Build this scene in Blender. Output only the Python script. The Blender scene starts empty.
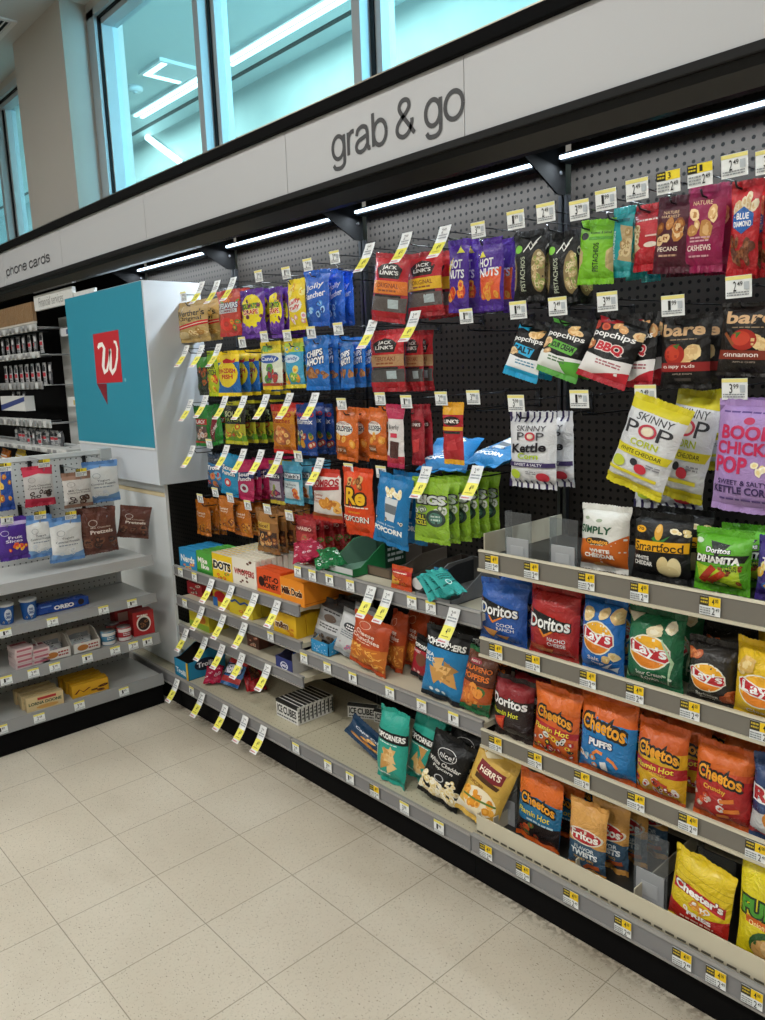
import bpy, bmesh, math, random
from mathutils import Vector, Matrix, noise
rnd = random.Random(7)
scn = bpy.context.scene
COL = scn.collection
PI = math.pi

# ------------------------------------------------------------------ camera
CAMP = Vector((1.83622, -0.62526, 1.52981)); FPX = 777.58
RM = (Matrix.Rotation(0.832948, 3, 'Z') @ Matrix.Rotation(1.396066, 3, 'X') @ Matrix.Rotation(-0.035891, 3, 'Z'))
cd = bpy.data.cameras.new('camera'); cam = bpy.data.objects.new('camera', cd); COL.objects.link(cam)
cam.matrix_world = Matrix.Translation(CAMP) @ RM.to_4x4()
cd.sensor_fit = 'VERTICAL'; cd.sensor_height = 24; cd.lens = FPX / 1020 * 24; cd.clip_start = .05; cd.clip_end = 100
scn.camera = cam

def ray(u, v): return RM @ Vector(((u - 382.5) / FPX, -(v - 510) / FPX, -1.0))
def atY(u, v, Y):
    d = ray(u, v); return CAMP + d * ((Y - CAMP.y) / d.y)
def atX(u, v, X):
    d = ray(u, v); return CAMP + d * ((X - CAMP.x) / d.x)
def atZ(u, v, Z):
    d = ray(u, v); return CAMP + d * ((Z - CAMP.z) / d.z)

# ------------------------------------------------------------------ colours and materials
def lin(h):
    if not isinstance(h, str): return h
    h = h.lstrip('#')
    if len(h) == 3: h = ''.join(c * 2 for c in h)
    r = []
    for i in (0, 2, 4):
        c = int(h[i:i + 2], 16) / 255
        r.append(c / 12.92 if c <= .04045 else ((c + .055) / 1.055) ** 2.4)
    return (r[0], r[1], r[2], 1)
MC = {}
def mat(colr, kind='matte'):
    key = (str(colr), kind)
    if key in MC: return MC[key]
    m = bpy.data.materials.new('%s_%s' % (kind, colr)); m.use_nodes = True
    nt = m.node_tree; b = nt.nodes['Principled BSDF']
    b.inputs['Base Color'].default_value = lin(colr)
    R = dict(flat=.85, matte=.6, foil=.24, satin=.32, gloss=.2, metal=.3, paper=.8, smooth=.42, plastic=.38, paint=.5, card=.55, ink=.5).get(kind, .5)
    b.inputs['Roughness'].default_value = R
    b.inputs['Specular IOR Level'].default_value = dict(flat=.12, satin=.38, foil=.5, ink=.35, matte=.25).get(kind, .5)
    if kind == 'metal': b.inputs['Metallic'].default_value = .85
    if kind in ('foil', 'satin', 'plastic', 'card', 'paint'):
        tc = nt.nodes.new('ShaderNodeTexCoord'); n = nt.nodes.new('ShaderNodeTexNoise'); n.inputs['Scale'].default_value = {'foil': 26, 'satin': 18, 'plastic': 8, 'card': 60, 'paint': 40}[kind]
        n.inputs['Detail'].default_value = 3
        bp = nt.nodes.new('ShaderNodeBump'); bp.inputs['Strength'].default_value = {'foil': .9, 'satin': .6, 'plastic': .03, 'card': .05, 'paint': .04}[kind]; bp.inputs['Distance'].default_value = .018
        if kind in ('foil', 'satin'): n.inputs['Detail'].default_value = 6; n.inputs['Roughness'].default_value = .62; n.inputs['Distortion'].default_value = .8
        nt.links.new(tc.outputs['Object'], n.inputs['Vector']); nt.links.new(n.outputs['Fac'], bp.inputs['Height']); nt.links.new(bp.outputs['Normal'], b.inputs['Normal'])
        mr = nt.nodes.new('ShaderNodeMapRange'); mr.inputs['To Min'].default_value = R - .08; mr.inputs['To Max'].default_value = R + .1
        nt.links.new(n.outputs['Fac'], mr.inputs['Value']); nt.links.new(mr.outputs['Result'], b.inputs['Roughness'])
    if kind == 'foil': b.inputs['Coat Weight'].default_value = .25; b.inputs['Coat Roughness'].default_value = .2
    MC[key] = m; return m
def clear(name, colr, alpha, rough=.05):
    m = bpy.data.materials.new(name); m.use_nodes = True; nt = m.node_tree; nt.nodes.clear()
    o = nt.nodes.new('ShaderNodeOutputMaterial'); t = nt.nodes.new('ShaderNodeBsdfTransparent'); g = nt.nodes.new('ShaderNodeBsdfPrincipled')
    g.inputs['Base Color'].default_value = lin(colr); g.inputs['Roughness'].default_value = rough
    t.inputs['Color'].default_value = lin(colr)
    f = nt.nodes.new('ShaderNodeFresnel'); f.inputs['IOR'].default_value = 1.45
    a = nt.nodes.new('ShaderNodeMath'); a.operation = 'ADD'; a.inputs[1].default_value = alpha; a.use_clamp = True
    mx = nt.nodes.new('ShaderNodeMixShader')
    L = nt.links.new
    ge = nt.nodes.new('ShaderNodeNewGeometry'); iv = nt.nodes.new('ShaderNodeMath'); iv.operation = 'SUBTRACT'; iv.inputs[0].default_value = 1; L(ge.outputs['Backfacing'], iv.inputs[1])
    mu = nt.nodes.new('ShaderNodeMath'); mu.operation = 'MULTIPLY'; L(a.outputs[0], mu.inputs[0]); L(iv.outputs[0], mu.inputs[1])
    L(f.outputs[0], a.inputs[0]); L(mu.outputs[0], mx.inputs[0]); L(t.outputs[0], mx.inputs[1]); L(g.outputs[0], mx.inputs[2]); L(mx.outputs[0], o.inputs['Surface'])
    return m
def emis(name, colr, s):
    m = bpy.data.materials.new(name); m.use_nodes = True; b = m.node_tree.nodes['Principled BSDF']
    b.inputs['Base Color'].default_value = (.8, .8, .8, 1); b.inputs['Emission Color'].default_value = lin(colr); b.inputs['Emission Strength'].default_value = s
    return m

# ------------------------------------------------------------------ objects
def tag(o, label=None, cat=None, group=None, kind=None):
    if label: o['label'] = label
    if cat: o['category'] = cat
    if group: o['group'] = group
    if kind: o['kind'] = kind
    return o
LABELS = {}
def thing(name, label, cat, loc=(0, 0, 0), rot=(0, 0, 0), group=None):
    o = bpy.data.objects.new(name, None); COL.objects.link(o); o.empty_display_size = .05
    o.location = loc; o.rotation_euler = rot
    return tag(o, label, cat, group)
def copy_tree(o, parent=None):
    c = o.copy(); COL.objects.link(c)
    if parent: c.parent = parent
    for ch in list(o.children): copy_tree(ch, c)
    return c
class MB:
    """collects shapes, builds one mesh object"""
    def __init__(s): s.v = []; s.f = []; s.m = []; s.mats = []; s.sm = []
    def mi(s, m):
        if m not in s.mats: s.mats.append(m)
        return s.mats.index(m)
    def add(s, vs, fs, m, smooth=False, M=None):
        b = len(s.v); k = s.mi(m)
        s.v += [tuple(M @ Vector(p)) for p in vs] if M else [tuple(p) for p in vs]
        for f in fs: s.f.append([b + i for i in f]); s.m.append(k); s.sm.append(smooth)
    def box(s, lo, hi, m, bev=0, M=None):
        x0, y0, z0 = lo; x1, y1, z1 = hi
        if bev <= 0:
            vs = [(x0, y0, z0), (x1, y0, z0), (x1, y1, z0), (x0, y1, z0), (x0, y0, z1), (x1, y0, z1), (x1, y1, z1), (x0, y1, z1)]
            fs = [(0, 3, 2, 1), (4, 5, 6, 7), (0, 1, 5, 4), (1, 2, 6, 5), (2, 3, 7, 6), (3, 0, 4, 7)]
            s.add(vs, fs, m, False, M); return
        bm = bmesh.new(); bmesh.ops.create_cube(bm, size=1)
        for v in bm.verts: v.co = ((x0 + x1) / 2 + v.co.x * (x1 - x0), (y0 + y1) / 2 + v.co.y * (y1 - y0), (z0 + z1) / 2 + v.co.z * (z1 - z0))
        bmesh.ops.bevel(bm, geom=bm.edges[:], offset=bev, segments=2, affect='EDGES', profile=.5)
        s.add([v.co.copy() for v in bm.verts], [[v.index for v in f.verts] for f in bm.faces], m, False, M); bm.free()
    def tube(s, pts, r, m, n=6):
        pts = [Vector(p) for p in pts]; b = []; fs = []
        for i, p in enumerate(pts):
            d = (pts[min(i + 1, len(pts) - 1)] - pts[max(i - 1, 0)]).normalized()
            a = d.cross(Vector((0, 0, 1)));
            if a.length < .1: a = d.cross(Vector((1, 0, 0)))
            a.normalize(); c = d.cross(a)
            rr = r[i] if isinstance(r, (list, tuple)) else r
            for k in range(n):
                t = 2 * PI * k / n; b.append(p + a * math.cos(t) * rr + c * math.sin(t) * rr)
        for i in range(len(pts) - 1):
            for k in range(n):
                fs.append((i * n + k, i * n + (k + 1) % n, (i + 1) * n + (k + 1) % n, (i + 1) * n + k))
        fs.append(tuple(range(n))[::-1]); fs.append(tuple((len(pts) - 1) * n + k for k in range(n)))
        s.add(b, fs, m, True)
    def prism(s, poly, axis, a, b, m):
        """poly of 2D points extruded along axis from a to b (x: poly=(y,z); y: (x,z); z: (x,y))"""
        n = len(poly)
        def P(q, t): return {'x': (t, q[0], q[1]), 'y': (q[0], t, q[1]), 'z': (q[0], q[1], t)}[axis]
        vs = [P(q, a) for q in poly] + [P(q, b) for q in poly]
        fs = [tuple(range(n))[::-1], tuple(range(n, 2 * n))] + [(i, (i + 1) % n, n + (i + 1) % n, n + i) for i in range(n)]
        s.add(vs, fs, m)
    def build(s, name, parent=None, fix=True):
        me = bpy.data.meshes.new(name); me.from_pydata(s.v, [], s.f)
        for m in s.mats: me.materials.append(m)
        me.polygons.foreach_set('material_index', s.m); me.polygons.foreach_set('use_smooth', s.sm)
        if fix:
            bm = bmesh.new(); bm.from_mesh(me); bmesh.ops.recalc_face_normals(bm, faces=bm.faces[:]); bm.to_mesh(me); bm.free()
        me.update()
        o = bpy.data.objects.new(name, me); COL.objects.link(o)
        if parent: o.parent = parent
        return o
def struct(name, mb): return tag(mb.build(name), kind='structure')

# ------------------------------------------------------------------ flat print: text, shapes -> polygons
TC = {}
def text_mesh(t, bold=0.0):
    k = (t, bold)
    if k not in TC:
        c = bpy.data.curves.new('t', 'FONT'); c.body = t; c.resolution_u = 3; c.offset = bold; c.align_x = 'LEFT'
        o = bpy.data.objects.new('t', c); me = o.to_mesh()
        vs = [(v.co.x, v.co.y) for v in me.vertices]; fs = [tuple(p.vertices) for p in me.polygons]
        xs = [v[0] for v in vs] or [0, 1]; ys = [v[1] for v in vs] or [0, 1]
        TC[k] = (vs, fs, min(xs), max(xs), min(ys), max(ys)); o.to_mesh_clear(); bpy.data.objects.remove(o); bpy.data.curves.remove(c)
    return TC[k]
def shapes2d(items, seed=0):
    """items in unit coords (x 0..1, y 0..1) -> list of (verts2d, faces, colour, layer)"""
    R = random.Random(seed); out = []; L = 0
    for it in items:
        k = it[0]; L += 1
        if k == 'R':
            _, x0, y0, x1, y1, c = it; out.append(([(x0, y0), (x1, y0), (x1, y1), (x0, y1)], [(0, 1, 2, 3)], c, L))
        elif k == 'P':
            out.append((list(it[1]), [tuple(range(len(it[1])))], it[2], L))
        elif k == 'E':
            _, cx, cy, rx, ry, c = it[:6]; a = it[6] if len(it) > 6 else 0; n = 20
            out.append(([(cx + rx * math.cos(t) * math.cos(a) - ry * math.sin(t) * math.sin(a), cy + rx * math.cos(t) * math.sin(a) + ry * math.sin(t) * math.cos(a)) for t in [2 * PI * i / n for i in range(n)]], [tuple(range(n))], c, L))
        elif k == 'O':   # ring
            _, cx, cy, rx, ry, wd, c = it; n = 20
            vs = []; fs = []
            for i in range(n):
                t = 2 * PI * i / n; vs += [(cx + rx * math.cos(t), cy + ry * math.sin(t)), (cx + (rx * (1 - wd)) * math.cos(t), cy + (ry * (1 - wd)) * math.sin(t))]
            for i in range(n):
                j = (i + 1) % n; fs.append((2 * i, 2 * j, 2 * j + 1, 2 * i + 1))
            out.append((vs, fs, c, L))
        elif k == 'L':   # stroke through points with width
            _, pts, wd, c = it; vs = []; fs = []
            for i, p in enumerate(pts):
                a = pts[max(i - 1, 0)]; b = pts[min(i + 1, len(pts) - 1)]; dx, dy = b[0] - a[0], b[1] - a[1]; l = math.hypot(dx, dy) or 1
                w2 = (wd[i] if isinstance(wd, (list, tuple)) else wd) / 2
                vs += [(p[0] - dy / l * w2, p[1] + dx / l * w2), (p[0] + dy / l * w2, p[1] - dx / l * w2)]
            for i in range(len(pts) - 1): fs.append((2 * i, 2 * i + 1, 2 * i + 3, 2 * i + 2))
            out.append((vs, fs, c, L))
        elif k == 'S':   # scatter of crisps, nuts, sweets
            _, x0, y0, x1, y1, n, sz, cols, kd = it
            for i in range(n):
                cx = R.uniform(x0, x1); cy = R.uniform(y0, y1); s = sz * R.uniform(.75, 1.25); a = R.uniform(0, 6.3)
                q = 3 if kd == 'tri' else 9; el = R.uniform(.6, 1) if kd != 'tri' else 1
                if kd == 'stick': el = .3
                pts = []
                for j in range(q):
                    t = 2 * PI * j / q; rr = s * (1 if kd == 'tri' else R.uniform(.85, 1.1)); px, py = rr * math.cos(t), rr * math.sin(t) * el
                    pts.append((cx + px * math.cos(a) - py * math.sin(a), cy + (px * math.sin(a) + py * math.cos(a)) * .75))
                c = cols[i % len(cols)]
                if kd == 'ring':
                    vs = []; fs = []
                    for (px, py) in pts: vs += [(px, py), (cx + (px - cx) * .5, cy + (py - cy) * .5)]
                    for j in range(q): fs.append((2 * j, 2 * ((j + 1) % q), 2 * ((j + 1) % q) + 1, 2 * j + 1))
                    out.append((vs, fs, c, L + i * .12))
                else:
                    out.append((pts, [tuple(range(q))], c, L + i * .12))
                    if kd != 'tri' and kd != 'stick' and len(cols) > 1:
                        out.append(([(cx + (p[0] - cx) * .55, cy + (p[1] - cy) * .55) for p in pts], [tuple(range(q))], cols[(i + 1) % len(cols)], L + i * .12 + .06))
            L += n * .12
        elif k == 'T':
            _, t, x0, y0, x1, y1, c = it[:7]; o = it[7] if len(it) > 7 else {}
            vs0, f0, a0, a1, b0, b1 = text_mesh(t, round(o.get('b', 0.01) * .6, 4))
            sx = (x1 - x0) / max(a1 - a0, 1e-6); sy = (y1 - y0) / max(b1 - b0, 1e-6); sh = o.get('sh', 0); ro = o.get('ro', 0); arc = o.get('arc', 0); lft = o.get('lift', 0)
            def fm(vs):
                r = []
                for (px, py) in vs:
                    X = x0 + (px - a0) * sx; Y = y0 + (py - b0) * sy
                    X += (Y - y0) * sh; fx = (X - (x0 + x1) / 2) / ((x1 - x0) / 2); Y += arc * (1 - fx * fx) + lft * fx
                    r.append((X, Y))
                return r
            if 'oc' in o:
                ov, of = text_mesh(t, o.get('ow', .06))[:2]; out.append((fm(ov), of, o['oc'], L)); L += 1
            out.append((fm(vs0), f0, c, L))
        elif k == 'Z':   # tiny illegible small print: short bars
            _, x0, y0, x1, y1, n, c = it
            for i in range(n):
                yy = y1 - (y1 - y0) * (i + .2) / n; hh = (y1 - y0) / n * .5; xx = x0
                while xx < x1:
                    l = R.uniform(.04, .14); e = min(xx + l, x1); out.append(([(xx, yy - hh), (e, yy - hh), (e, yy), (xx, yy)], [(0, 1, 2, 3)], c, L)); xx = e + .02
    return out
def lay(mb, items, W, H, surf, seed=0, nx=0, ny=0, kind='ink', eps=.0005):
    """prints items on a surface; surf(x,y in 0..1, offset)->point. cut along the grid lines so that print hugs the surface"""
    sh = shapes2d(items, seed)
    bm = bmesh.new()
    mats = {}
    for vs, fs, c, L in sh:
        k = mats.setdefault(c, len(mats)); bv = [bm.verts.new((x, y, L)) for x, y in vs]
        for f in fs:
            try: bf = bm.faces.new([bv[i] for i in f]); bf.material_index = k
            except ValueError: pass
    for (n, ax) in ((nx, 0), (ny, 1)):
        for i in range(0, n + 1):
            co = [0, 0, 0]; no = [0, 0, 0]; co[ax] = i / n; no[ax] = 1
            g = bm.verts[:] + bm.edges[:] + bm.faces[:]
            edge = i in (0, n)
            bmesh.ops.bisect_plane(bm, geom=g, plane_co=co, plane_no=no, clear_inner=(i == 0), clear_outer=(i == n), dist=1e-6)
    bm.verts.index_update()
    inv = {v: k for k, v in mats.items()}
    co = [surf(v.co.x, v.co.y, (v.co.z + 1) * eps) for v in bm.verts]
    base = len(mb.v); mb.v += [tuple(p) for p in co]
    for f in bm.faces:
        idx = [v.index for v in f.verts]; a, b, c2 = (co[idx[0]], co[idx[1]], co[idx[2]])
        if f.normal.z < 0: idx.reverse()
        mb.f.append([base + i for i in idx]); mb.m.append(mb.mi(mat(inv[f.material_index], kind))); mb.sm.append(True)
    bm.free()
LAMP = 45; LEDE = 6; LEDW = 9; EXPO = 0.0; LEDROT = -8
# ------------------------------------------------------------------ bags
def bag_surface(w, h, T, seed, NX, NY, lean=0, pinch=.05, ears=0.0):
    """returns grid point function for front and back sheets; bag stands on z=0 centred on x=0, front faces -y"""
    ph = seed * 1.7
    def fr(x, y):
        a = max(0, 1 - abs(2 * x - 1) ** 2.6) ** .62; b = max(0, 1 - abs(2 * y - 1) ** 3.2) ** .62
        f = a * b
        X = (x - .5) * w * (1 - pinch * math.sin(PI * y) ** .6)
        Z = y * h
        d = min(y, 1 - y)
        am = min(h / .22, 1.1); cr = 1 - abs(noise.noise(Vector((x * 2.6 + ph, y * 3.0 - ph, ph * .7)))) * 2; cr2 = 1 - abs(noise.noise(Vector((x * 4.5 - ph, y * 5.5 + ph, 3.1 + ph)))) * 2
        wr = am * (math.exp(-d / .13) * .0055 * math.sin(x * 17 + ph) * (1 if T > .015 else .4) + math.exp(-d / .25) * .004 * math.sin(x * 9.3 + ph * 2 + y * 8) - max(cr - .55, 0) * .009 * min(d * 8, 1) + max(cr2 - .7, 0) * .008 * min(d * 8, 1))
        nz = noise.noise(Vector((x * 3.2 + ph, y * 4.2, ph))) * .16 + noise.noise(Vector((x * 8 + ph, y * 9, ph * 2))) * .07
        Z += ears * (2 * x - 1) * max(0, y - .8) * 5 * h * .12 + (y > .9) * 0
        return X, Z, f, wr, nz
    def front(x, y, off=0.0):
        X, Z, f, wr, nz = fr(x, y); return Vector((X, -T / 2 * f * (1 + nz) + wr * (1 - .5 * f) - off, Z))
    def back(x, y):
        X, Z, f, wr, nz = fr(x, y); return Vector((X, T / 2 * f * (1 - nz) + wr * (1 - .5 * f), Z))
    G = [[front(i / NX, j / NY) for i in range(NX + 1)] for j in range(NY + 1)]
    B = [[back(i / NX, j / NY) for i in range(NX + 1)] for j in range(NY + 1)]
    def surf(x, y, off):
        x = min(max(x, 0), 1); y = min(max(y, 0), 1)
        i = min(int(x * NX + 1e-7), NX - 1); j = min(int(y * NY + 1e-7), NY - 1); a = x * NX - i; b = y * NY - j
        p = G[j][i] * (1 - a) * (1 - b) + G[j][i + 1] * a * (1 - b) + G[j + 1][i] * (1 - a) * b + G[j + 1][i + 1] * a * b
        return p + Vector((0, -off, 0))
    return G, B, surf
MESHC = {}
def bag_parts(root, dk, w, h, T, seed, NX=12, NY=15, ears=0.0):
    D = DES[dk]; kind = D.get('k', 'foil'); base = mat(D['c'], kind)
    sh = D.get('sh', .014 / max(h, .01)) * 1.0
    hb = h * (1 - 2 * sh)
    G, B, surf = bag_surface(w, hb, T, seed, NX, NY, ears=ears)
    mb = MB()
    vs = []; fs = []
    for A in (G, B):
        for r in A: vs += r
    N = (NX + 1) * (NY + 1)
    for j in range(NY):
        for i in range(NX):
            a = j * (NX + 1) + i; fs.append((a, a + 1, a + NX + 2, a + NX + 1)); b = a + N; fs.append((b, b + NX + 1, b + NX + 2, b + 1))
    mb.add(vs, fs, base, True)
    lay(mb, D['d'], w, hb, surf, seed, NX, NY, 'foil' if kind == 'foil' else 'ink', eps=.00018 if h < .17 else .00025)
    z0 = h * sh
    body = mb.build('body', root, fix=False); body.location = (0, 0, z0)
    for nm, row, zz, dz in (('bottom_seal', 0, z0, -h * sh), ('top_seal', NY, z0, h * sh)):
        sc = mat(D.get('st', D.get('s', D['c'])) if dz > 0 else D.get('s', D['c']), kind)
        m2 = MB(); vs = []; fs = []; K = NX * 2
        for i in range(K + 1):
            t = i / K * NX; q = min(int(t), NX - 1); a = t - q; p = G[row][q].lerp(G[row][q + 1], a); zig = (i % 2) * .0016 * (1 if dz > 0 else -1)
            for yo in (-.0007, .0007):
                vs += [(p.x, p.y + yo, p.z), (p.x * 1.01, p.y + yo + .001 * math.sin(i * .9), p.z + dz + zig)]
        for i in range(K):
            a = i * 4; fs += [(a, a + 4, a + 5, a + 1), (a + 2, a + 3, a + 7, a + 6), (a + 1, a + 5, a + 7, a + 3)]
        m2.add(vs, fs, sc, False)
        if 'stripe' in D:
            vs = []; fs = []
            for i in range(0, K, 3):
                a = i * 4; b = len(vs); vs += [Vector(m2.v[a]) + Vector((0, -.0006, 0)), Vector(m2.v[a + 4]) + Vector((0, -.0006, 0)), Vector(m2.v[a + 5]) + Vector((0, -.0006, 0)), Vector(m2.v[a + 1]) + Vector((0, -.0006, 0))]; fs.append((b, b + 1, b + 2, b + 3))
            m2.add(vs, fs, mat(D['stripe'], 'ink'))
        s_ = m2.build(nm, root, fix=False); s_.location = (0, 0, z0)
        if nm == 'top_seal' and D.get('hang'):
            pass
    return body
ORD = ['', 'second', 'third', 'fourth', 'fifth', 'sixth', 'seventh', 'eighth', 'ninth', 'tenth', 'eleventh', 'twelfth']
NB = [0]
def place_bag(dk, S, x, y, z, w, h, T=.03, n=1, dY=.03, rot=(0, 0, 0), name='snack_bag', cat='snack bag', group=None, dx=0.0, jit=.004, ears=0.0, NX=12, NY=15, hang=True, dirv=(0, 1)):
    NB[0] += 1
    lab = S if n == 1 else S + ', front one'
    r0 = thing(name, lab, cat, (x, y, z), rot, group)
    bag_parts(r0, dk, w, h, T, NB[0] % 11 + .37, NX, NY, ears)
    R = random.Random(NB[0])
    for i in range(1, n):
        c = copy_tree(r0)
        c.location = (x + dirv[0] * dY * i + dx * i + R.uniform(-jit, jit), y + dirv[1] * dY * i, z + R.uniform(-.004, .004))
        c.rotation_euler = (rot[0] + R.uniform(-.02, .02), rot[1] * (.6 ** i) + R.uniform(-.03, .03), rot[2] + R.uniform(-.05, .05))
        c['label'] = S + ', ' + ORD[i] + ' from front'
        if n > 1: c['group'] = group or S + ' row'
    if n > 1 and not group: r0['group'] = S + ' row'
    return r0
def BH(dk, S, box, n=1, Y=1.17, T=.028, dY=.032, rot=(0, 0, 0), **k):
    """hanging bag from its image box on the plane Y"""
    u0, v0, u1, v1 = box; vm = (v0 + v1) / 2; um = (u0 + u1) / 2
    X0 = atY(u0, vm, Y).x; X1 = atY(u1, vm, Y).x; Zt = atY(um, v0, Y).z; Zb = atY(um, v1, Y).z
    return place_bag(dk, S, (X0 + X1) / 2, Y, Zb, X1 - X0, Zt - Zb, T, n, dY, rot, **k)
def BS(dk, S, box, Zd, n=1, Y=1.09, T=.06, dY=.065, rot=(-.06, 0, 0), **k):
    """standing bag on the deck Zd"""
    u0, v0, u1, v1 = box; vm = (v0 + v1) / 2; um = (u0 + u1) / 2
    X0 = atY(u0, vm, Y).x; X1 = atY(u1, vm, Y).x; Zt = atY(um, v0, Y).z
    lf = (X1 - X0) / 2 * abs(math.sin(rot[1])) + T * .12 * abs(math.sin(rot[0]))
    return place_bag(dk, S, (X0 + X1) / 2, Y, Zd + .001 + lf, X1 - X0, Zt - Zd - lf, T, n, dY, rot, **k)

# ------------------------------------------------------------------ cartons and trays
def carton(name, S, cat, loc, w, d, h, c, items, rotz=0, top=None, rot=None, group=None, side=None, k='card', lid=None):
    r = thing(name, S, cat, loc, rot or (0, 0, rotz), group)
    mb = MB(); mb.box((-w / 2, -d / 2, 0), (w / 2, d / 2, h), mat(c, k), bev=.0012)
    lay(mb, items, w, h, lambda x, y, o: Vector(((x - .5) * w, -d / 2 - o, y * h)), 3, 1, 1, 'ink', .0002)
    if side: lay(mb, side, d, h, lambda x, y, o: Vector((w / 2 + o, (x - .5) * d, y * h)), 4, 1, 1, 'ink', .0002)
    if top: lay(mb, top, w, d, lambda x, y, o: Vector(((x - .5) * w, (y - .5) * d, h + o)), 5, 1, 1, 'ink', .0002)
    mb.build('body', r)
    m2 = MB(); m2.box((-w / 2 + .002, -d / 2 - .0012, h * .62 if False else h - .0006), (w / 2 - .002, d / 2 * .2, h + .0012), mat(lid or c, k)); m2.build('flap', r)
    return r
def open_tray(name, S, cat, loc, w, d, h, c, rotz=0, items=(), inner='#8a7458', side=(), hf=None, group=None, backh=None):
    r = thing(name, S, cat, loc, (0, 0, rotz), group); t = .0025; hf = hf or h * .5; M = mat(c, 'card'); I = mat(inner, 'card'); bh = backh or h
    mb = MB(); mb.box((-w / 2, -d / 2, 0), (w / 2, d / 2, t), I)
    mb.box((-w / 2, d / 2 - t, 0), (w / 2, d / 2, bh), M); mb.box((-w / 2 + t, d / 2 - t - .0006, t), (w / 2 - t, d / 2 - t, bh - .001), I)
    for s in (-1, 1):
        x0 = w / 2 * s; mb.prism([(-d / 2, 0), (d / 2, 0), (d / 2, bh), (d / 2 * .1, bh * .97), (-d / 2 + d * .15, hf), (-d / 2, hf)], 'x', x0, x0 - t * s, M)
        xi = x0 - t * s; mb.prism([(-d / 2 + t, t), (d / 2 - t, t), (d / 2 - t, bh - .001), (d / 2 * .1, bh * .96), (-d / 2 + d * .15, hf - .001), (-d / 2 + t, hf - .001)], 'x', xi, xi - .0006 * s, I)
    if side: lay(mb, side, d, h, lambda x, y, o: Vector((w / 2 + o, (x - .5) * d, y * h)), 4, 1, 1, 'ink', .0002)
    mb.build('body', r)
    m2 = MB(); m2.box((-w / 2, -d / 2, 0), (w / 2, -d / 2 + t, hf), M); m2.box((-w / 2 + t, -d / 2 + t, t), (w / 2 - t, -d / 2 + t + .0006, hf - .001), I)
    if items: lay(m2, items, w, hf, lambda x, y, o: Vector(((x - .5) * w, -d / 2 - o, y * hf)), 3, 1, 1, 'ink', .0002)
    m2.build('front_lip', r)
    return r

# ------------------------------------------------------------------ price labels
GREY = '#9a9a98'
def flat_on(mb, w, h, items, seed=1, y=0, curve=None, eps=.0003):
    f = curve or (lambda t: (y, t * h))
    def surf(x, yy, o):
        a, b = f(yy); return Vector(((x - .5) * w, a - o, b))
    lay(mb, items, w, h, surf, seed, 1, 8 if curve else 1, 'ink', eps)
PRI = [('1', '99'), ('2', '49'), ('3', '99'), ('1', '49'), ('4', '99'), ('2', '99')]
def label_items(kind, i):
    a, b = PRI[i % 6]
    if kind == 'peg':
        return [('R', 0, .82, 1, .98, '#e9e08a'), ('T', a, .3, .3, .42, .75, '#222'), ('T', b, .46, .52, .66, .74, '#333'), ('Z', .06, .08, .9, .3, 2, '#8a8f93'), ('R', .72, .35, .92, .7, '#b4bcc2')]
    if kind == 'pegy':
        return [('R', .4, .6, 1, 1, '#f1da3a'), ('R', 0, .6, .4, 1, '#26241d'), ('Z', .05, .66, .36, .96, 2, '#d8c330'), ('T', a, .5, .66, .62, .94, '#222'), ('T', '2', .6, .1, .72, .52, '#222'), ('T', '49', .74, .3, .92, .52, '#222'), ('Z', .06, .08, .55, .5, 3, '#8a8f93')]
    if kind == 'rail':
        return [('R', 0, .8, 1, 1, '#e8dc66'), ('T', a, .28, .28, .44, .72, '#222'), ('T', b, .5, .46, .74, .72, '#222'), ('Z', .06, .05, .95, .26, 2, '#9aa0a4')]
    return [('R', .45, .5, 1, 1, '#ecc71f'), ('R', 0, .5, .45, 1, '#3a3524'), ('Z', .06, .58, .4, .94, 2, '#c9b23a'), ('T', '4', .6, .6, .72, .92, '#222'), ('T', '00', .76, .74, .9, .92, '#222'), ('T', '2', .62, .08, .76, .45, '#1a1a1a'), ('T', '49', .8, .26, .97, .45, '#222'), ('Z', .05, .06, .55, .44, 3, '#858a8c')]
LABM = {}
def price_label(kind, i, w, h, parent, loc, rot=(0, 0, 0)):
    k = (kind, i % 3, w, h)
    if k not in LABM:
        mb = MB(); mb.box((-w / 2, 0, 0), (w / 2, .0008, h), mat('#e9ecec', 'paper')); flat_on(mb, w, h, label_items(kind, i % 3)); o = mb.build('price_label', parent); LABM[k] = o.data
    else:
        o = bpy.data.objects.new('price_label', LABM[k]); COL.objects.link(o); o.parent = parent
    o.location = loc; o.rotation_euler = rot; return o
SALEM = {}
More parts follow.
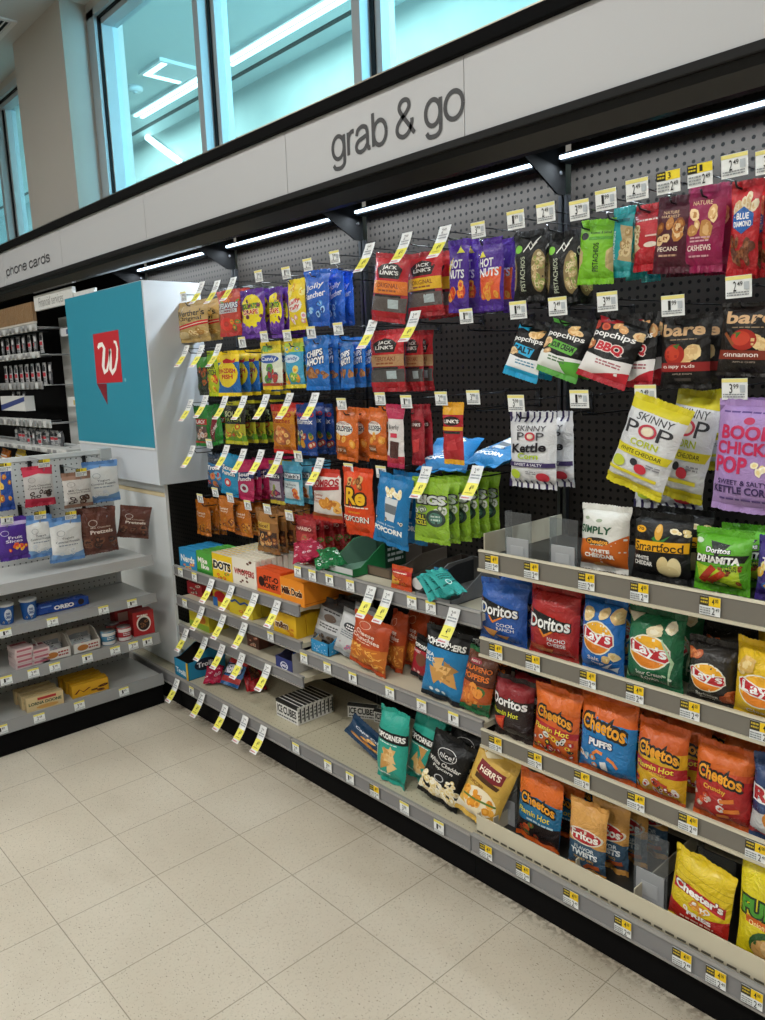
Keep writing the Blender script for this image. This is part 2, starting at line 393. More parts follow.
def sale_label(i, parent, loc, rotz=0, w=.045, L=.114, out=(.38, .88)):
    k = (i % 3, w, L, out)
    if k not in SALEM:
        prof = [(0, 0)]; n = 8
        for j in range(n):
            a = out[0] + (out[1] - out[0]) * (j / n) ** 1.1; p = prof[-1]; prof.append((p[0] - math.sin(a) * L / n, p[1] - math.cos(a) * L / n))
        def cv(t):   # t=1 at the top
            s = (1 - t) * n; q = min(int(s), n - 1); f = s - q; a, b = prof[q], prof[q + 1]; return (a[0] + (b[0] - a[0]) * f, a[1] + (b[1] - a[1]) * f)
        mb = MB(); vs = []; fs = []
        for j in range(n + 1):
            a, b = prof[j]
            for yo in (0, .0006): vs += [(-w / 2, a + yo, b), (w / 2, a + yo, b)]
        for j in range(n):
            q = j * 4; fs += [(q, q + 4, q + 5, q + 1), (q + 2, q + 3, q + 7, q + 6), (q, q + 2, q + 6, q + 4), (q + 1, q + 5, q + 7, q + 3)]
        mb.add(vs, fs, mat('#edefee', 'paper'), True)
        items = [('R', 0, .14, 1, .52, '#f2ec66'), ('T', '4', .38, .28, .52, .46, '#3a3a20', {'b': .02}), ('T', '00', .56, .36, .72, .46, '#3a3a20'), ('Z', .15, .62, .9, .78, 2, '#9aa0a6'), ('T', '2', .32, .8, .46, .93, '#555'), ('T', '49', .5, .86, .72, .93, '#666'), ('Z', .12, .03, .8, .11, 1, '#c9707a'), ('Z', .2, .2, .8, .25, 1, '#9a9430')]
        flat_on(mb, w, L, items, 2, curve=cv); o = mb.build('sale_label', parent, fix=False); SALEM[k] = o.data
    else:
        o = bpy.data.objects.new('sale_label', SALEM[k]); COL.objects.link(o); o.parent = parent
    o.location = loc; o.rotation_euler = (0, 0, rotz); return o

# ------------------------------------------------------------------ peg hooks
WALLY = 1.45
HN = [0]
def hook(u, v, kind, holding, Y=1.135, at=None, dirn=(0, 1), back=None, colr='#2a2a2c', label=None, w=.05, h=.042):
    """hook whose label centre is seen at (u,v); kind: peg, pegy, sale, none"""
    HN[0] += 1; i = HN[0]
    p = at or atY(u, v, Y)
    L = (back if back is not None else WALLY) - (p.y if dirn == (0, 1) else 0)
    lab = label or ('black wire peg hook with %s holding %s' % ({'sale': 'long yellow sale tag', 'none': 'no tag'}.get(kind, 'small price card'), holding))
    r = thing('peg_hook', lab, 'hook', (p.x, p.y, p.z), (0, 0, 0 if dirn == (0, 1) else PI / 2))
    if dirn != (0, 1): L = back
    mb = MB(); K = mat(colr, 'metal')
    zz = -.028 if kind != 'sale' else .0
    mb.tube([(0, .003, .012 + zz), (0, .012, zz), (0, .05, zz - .002), (0, L - .004, zz)], .0024, K, 6)
    mb.tube([(0, .001, .018), (0, L * .6, .022), (0, L - .004, .022)], .0016, K, 5)
    mb.build('wire', r)
    m2 = MB(); m2.box((-.009, L - .005, zz - .006), (.009, L - .001, .028), mat('#0c0c0d', 'satin'), bev=.001); m2.build('back_plate', r)
    if kind == 'sale': sale_label(i, r, (0, -.001, .034), 0)
    elif kind != 'none': price_label('pegy' if kind == 'pegy' else 'peg', i, w, h, r, (0, -.0012, -.01), (.12, 0, 0))
    return r
# ------------------------------------------------------------------ procedural surfaces
def nodes(name):
    m = bpy.data.materials.new(name); m.use_nodes = True; nt = m.node_tree; return m, nt, nt.nodes['Principled BSDF'], nt.links.new
def math_(nt, op, a, b=None):
    n = nt.nodes.new('ShaderNodeMath'); n.operation = op
    for i, v in enumerate((a, b)):
        if v is None: continue
        if isinstance(v, (int, float)): n.inputs[i].default_value = v
        else: nt.links.new(v, n.inputs[i])
    return n.outputs[0]
def floor_mat():
    m, nt, b, L = nodes('vinyl_tiles'); tc = nt.nodes.new('ShaderNodeTexCoord'); sp = nt.nodes.new('ShaderNodeSeparateXYZ'); L(tc.outputs['Object'], sp.inputs[0])
    s = .3048
    def cell(o):
        t = math_(nt, 'DIVIDE', o, s); f = math_(nt, 'FRACT', t); g = math_(nt, 'SUBTRACT', f, .5); a = math_(nt, 'ABSOLUTE', g); return math_(nt, 'GREATER_THAN', a, .4955), math_(nt, 'FLOOR', t)
    gx, ix = cell(sp.outputs['X']); gy, iy = cell(sp.outputs['Y'])
    g = math_(nt, 'MAXIMUM', gx, gy)
    cmb = nt.nodes.new('ShaderNodeCombineXYZ'); L(ix, cmb.inputs[0]); L(iy, cmb.inputs[1])
    wn = nt.nodes.new('ShaderNodeTexWhiteNoise'); L(cmb.outputs[0], wn.inputs['Vector'])
    # streaky chips, direction changes with each tile
    def noise_(sc, det, vec, thr0, thr1):
        n = nt.nodes.new('ShaderNodeTexNoise'); n.inputs['Scale'].default_value = sc; n.inputs['Detail'].default_value = det; L(vec, n.inputs['Vector'])
        r = nt.nodes.new('ShaderNodeMapRange'); r.inputs['From Min'].default_value = thr0; r.inputs['From Max'].default_value = thr1; L(n.outputs['Fac'], r.inputs['Value']); return r.outputs['Result']
    mp = nt.nodes.new('ShaderNodeMapping'); mp.inputs['Rotation'].default_value = (0, 0, .5); mp.inputs['Scale'].default_value = (1, 2.6, 1); L(tc.outputs['Object'], mp.inputs['Vector'])
    chips = noise_(120, 2, mp.outputs[0], .65, .69)
    mp2 = nt.nodes.new('ShaderNodeMapping'); mp2.inputs['Rotation'].default_value = (0, 0, -.6); mp2.inputs['Scale'].default_value = (2.4, 1, 1); mp2.inputs['Location'].default_value = (5, 3, 0); L(tc.outputs['Object'], mp2.inputs['Vector'])
    chips2 = noise_(70, 2, mp2.outputs[0], .60, .68)
    cloud = noise_(3, 4, tc.outputs['Object'], .3, .7)
    def mix(f, a, c, fac=None):
        n = nt.nodes.new('ShaderNodeMix'); n.data_type = 'RGBA'
        if isinstance(f, (int, float)): n.inputs['Factor'].default_value = f
        else: L(f, n.inputs['Factor'])
        for k, v in ((6, a), (7, c)):
            if isinstance(v, str): n.inputs[k].default_value = lin(v)
            else: L(v, n.inputs[k])
        return n.outputs[2]
    c = mix(cloud, '#beb5a4', '#cac2b2')
    c = mix(math_(nt, 'MULTIPLY', wn.outputs['Value'], .3), c, '#bfb39d')
    c = mix(math_(nt, 'MULTIPLY', chips2, .45), c, '#a99c87')
    c = mix(math_(nt, 'MULTIPLY', chips, .9), c, '#51483b')
    # soot kept along the kick plates
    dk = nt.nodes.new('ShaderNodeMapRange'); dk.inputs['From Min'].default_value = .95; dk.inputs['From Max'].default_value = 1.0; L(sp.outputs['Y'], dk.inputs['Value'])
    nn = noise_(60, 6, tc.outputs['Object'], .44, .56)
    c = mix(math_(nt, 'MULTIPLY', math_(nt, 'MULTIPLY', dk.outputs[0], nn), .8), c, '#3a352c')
    d3 = nt.nodes.new('ShaderNodeMapRange'); d3.inputs['From Min'].default_value = .78; d3.inputs['From Max'].default_value = .98; L(sp.outputs['Y'], d3.inputs['Value'])  # wider brownish band: dirt with soft ambient shade painted in near the kick
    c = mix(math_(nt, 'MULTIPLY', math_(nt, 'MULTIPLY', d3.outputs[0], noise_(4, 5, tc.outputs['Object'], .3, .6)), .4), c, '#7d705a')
    stn = noise_(1.3, 5, mp.outputs[0], .58, .7); c = mix(math_(nt, 'MULTIPLY', stn, .18), c, '#8a7a62')
    c = mix(math_(nt, 'MULTIPLY', g, .65), c, '#5f5545')
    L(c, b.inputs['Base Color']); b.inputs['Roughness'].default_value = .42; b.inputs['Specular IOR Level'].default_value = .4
    rr = noise_(6, 4, tc.outputs['Object'], 0, 1); q = nt.nodes.new('ShaderNodeMapRange'); q.inputs['To Min'].default_value = .36; q.inputs['To Max'].default_value = .55; L(rr, q.inputs['Value']); L(q.outputs[0], b.inputs['Roughness'])
    return m
def peg_mat(name, col, hole, axis='X', rough=.5, pitch=.0254, rad=.13, ax2='Z'):
    m, nt, b, L = nodes(name); tc = nt.nodes.new('ShaderNodeTexCoord'); sp = nt.nodes.new('ShaderNodeSeparateXYZ'); L(tc.outputs['Object'], sp.inputs[0])
    def c(o):
        f = math_(nt, 'FRACT', math_(nt, 'DIVIDE', o, pitch)); g = math_(nt, 'SUBTRACT', f, .5); return math_(nt, 'MULTIPLY', g, g)
    d = math_(nt, 'ADD', c(sp.outputs[axis]), c(sp.outputs[ax2])); h = math_(nt, 'LESS_THAN', math_(nt, 'SQRT', d), rad)
    n = nt.nodes.new('ShaderNodeMix'); n.data_type = 'RGBA'; L(h, n.inputs['Factor']); n.inputs[6].default_value = lin(col); n.inputs[7].default_value = lin(hole)
    L(n.outputs[2], b.inputs['Base Color']); b.inputs['Roughness'].default_value = rough; b.inputs['Specular IOR Level'].default_value = .12 if rough > .6 else .4
    return m
def noisy(name, c1, c2, scale, rough=.6, bump=.1):
    m, nt, b, L = nodes(name); tc = nt.nodes.new('ShaderNodeTexCoord'); n = nt.nodes.new('ShaderNodeTexNoise'); n.inputs['Scale'].default_value = scale; n.inputs['Detail'].default_value = 6; L(tc.outputs['Object'], n.inputs['Vector'])
    x = nt.nodes.new('ShaderNodeMix'); x.data_type = 'RGBA'; L(n.outputs['Fac'], x.inputs['Factor']); x.inputs[6].default_value = lin(c1); x.inputs[7].default_value = lin(c2); L(x.outputs[2], b.inputs['Base Color'])
    bp = nt.nodes.new('ShaderNodeBump'); bp.inputs['Strength'].default_value = bump; bp.inputs['Distance'].default_value = .01; L(n.outputs['Fac'], bp.inputs['Height']); L(bp.outputs[0], b.inputs['Normal']); b.inputs['Roughness'].default_value = rough
    return m
M_FLOOR = floor_mat(); M_PEGD = peg_mat('dark_pegboard', '#2c2825', '#010101', rough=.75, rad=.2); M_PEGW = peg_mat('white_pegboard', '#c9cbc9', '#2a2a2a', 'Y', .4)
M_DECKP = peg_mat('perforated_deck', '#b9b29b', '#6a6450', 'X', .35, ax2='Y', rad=.075)
M_WALL = noisy('painted_plaster', '#b6b0a8', '#bcb6ae', 3, .8, .02); M_CEIL = noisy('ceiling_paint', '#bfc0bf', '#c4c4c2', 3, .85, .02)
M_CONC = noisy('fair_faced_concrete', '#a3aaa6', '#b9bfb9', 5, .8, .2)
M_BLACK = mat('#080809', 'flat'); M_BLK2 = mat('#4a4c50', 'metal'); M_RAIL3 = mat('#726e66', 'smooth'); M_RAIL = mat('#7d7d7f', 'plastic'); M_BEIGE = mat('#c6bfa9', 'smooth')
M_WHITE = mat('#cfd4d6', 'smooth'); M_SHELFW = mat('#b9bab8', 'smooth')
M_CLR = clear('clear_plastic', '#e6eaec', .05)
M_WALL2 = noisy('far_store_wall', '#6e6a64', '#76726c', 3, .8, .02)

# ------------------------------------------------------------------ room
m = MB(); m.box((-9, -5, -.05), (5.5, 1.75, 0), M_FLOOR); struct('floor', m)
CZ = 3.838
m = MB(); m.box((-9, -5, CZ), (5.5, 1.9, CZ + .1), M_CEIL); struct('ceiling', m)
m = MB(); m.box((-9.1, -5, 0), (-9, 1.9, CZ), M_WALL2); struct('wall_left', m)
m = MB(); m.box((5.5, -5, 0), (5.6, 1.9, CZ), M_WALL2); struct('wall_right', m)
m = MB(); m.box((-9, -5.1, 0), (5.5, -5, CZ), M_WALL2); struct('wall_front', m)
PXL, PXR = -4.10, -3.255; YF = 1.662
m = MB(); m.box((-9, YF, 0), (5.5, 1.9, 2.30), M_WALL); m.box((-9, YF, 3.79), (5.5, 1.9, CZ), M_WALL)
m.box((PXL, 1.50, 0), (PXR, 1.9, CZ), M_WALL); m.box((3.0, YF, 2.3), (5.5, 1.9, 3.79), M_WALL); struct('wall_back', m)
M_FR = mat('#a9b0b4', 'smooth'); M_GK = mat('#07080a', 'matte'); M_GLASS = clear('tinted_window_glass', '#d2eef0', .03, .02)
def window(no, x0, x1, mulls, leftframe=True):
    m = MB(); z0, z1 = 2.30, 3.79
    # outer frame members, front faces at YF, deeper glazing rebate behind
    if leftframe: m.box((x0, YF, z0), (x0 + .105, YF + .035, z1), M_FR); m.box((x0 + .07, YF + .035, z0), (x0 + .13, 1.80, z1), M_FR); m.box((x0 + .105, YF + .02, z0), (x0 + .118, YF + .037, z1), M_GK)
    m.box((x0, YF, z1 - .045), (x1, YF + .035, z1), M_FR); m.box((x0, YF + .035, z1 - .09), (x1, 1.80, z1 - .045), M_FR); m.box((x0 + .1, YF + .02, z1 - .057), (x1, YF + .037, z1 - .045), M_GK)
    m.box((x0, YF, z0), (x1, 1.80, z0 + .06), M_FR)
    for xm in mulls:
        m.box((xm - .025, YF, z0), (xm + .025, YF + .055, z1 - .02), M_FR)
        m.box((xm + .03, YF + .05, z0), (xm + .05, YF + .075, z1 - .03), M_GK)
        m.box((xm - .04, YF + .055, z0), (xm + .03, 1.80, z1 - .03), M_FR); m.box((xm + .05, YF + .06, z0), (xm + .085, 1.80, z1 - .03), M_FR)
    w = struct('window_%d' % no, m)
    g = MB(); g.box((x0 + .02, 1.765, z0 + .02), (x1, 1.771, z1 - .05), M_GLASS); g.build('pane', w)
window(1, PXR, 3.0, [-1.965, -.735, .495, 1.725]); window(2, -9, PXL, [-5.12, -6.35, -7.58], False)
# ceiling vent
v = thing('ceiling_vent', 'white slatted air vent in the ceiling beside the pillar', 'vent', (-4.02, 1.25, CZ))
m = MB(); fr = mat('#d8d8d6', 'paint')
for a, b in (((-.30, -.16), (.30, -.13)), ((-.30, .13), (.30, .16)), ((-.30, -.13), (-.27, .13)), ((.27, -.13), (.30, .13))): m.box((a[0], a[1], -.012), (b[0], b[1], -.0002), fr)
m.build('frame', v); m = MB(); m.box((-.27, -.13, -.002), (.27, .13, -.0004), M_GK); m.build('backing', v)
m = MB()
for i in range(9): y = -.115 + i * .029; m.prism([(y, -.010), (y + .004, -.010), (y + .016, -.003), (y + .012, -.003)], 'x', -.27, .27, fr)
m.build('slats', v)
# ceiling lamps of the shop (behind and above the camera)
for (x, y) in ((-3.6, -1.3), (-1.2, -1.3), (1.2, -1.3), (3.6, -1.3), (-3.6, -3.7), (-1.2, -3.7), (1.2, -3.7), (3.6, -3.7)):
    t = thing('ceiling_light', 'recessed rectangular ceiling light over the shop floor', 'light', (x, y, CZ), group='ceiling lights over the shop floor')
    m = MB()
    for a, b in (((-.62, -.16), (.62, -.14)), ((-.62, .14), (.62, .16)), ((-.62, -.14), (-.6, .14)), ((.6, -.14), (.62, .14))): m.box((a[0], a[1], -.02), (b[0], b[1], -.0005), fr)
    m.build('frame', t); m = MB(); m.box((-.6, -.14, -.012), (.6, .14, -.006), emis('lamp_diffuser', '#fff6ea', 3)); m.build('diffuser', t)
    ld = bpy.data.lights.new('ceiling_lamp', 'AREA'); ld.shape = 'RECTANGLE'; ld.size = 1.2; ld.size_y = .28; ld.energy = LAMP * (1 if y > -2 else .8); ld.color = (1, .98, .94)
    lo = bpy.data.objects.new('ceiling_lamp', ld); COL.objects.link(lo); lo.location = (x, y, CZ - .03); lo.parent = None
# ------------------------------------------------------------------ outside, under the canopy
SZ = 4.2
m = MB(); m.box((-14, 1.95, SZ), (5, 6, SZ + .1), mat('#c6cdca', 'paint')); struct('trim_1', m)
m = MB(); m.box((-14, 3.80, 1.2), (5, 4.0, SZ), M_CONC); struct('trim_2', m)
m = MB(); m.box((-14, 3.575, SZ - .004), (5, 3.625, SZ), mat('#26302f', 'matte')); struct('trim_3', m)
m = MB(); m.box((-14, 1.95, 1.1), (5, 4.0, 1.2), M_CONC); struct('trim_4', m)
ELED = emis('canopy_tube', '#eefcff', 5)
for (x0, x1) in ((-6.0, -4.35), (-4.3, 3.0)):
    t = thing('linear_light', 'long white linear light under the canopy %s' % ('beyond the left window pane' if x0 < -5 else 'running past the right window panes'), 'light', ((x0 + x1) / 2, 3.34, SZ)); h = (x1 - x0) / 2
    m = MB(); m.box((-h, -.07, -.03), (h, .07, -.0005), fr); m.build('housing', t)
    for s in (-1, 1): m = MB(); m.box((-h + .02, s * .035 - .015, -.045), (h - .02, s * .035 + .015, -.0295), ELED); m.build('tube', t)
t = thing('square_light', 'square glowing light panel under the canopy seen through the window', 'light', (-4.77, 3.06, SZ))
m = MB(); m.box((-.2, -.2, -.03), (.2, .2, -.0005), fr); m.build('housing', t)
m = MB()
for a, b in (((-.17, -.17), (.17, -.12)), ((-.17, -.12), (-.12, .17)),): m.box((a[0], a[1], -.035), (b[0], b[1], -.0295), ELED)
m.build('diffuser', t)
t = thing('smoke_detector', 'small round white smoke detector under the canopy', 'detector', (-5.33, 3.0, SZ))
m = MB(); m.tube([(0, 0, -.0005), (0, 0, -.03), (0, 0, -.045)], [.07, .07, .05], fr, 16); m.build('body', t); m = MB(); m.tube([(0, 0, -.0445), (0, 0, -.055)], .02, fr, 10); m.build('sensor', t)
a, b = atY(150, 138, 3.78), atY(182, 162, 3.78)
t = thing('tube_light', 'slanted white tube added for a light reflected in the window glass', 'light', tuple((a + b) / 2)); c = (a + b) / 2  # added glowing tube, stands in for a lamp's reflection in the glass
m = MB(); m.tube([a - c + Vector((0, -.03, .0)), b - c + Vector((0, -.03, 0))], .035, ELED, 8); m.build('tube', t); m = MB(); m.tube([a - c + Vector((0, 0, .0)), b - c + Vector((0, 0, 0))], .03, fr, 8); m.build('housing', t)
for x in (-9, -6, -3, 0, 3):
    ld = bpy.data.lights.new('canopy_lamp', 'AREA'); ld.shape = 'RECTANGLE'; ld.size = 2.4; ld.size_y = .1; ld.energy = 60; ld.color = (.9, .985, 1)
    lo = bpy.data.objects.new('canopy_lamp', ld); COL.objects.link(lo); lo.location = (x, 3.3, SZ - .06)
ld = bpy.data.lights.new('daylight', 'AREA'); ld.shape = 'RECTANGLE'; ld.size = 2.4; ld.size_y = 1.6; ld.energy = 1300; ld.color = (.5, .78, 1)
lo = bpy.data.objects.new('daylight', ld); COL.objects.link(lo); lo.location = (4.9, 2.9, 2.7); lo.rotation_euler = (0, math.radians(90), 0)
w = bpy.data.worlds.new('sky'); scn.world = w; w.use_nodes = True; w.node_tree.nodes['Background'].inputs[0].default_value = (.50, .82, 1, 1); w.node_tree.nodes['Background'].inputs[1].default_value = 2.6

# ------------------------------------------------------------------ header canopy
UPX = [-1.412, -.498, .416, 1.33, 2.244]
HY = 1.0; HX0, HX1 = -5.2, 2.3
t = thing('header_sign', 'long grey header sign reading grab & go above the snack wall', 'sign', (0, HY, 2.05))
def hb(name, lo, hi, mt, bev=0):
    m = MB(); m.box((lo[0], lo[1] - HY, lo[2] - 2.05), (hi[0], hi[1] - HY, hi[2] - 2.05), mt, bev); return m.build(name, t)
seams = [HX0, -4.16, -3.246, -2.332, -1.385, -.36, .416, 1.33, HX1]
for a, b in zip(seams, seams[1:]): hb('panel', (a + .0012, HY, 2.12), (b - .0012, HY + .02, 2.318), mat('#b3b4b6', 'smooth'))
hb('top_trim', (HX0, HY - .018, 2.316), (HX1, HY + .03, 2.352), M_BLACK, .004); hb('top_edge', (HX0, HY - .014, 2.3522), (HX1, HY + .02, 2.356), mat('#7a7468', 'metal'))
hb('bottom_trim', (HX0, HY - .012, 2.098), (HX1, HY + .03, 2.121), mat('#0c0c0c', 'matte'), .004)
m = MB(); m.prism([(-.004, .048), (.0, .03), (.03, .0), (.05, -.002), (.05, .048)], 'x', HX0, HX1, mat('#0a0a0a', 'gloss')); m.build('valance', t)
hb('top_panel', (HX0, HY + .03, 2.285), (HX1, 1.47, 2.30), M_BLACK)
def cr(pts, n=6):
    """smooth curve through points"""
    if len(pts) < 3: return list(pts)
    P = [pts[0]] + list(pts) + [pts[-1]]; out = []
    for i in range(1, len(P) - 2):
        for k in range(n):
            t = k / n; q = []
            for d in (0, 1):
                a, b, c, e = P[i - 1][d], P[i][d], P[i + 1][d], P[i + 2][d]
                q.append(.5 * (2 * b + (c - a) * t + (2 * a - 5 * b + 4 * c - e) * t * t + (3 * b - a - 3 * c + e) * t ** 3))
            out.append(tuple(q))
    return out + [pts[-1]]
def ell(cx, cy, rx, ry, n=28): return [(cx + rx * math.cos(2 * PI * i / n), cy + ry * math.sin(2 * PI * i / n)) for i in range(n + 1)]
GL = {
 'g': ([ell(.42, .5, .36, .5), [(.8, 1), (.8, .0), (.79, -.12)], cr([(.8, .0), (.77, -.26), (.62, -.4), (.42, -.43), (.2, -.38), (.1, -.22)])], .96),
 'r': ([[(.1, 0), (.1, 1)], cr([(.1, .55), (.14, .8), (.28, .96), (.46, .97)])], .52),
 'a': ([cr([(.1, .7), (.18, .92), (.42, 1.02), (.66, .94), (.74, .72)]), cr([(.74, .74), (.74, .4), (.74, .16), (.8, .03), (.9, .03)]), cr([(.74, .6), (.5, .54), (.22, .46), (.07, .28), (.12, .06), (.32, -.03), (.56, .04), (.74, .26)])], .98),
 'b': ([[(.1, 0), (.1, 1.4)], ell(.48, .5, .36, .51)], .96), 'o': ([ell(.48, .5, .42, .52)], .98),
 'p': ([[(.1, 1), (.1, -.42)], ell(.48, .5, .36, .51)], .96), 'd': ([[(.84, 0), (.84, 1.4)], ell(.46, .5, .36, .51)], .98),
 'h': ([[(.1, 0), (.1, 1.4)], cr([(.1, .6), (.16, .86), (.42, 1.02), (.66, .9), (.72, .66), (.72, .3), (.72, 0)])], .88),
 'n': ([[(.1, 0), (.1, 1)], cr([(.1, .6), (.16, .86), (.42, 1.02), (.66, .9), (.72, .66), (.72, .3), (.72, 0)])], .88),
 'e': ([[(.08, .54), (.82, .54)], cr([(.82, .54), (.76, .86), (.46, 1.02), (.16, .86), (.07, .5), (.16, .13), (.46, -.02), (.72, .1), (.8, .28)])], .94),
 'c': ([cr([(.76, .7), (.66, .94), (.44, 1.02), (.16, .86), (.07, .5), (.16, .13), (.44, -.02), (.68, .08), (.78, .3)])], .88),
 's': ([cr([(.68, .74), (.58, .96), (.36, 1.02), (.14, .92), (.12, .72), (.28, .58), (.5, .5), (.68, .38), (.68, .12), (.46, -.02), (.2, .02), (.07, .26)])], .8),
 '&': ([cr([(.98, 0), (.7, .38), (.34, .86), (.2, 1.14), (.28, 1.36), (.48, 1.43), (.68, 1.34), (.72, 1.12), (.56, .9), (.3, .7), (.1, .48), (.06, .24), (.18, .05), (.42, -.03), (.68, .1), (.84, .4), (.86, .62)])], 1.08), ' ': ([], .42)}
def lettering(txt, ua, ub, pb, pt, wd):
    """plain grotesque letters drawn as strokes; pb = a baseline pixel, pt = an ascender top pixel"""
    xa = atY(*ua, HY).x; xb = atY(*ub, HY).x; z0 = atY(*pb, HY).z; z1 = atY(*pt, HY).z; sy = (z1 - z0) / 1.45
    tot = sum(GL[c][1] for c in txt); sx = (xb - xa) / tot; x = 0; items = []
    for c in txt:
        for st in GL[c][0]: items.append(('L', [(xa + (x + q[0]) * sx, z0 + q[1] * sy - 2.05) for q in st], wd, '#3c3c3e'))
        x += GL[c][1]
    m = MB()
    for vs_, fs_, c_, L_ in shapes2d(items): m.add([(v[0], -.0012 - L_ * .00002, v[1]) for v in vs_], fs_, mat(c_, 'ink'))
    return m.build('lettering', t, fix=False)
lettering('grab & go', (332, 150), (465, 105), (380, 144.6), (373, 112), .0125)
lettering('phone cards', (6, 270), (50, 255), (14, 273.7), (42.4, 246.5 + 7.5), .0085)
# brackets, uprights, light strips, pegboard: one bay each
LEDM = emis('led_strip', '#cfeaff', LEDE)
UPA = [-2.326] + UPX
for i, X in enumerate(UPA):
    b = thing('canopy_bracket', 'black triangular canopy bracket ' + ['over the teal poster box', 'beside the white sign box', 'above the tilted red jerky bag', 'above the black pistachio bags', 'at the right edge of the snack wall', 'past the right edge of the snack wall'][i], 'bracket', (X, 1.45, 2.03))
    m = MB(); m.prism([(-.005, 0), (-.045, 0), (-.41, .19), (-.41, .248), (-.005, .248)], 'x', -.003, .003, M_BLACK); m.build('plate', b)
    m = MB()
    for (yy, zz) in ((-.03, .06), (-.03, .14), (-.38, .225)): m.tube([(.003, yy, zz), (.006, yy, zz)], .006, mat('#8d8f92', 'metal'), 8)
    m.build('bolts', b)
bayname = ['bay hidden behind the white column', 'far left bay beside the white sign box', 'middle bay of the snack wall', 'right bay of the snack wall', 'bay past the right edge']
for i in range(5):
    a, b_ = UPA[i], UPA[i + 1]
    r = thing('gondola_bay', 'black pegboard wall fixture, ' + bayname[i], 'shelving', ((a + b_) / 2, WALLY, 0)); h = (b_ - a) / 2
    m = MB(); m.box((-h + .017, .002, .1), (h - .017, .012, 2.28), M_PEGD)
    m.build('pegboard', r)
    for s in ((-1,) if i else (-1,)):
        for dx in (0,):
            m = MB(); x0 = s * h
            m.box((x0 - .016, -.014, .1), (x0 - .005, .02, 2.03), M_BLK2); m.box((x0 + .005, -.014, .1), (x0 + .016, .02, 2.03), M_BLK2); m.box((x0 - .005, -.004, .1), (x0 + .005, .02, 2.03), mat('#050505', 'matte'))
            for k in range(60):
                z = .12 + k * .032; m.box((x0 - .003, -.0046, z), (x0 + .003, -.0036, z + .018), mat('#000000', 'matte'))
            m.build('upright', r)
    m = MB(); m.box((-h + .001, -.455, 0), (h - .001, .01, .095), M_BLACK); m.build('kick_plate', r)
    l = thing('light_strip', 'thin glowing white light strip under the header, ' + bayname[i], 'light', ((a + b_) / 2, 1.40, 2.128))
    m = MB(); m.box((-h + .012, .004, -.012), (h - .012, .05, .012), M_BLK2); hs = m.build('housing', l); m = MB(); m.box((-h + .015, -.004, -.005), (h - .015, .0038, .004), LEDM); tb = m.build('tube', hs)
    ld = bpy.data.lights.new('strip_lamp', 'AREA'); ld.shape = 'RECTANGLE'; ld.size = .88; ld.size_y = .012; ld.energy = LEDW; ld.color = (.82, .93, 1)
    lo = bpy.data.objects.new('strip_lamp', ld); COL.objects.link(lo); lo.location = ((a + b_) / 2, 1.385, 2.11); lo.rotation_euler = (math.radians(LEDROT), 0, 0)

# ------------------------------------------------------------------ shelves
def shelf(label, x0, x1, yf, ztop, hr, mrail, deckm=None, labels=(), style=2, brackets=True, deckdrop=None):
    """rail front at yf, top of the rail at ztop, rail height hr"""
    deckdrop = deckdrop if deckdrop is not None else (.03 if style == 3 else .008)
    r = thing('shelf', label, 'shelf', ((x0 + x1) / 2, yf, ztop - hr)); h = (x1 - x0) / 2 - .002; D = WALLY - .018 - yf
    zd = hr - deckdrop
    m = MB(); m.box((-h, .006, zd - .018), (h, D, zd), deckm or M_BEIGE); m.build('deck', r)
    m = MB()
    if style == 2:
        m.prism([(0, 0), (.006, -.002), (.006, hr - .001), (0, hr)], 'x', -h, h, mrail)
        m.prism([(-.004, hr - .003), (.010, hr - .003), (.010, hr + .003), (-.001, hr + .003)], 'x', -h, h, mat('#8e8c88', 'plastic')); m.prism([(-.005, -.003), (.006, -.003), (.006, .003), (-.005, .002)], 'x', -h, h, mat('#8e8c88', 'plastic'))
    else:
        m.prism([(0, .005), (.006, .003), (.006, hr - .003), (0, hr - .003)], 'x', -h, h, mrail)
        m.prism([(-.003, hr - .003), (.008, hr - .003), (.008, hr + .002), (-.001, hr + .002)], 'x', -h, h, M_BEIGE); m.prism([(-.006, -.002), (.02, -.008), (.02, .004), (-.006, .006)], 'x', -h, h, M_BEIGE)
    m.build('price_rail', r)
    if brackets:
        for s in (-1, 1):
            xb = s * (h - .002); m = MB(); m.prism([(.05, zd - .0185), (D, zd - .0185), (D, zd - .10), (D * .8, zd - .085), (D * .4, zd - .035)], 'x', xb, xb - s * .003, deckm if deckm and deckm != M_DECKP else M_BEIGE); m.build('bracket', r)
    k = 0
    for lb in labels:
        kind, u, v = lb; X = atY(u, v, yf).x - (x0 + x1) / 2; k += 1
        if kind == 'S': sale_label(k, r, (X, -.005, hr * .9), 0)
        elif kind == 'B': price_label('big', k, .047, .043, r, (X, -.0062, (hr - .043) / 2 + .001), (.0, 0, 0))
        else: price_label('rail', k, .042, .040, r, (X, -.0062, (hr - .040) / 2), (0, 0, 0))
    return r
a, b = UPX[0] + .0, UPX[1]
XL = -1.49
shelf('top candy shelf of the far left bay, full of theatre boxes', XL, b, 1.05, .667, .042, M_RAIL, None, [('r', 181.7, 573), ('r', 195.5, 577), ('S', 213, 578), ('S', 233, 585), ('S', 256.5, 593.5), ('S', 279, 600.6)])
shelf('second candy shelf of the far left bay with yellow peanut candy boxes', XL, b, 1.05, .520, .042, M_RAIL, None, [('r', 186, 605), ('r', 271.8, 638), ('S', 203.5, 607.6), ('S', 224.7, 614.7), ('S', 246, 624)])
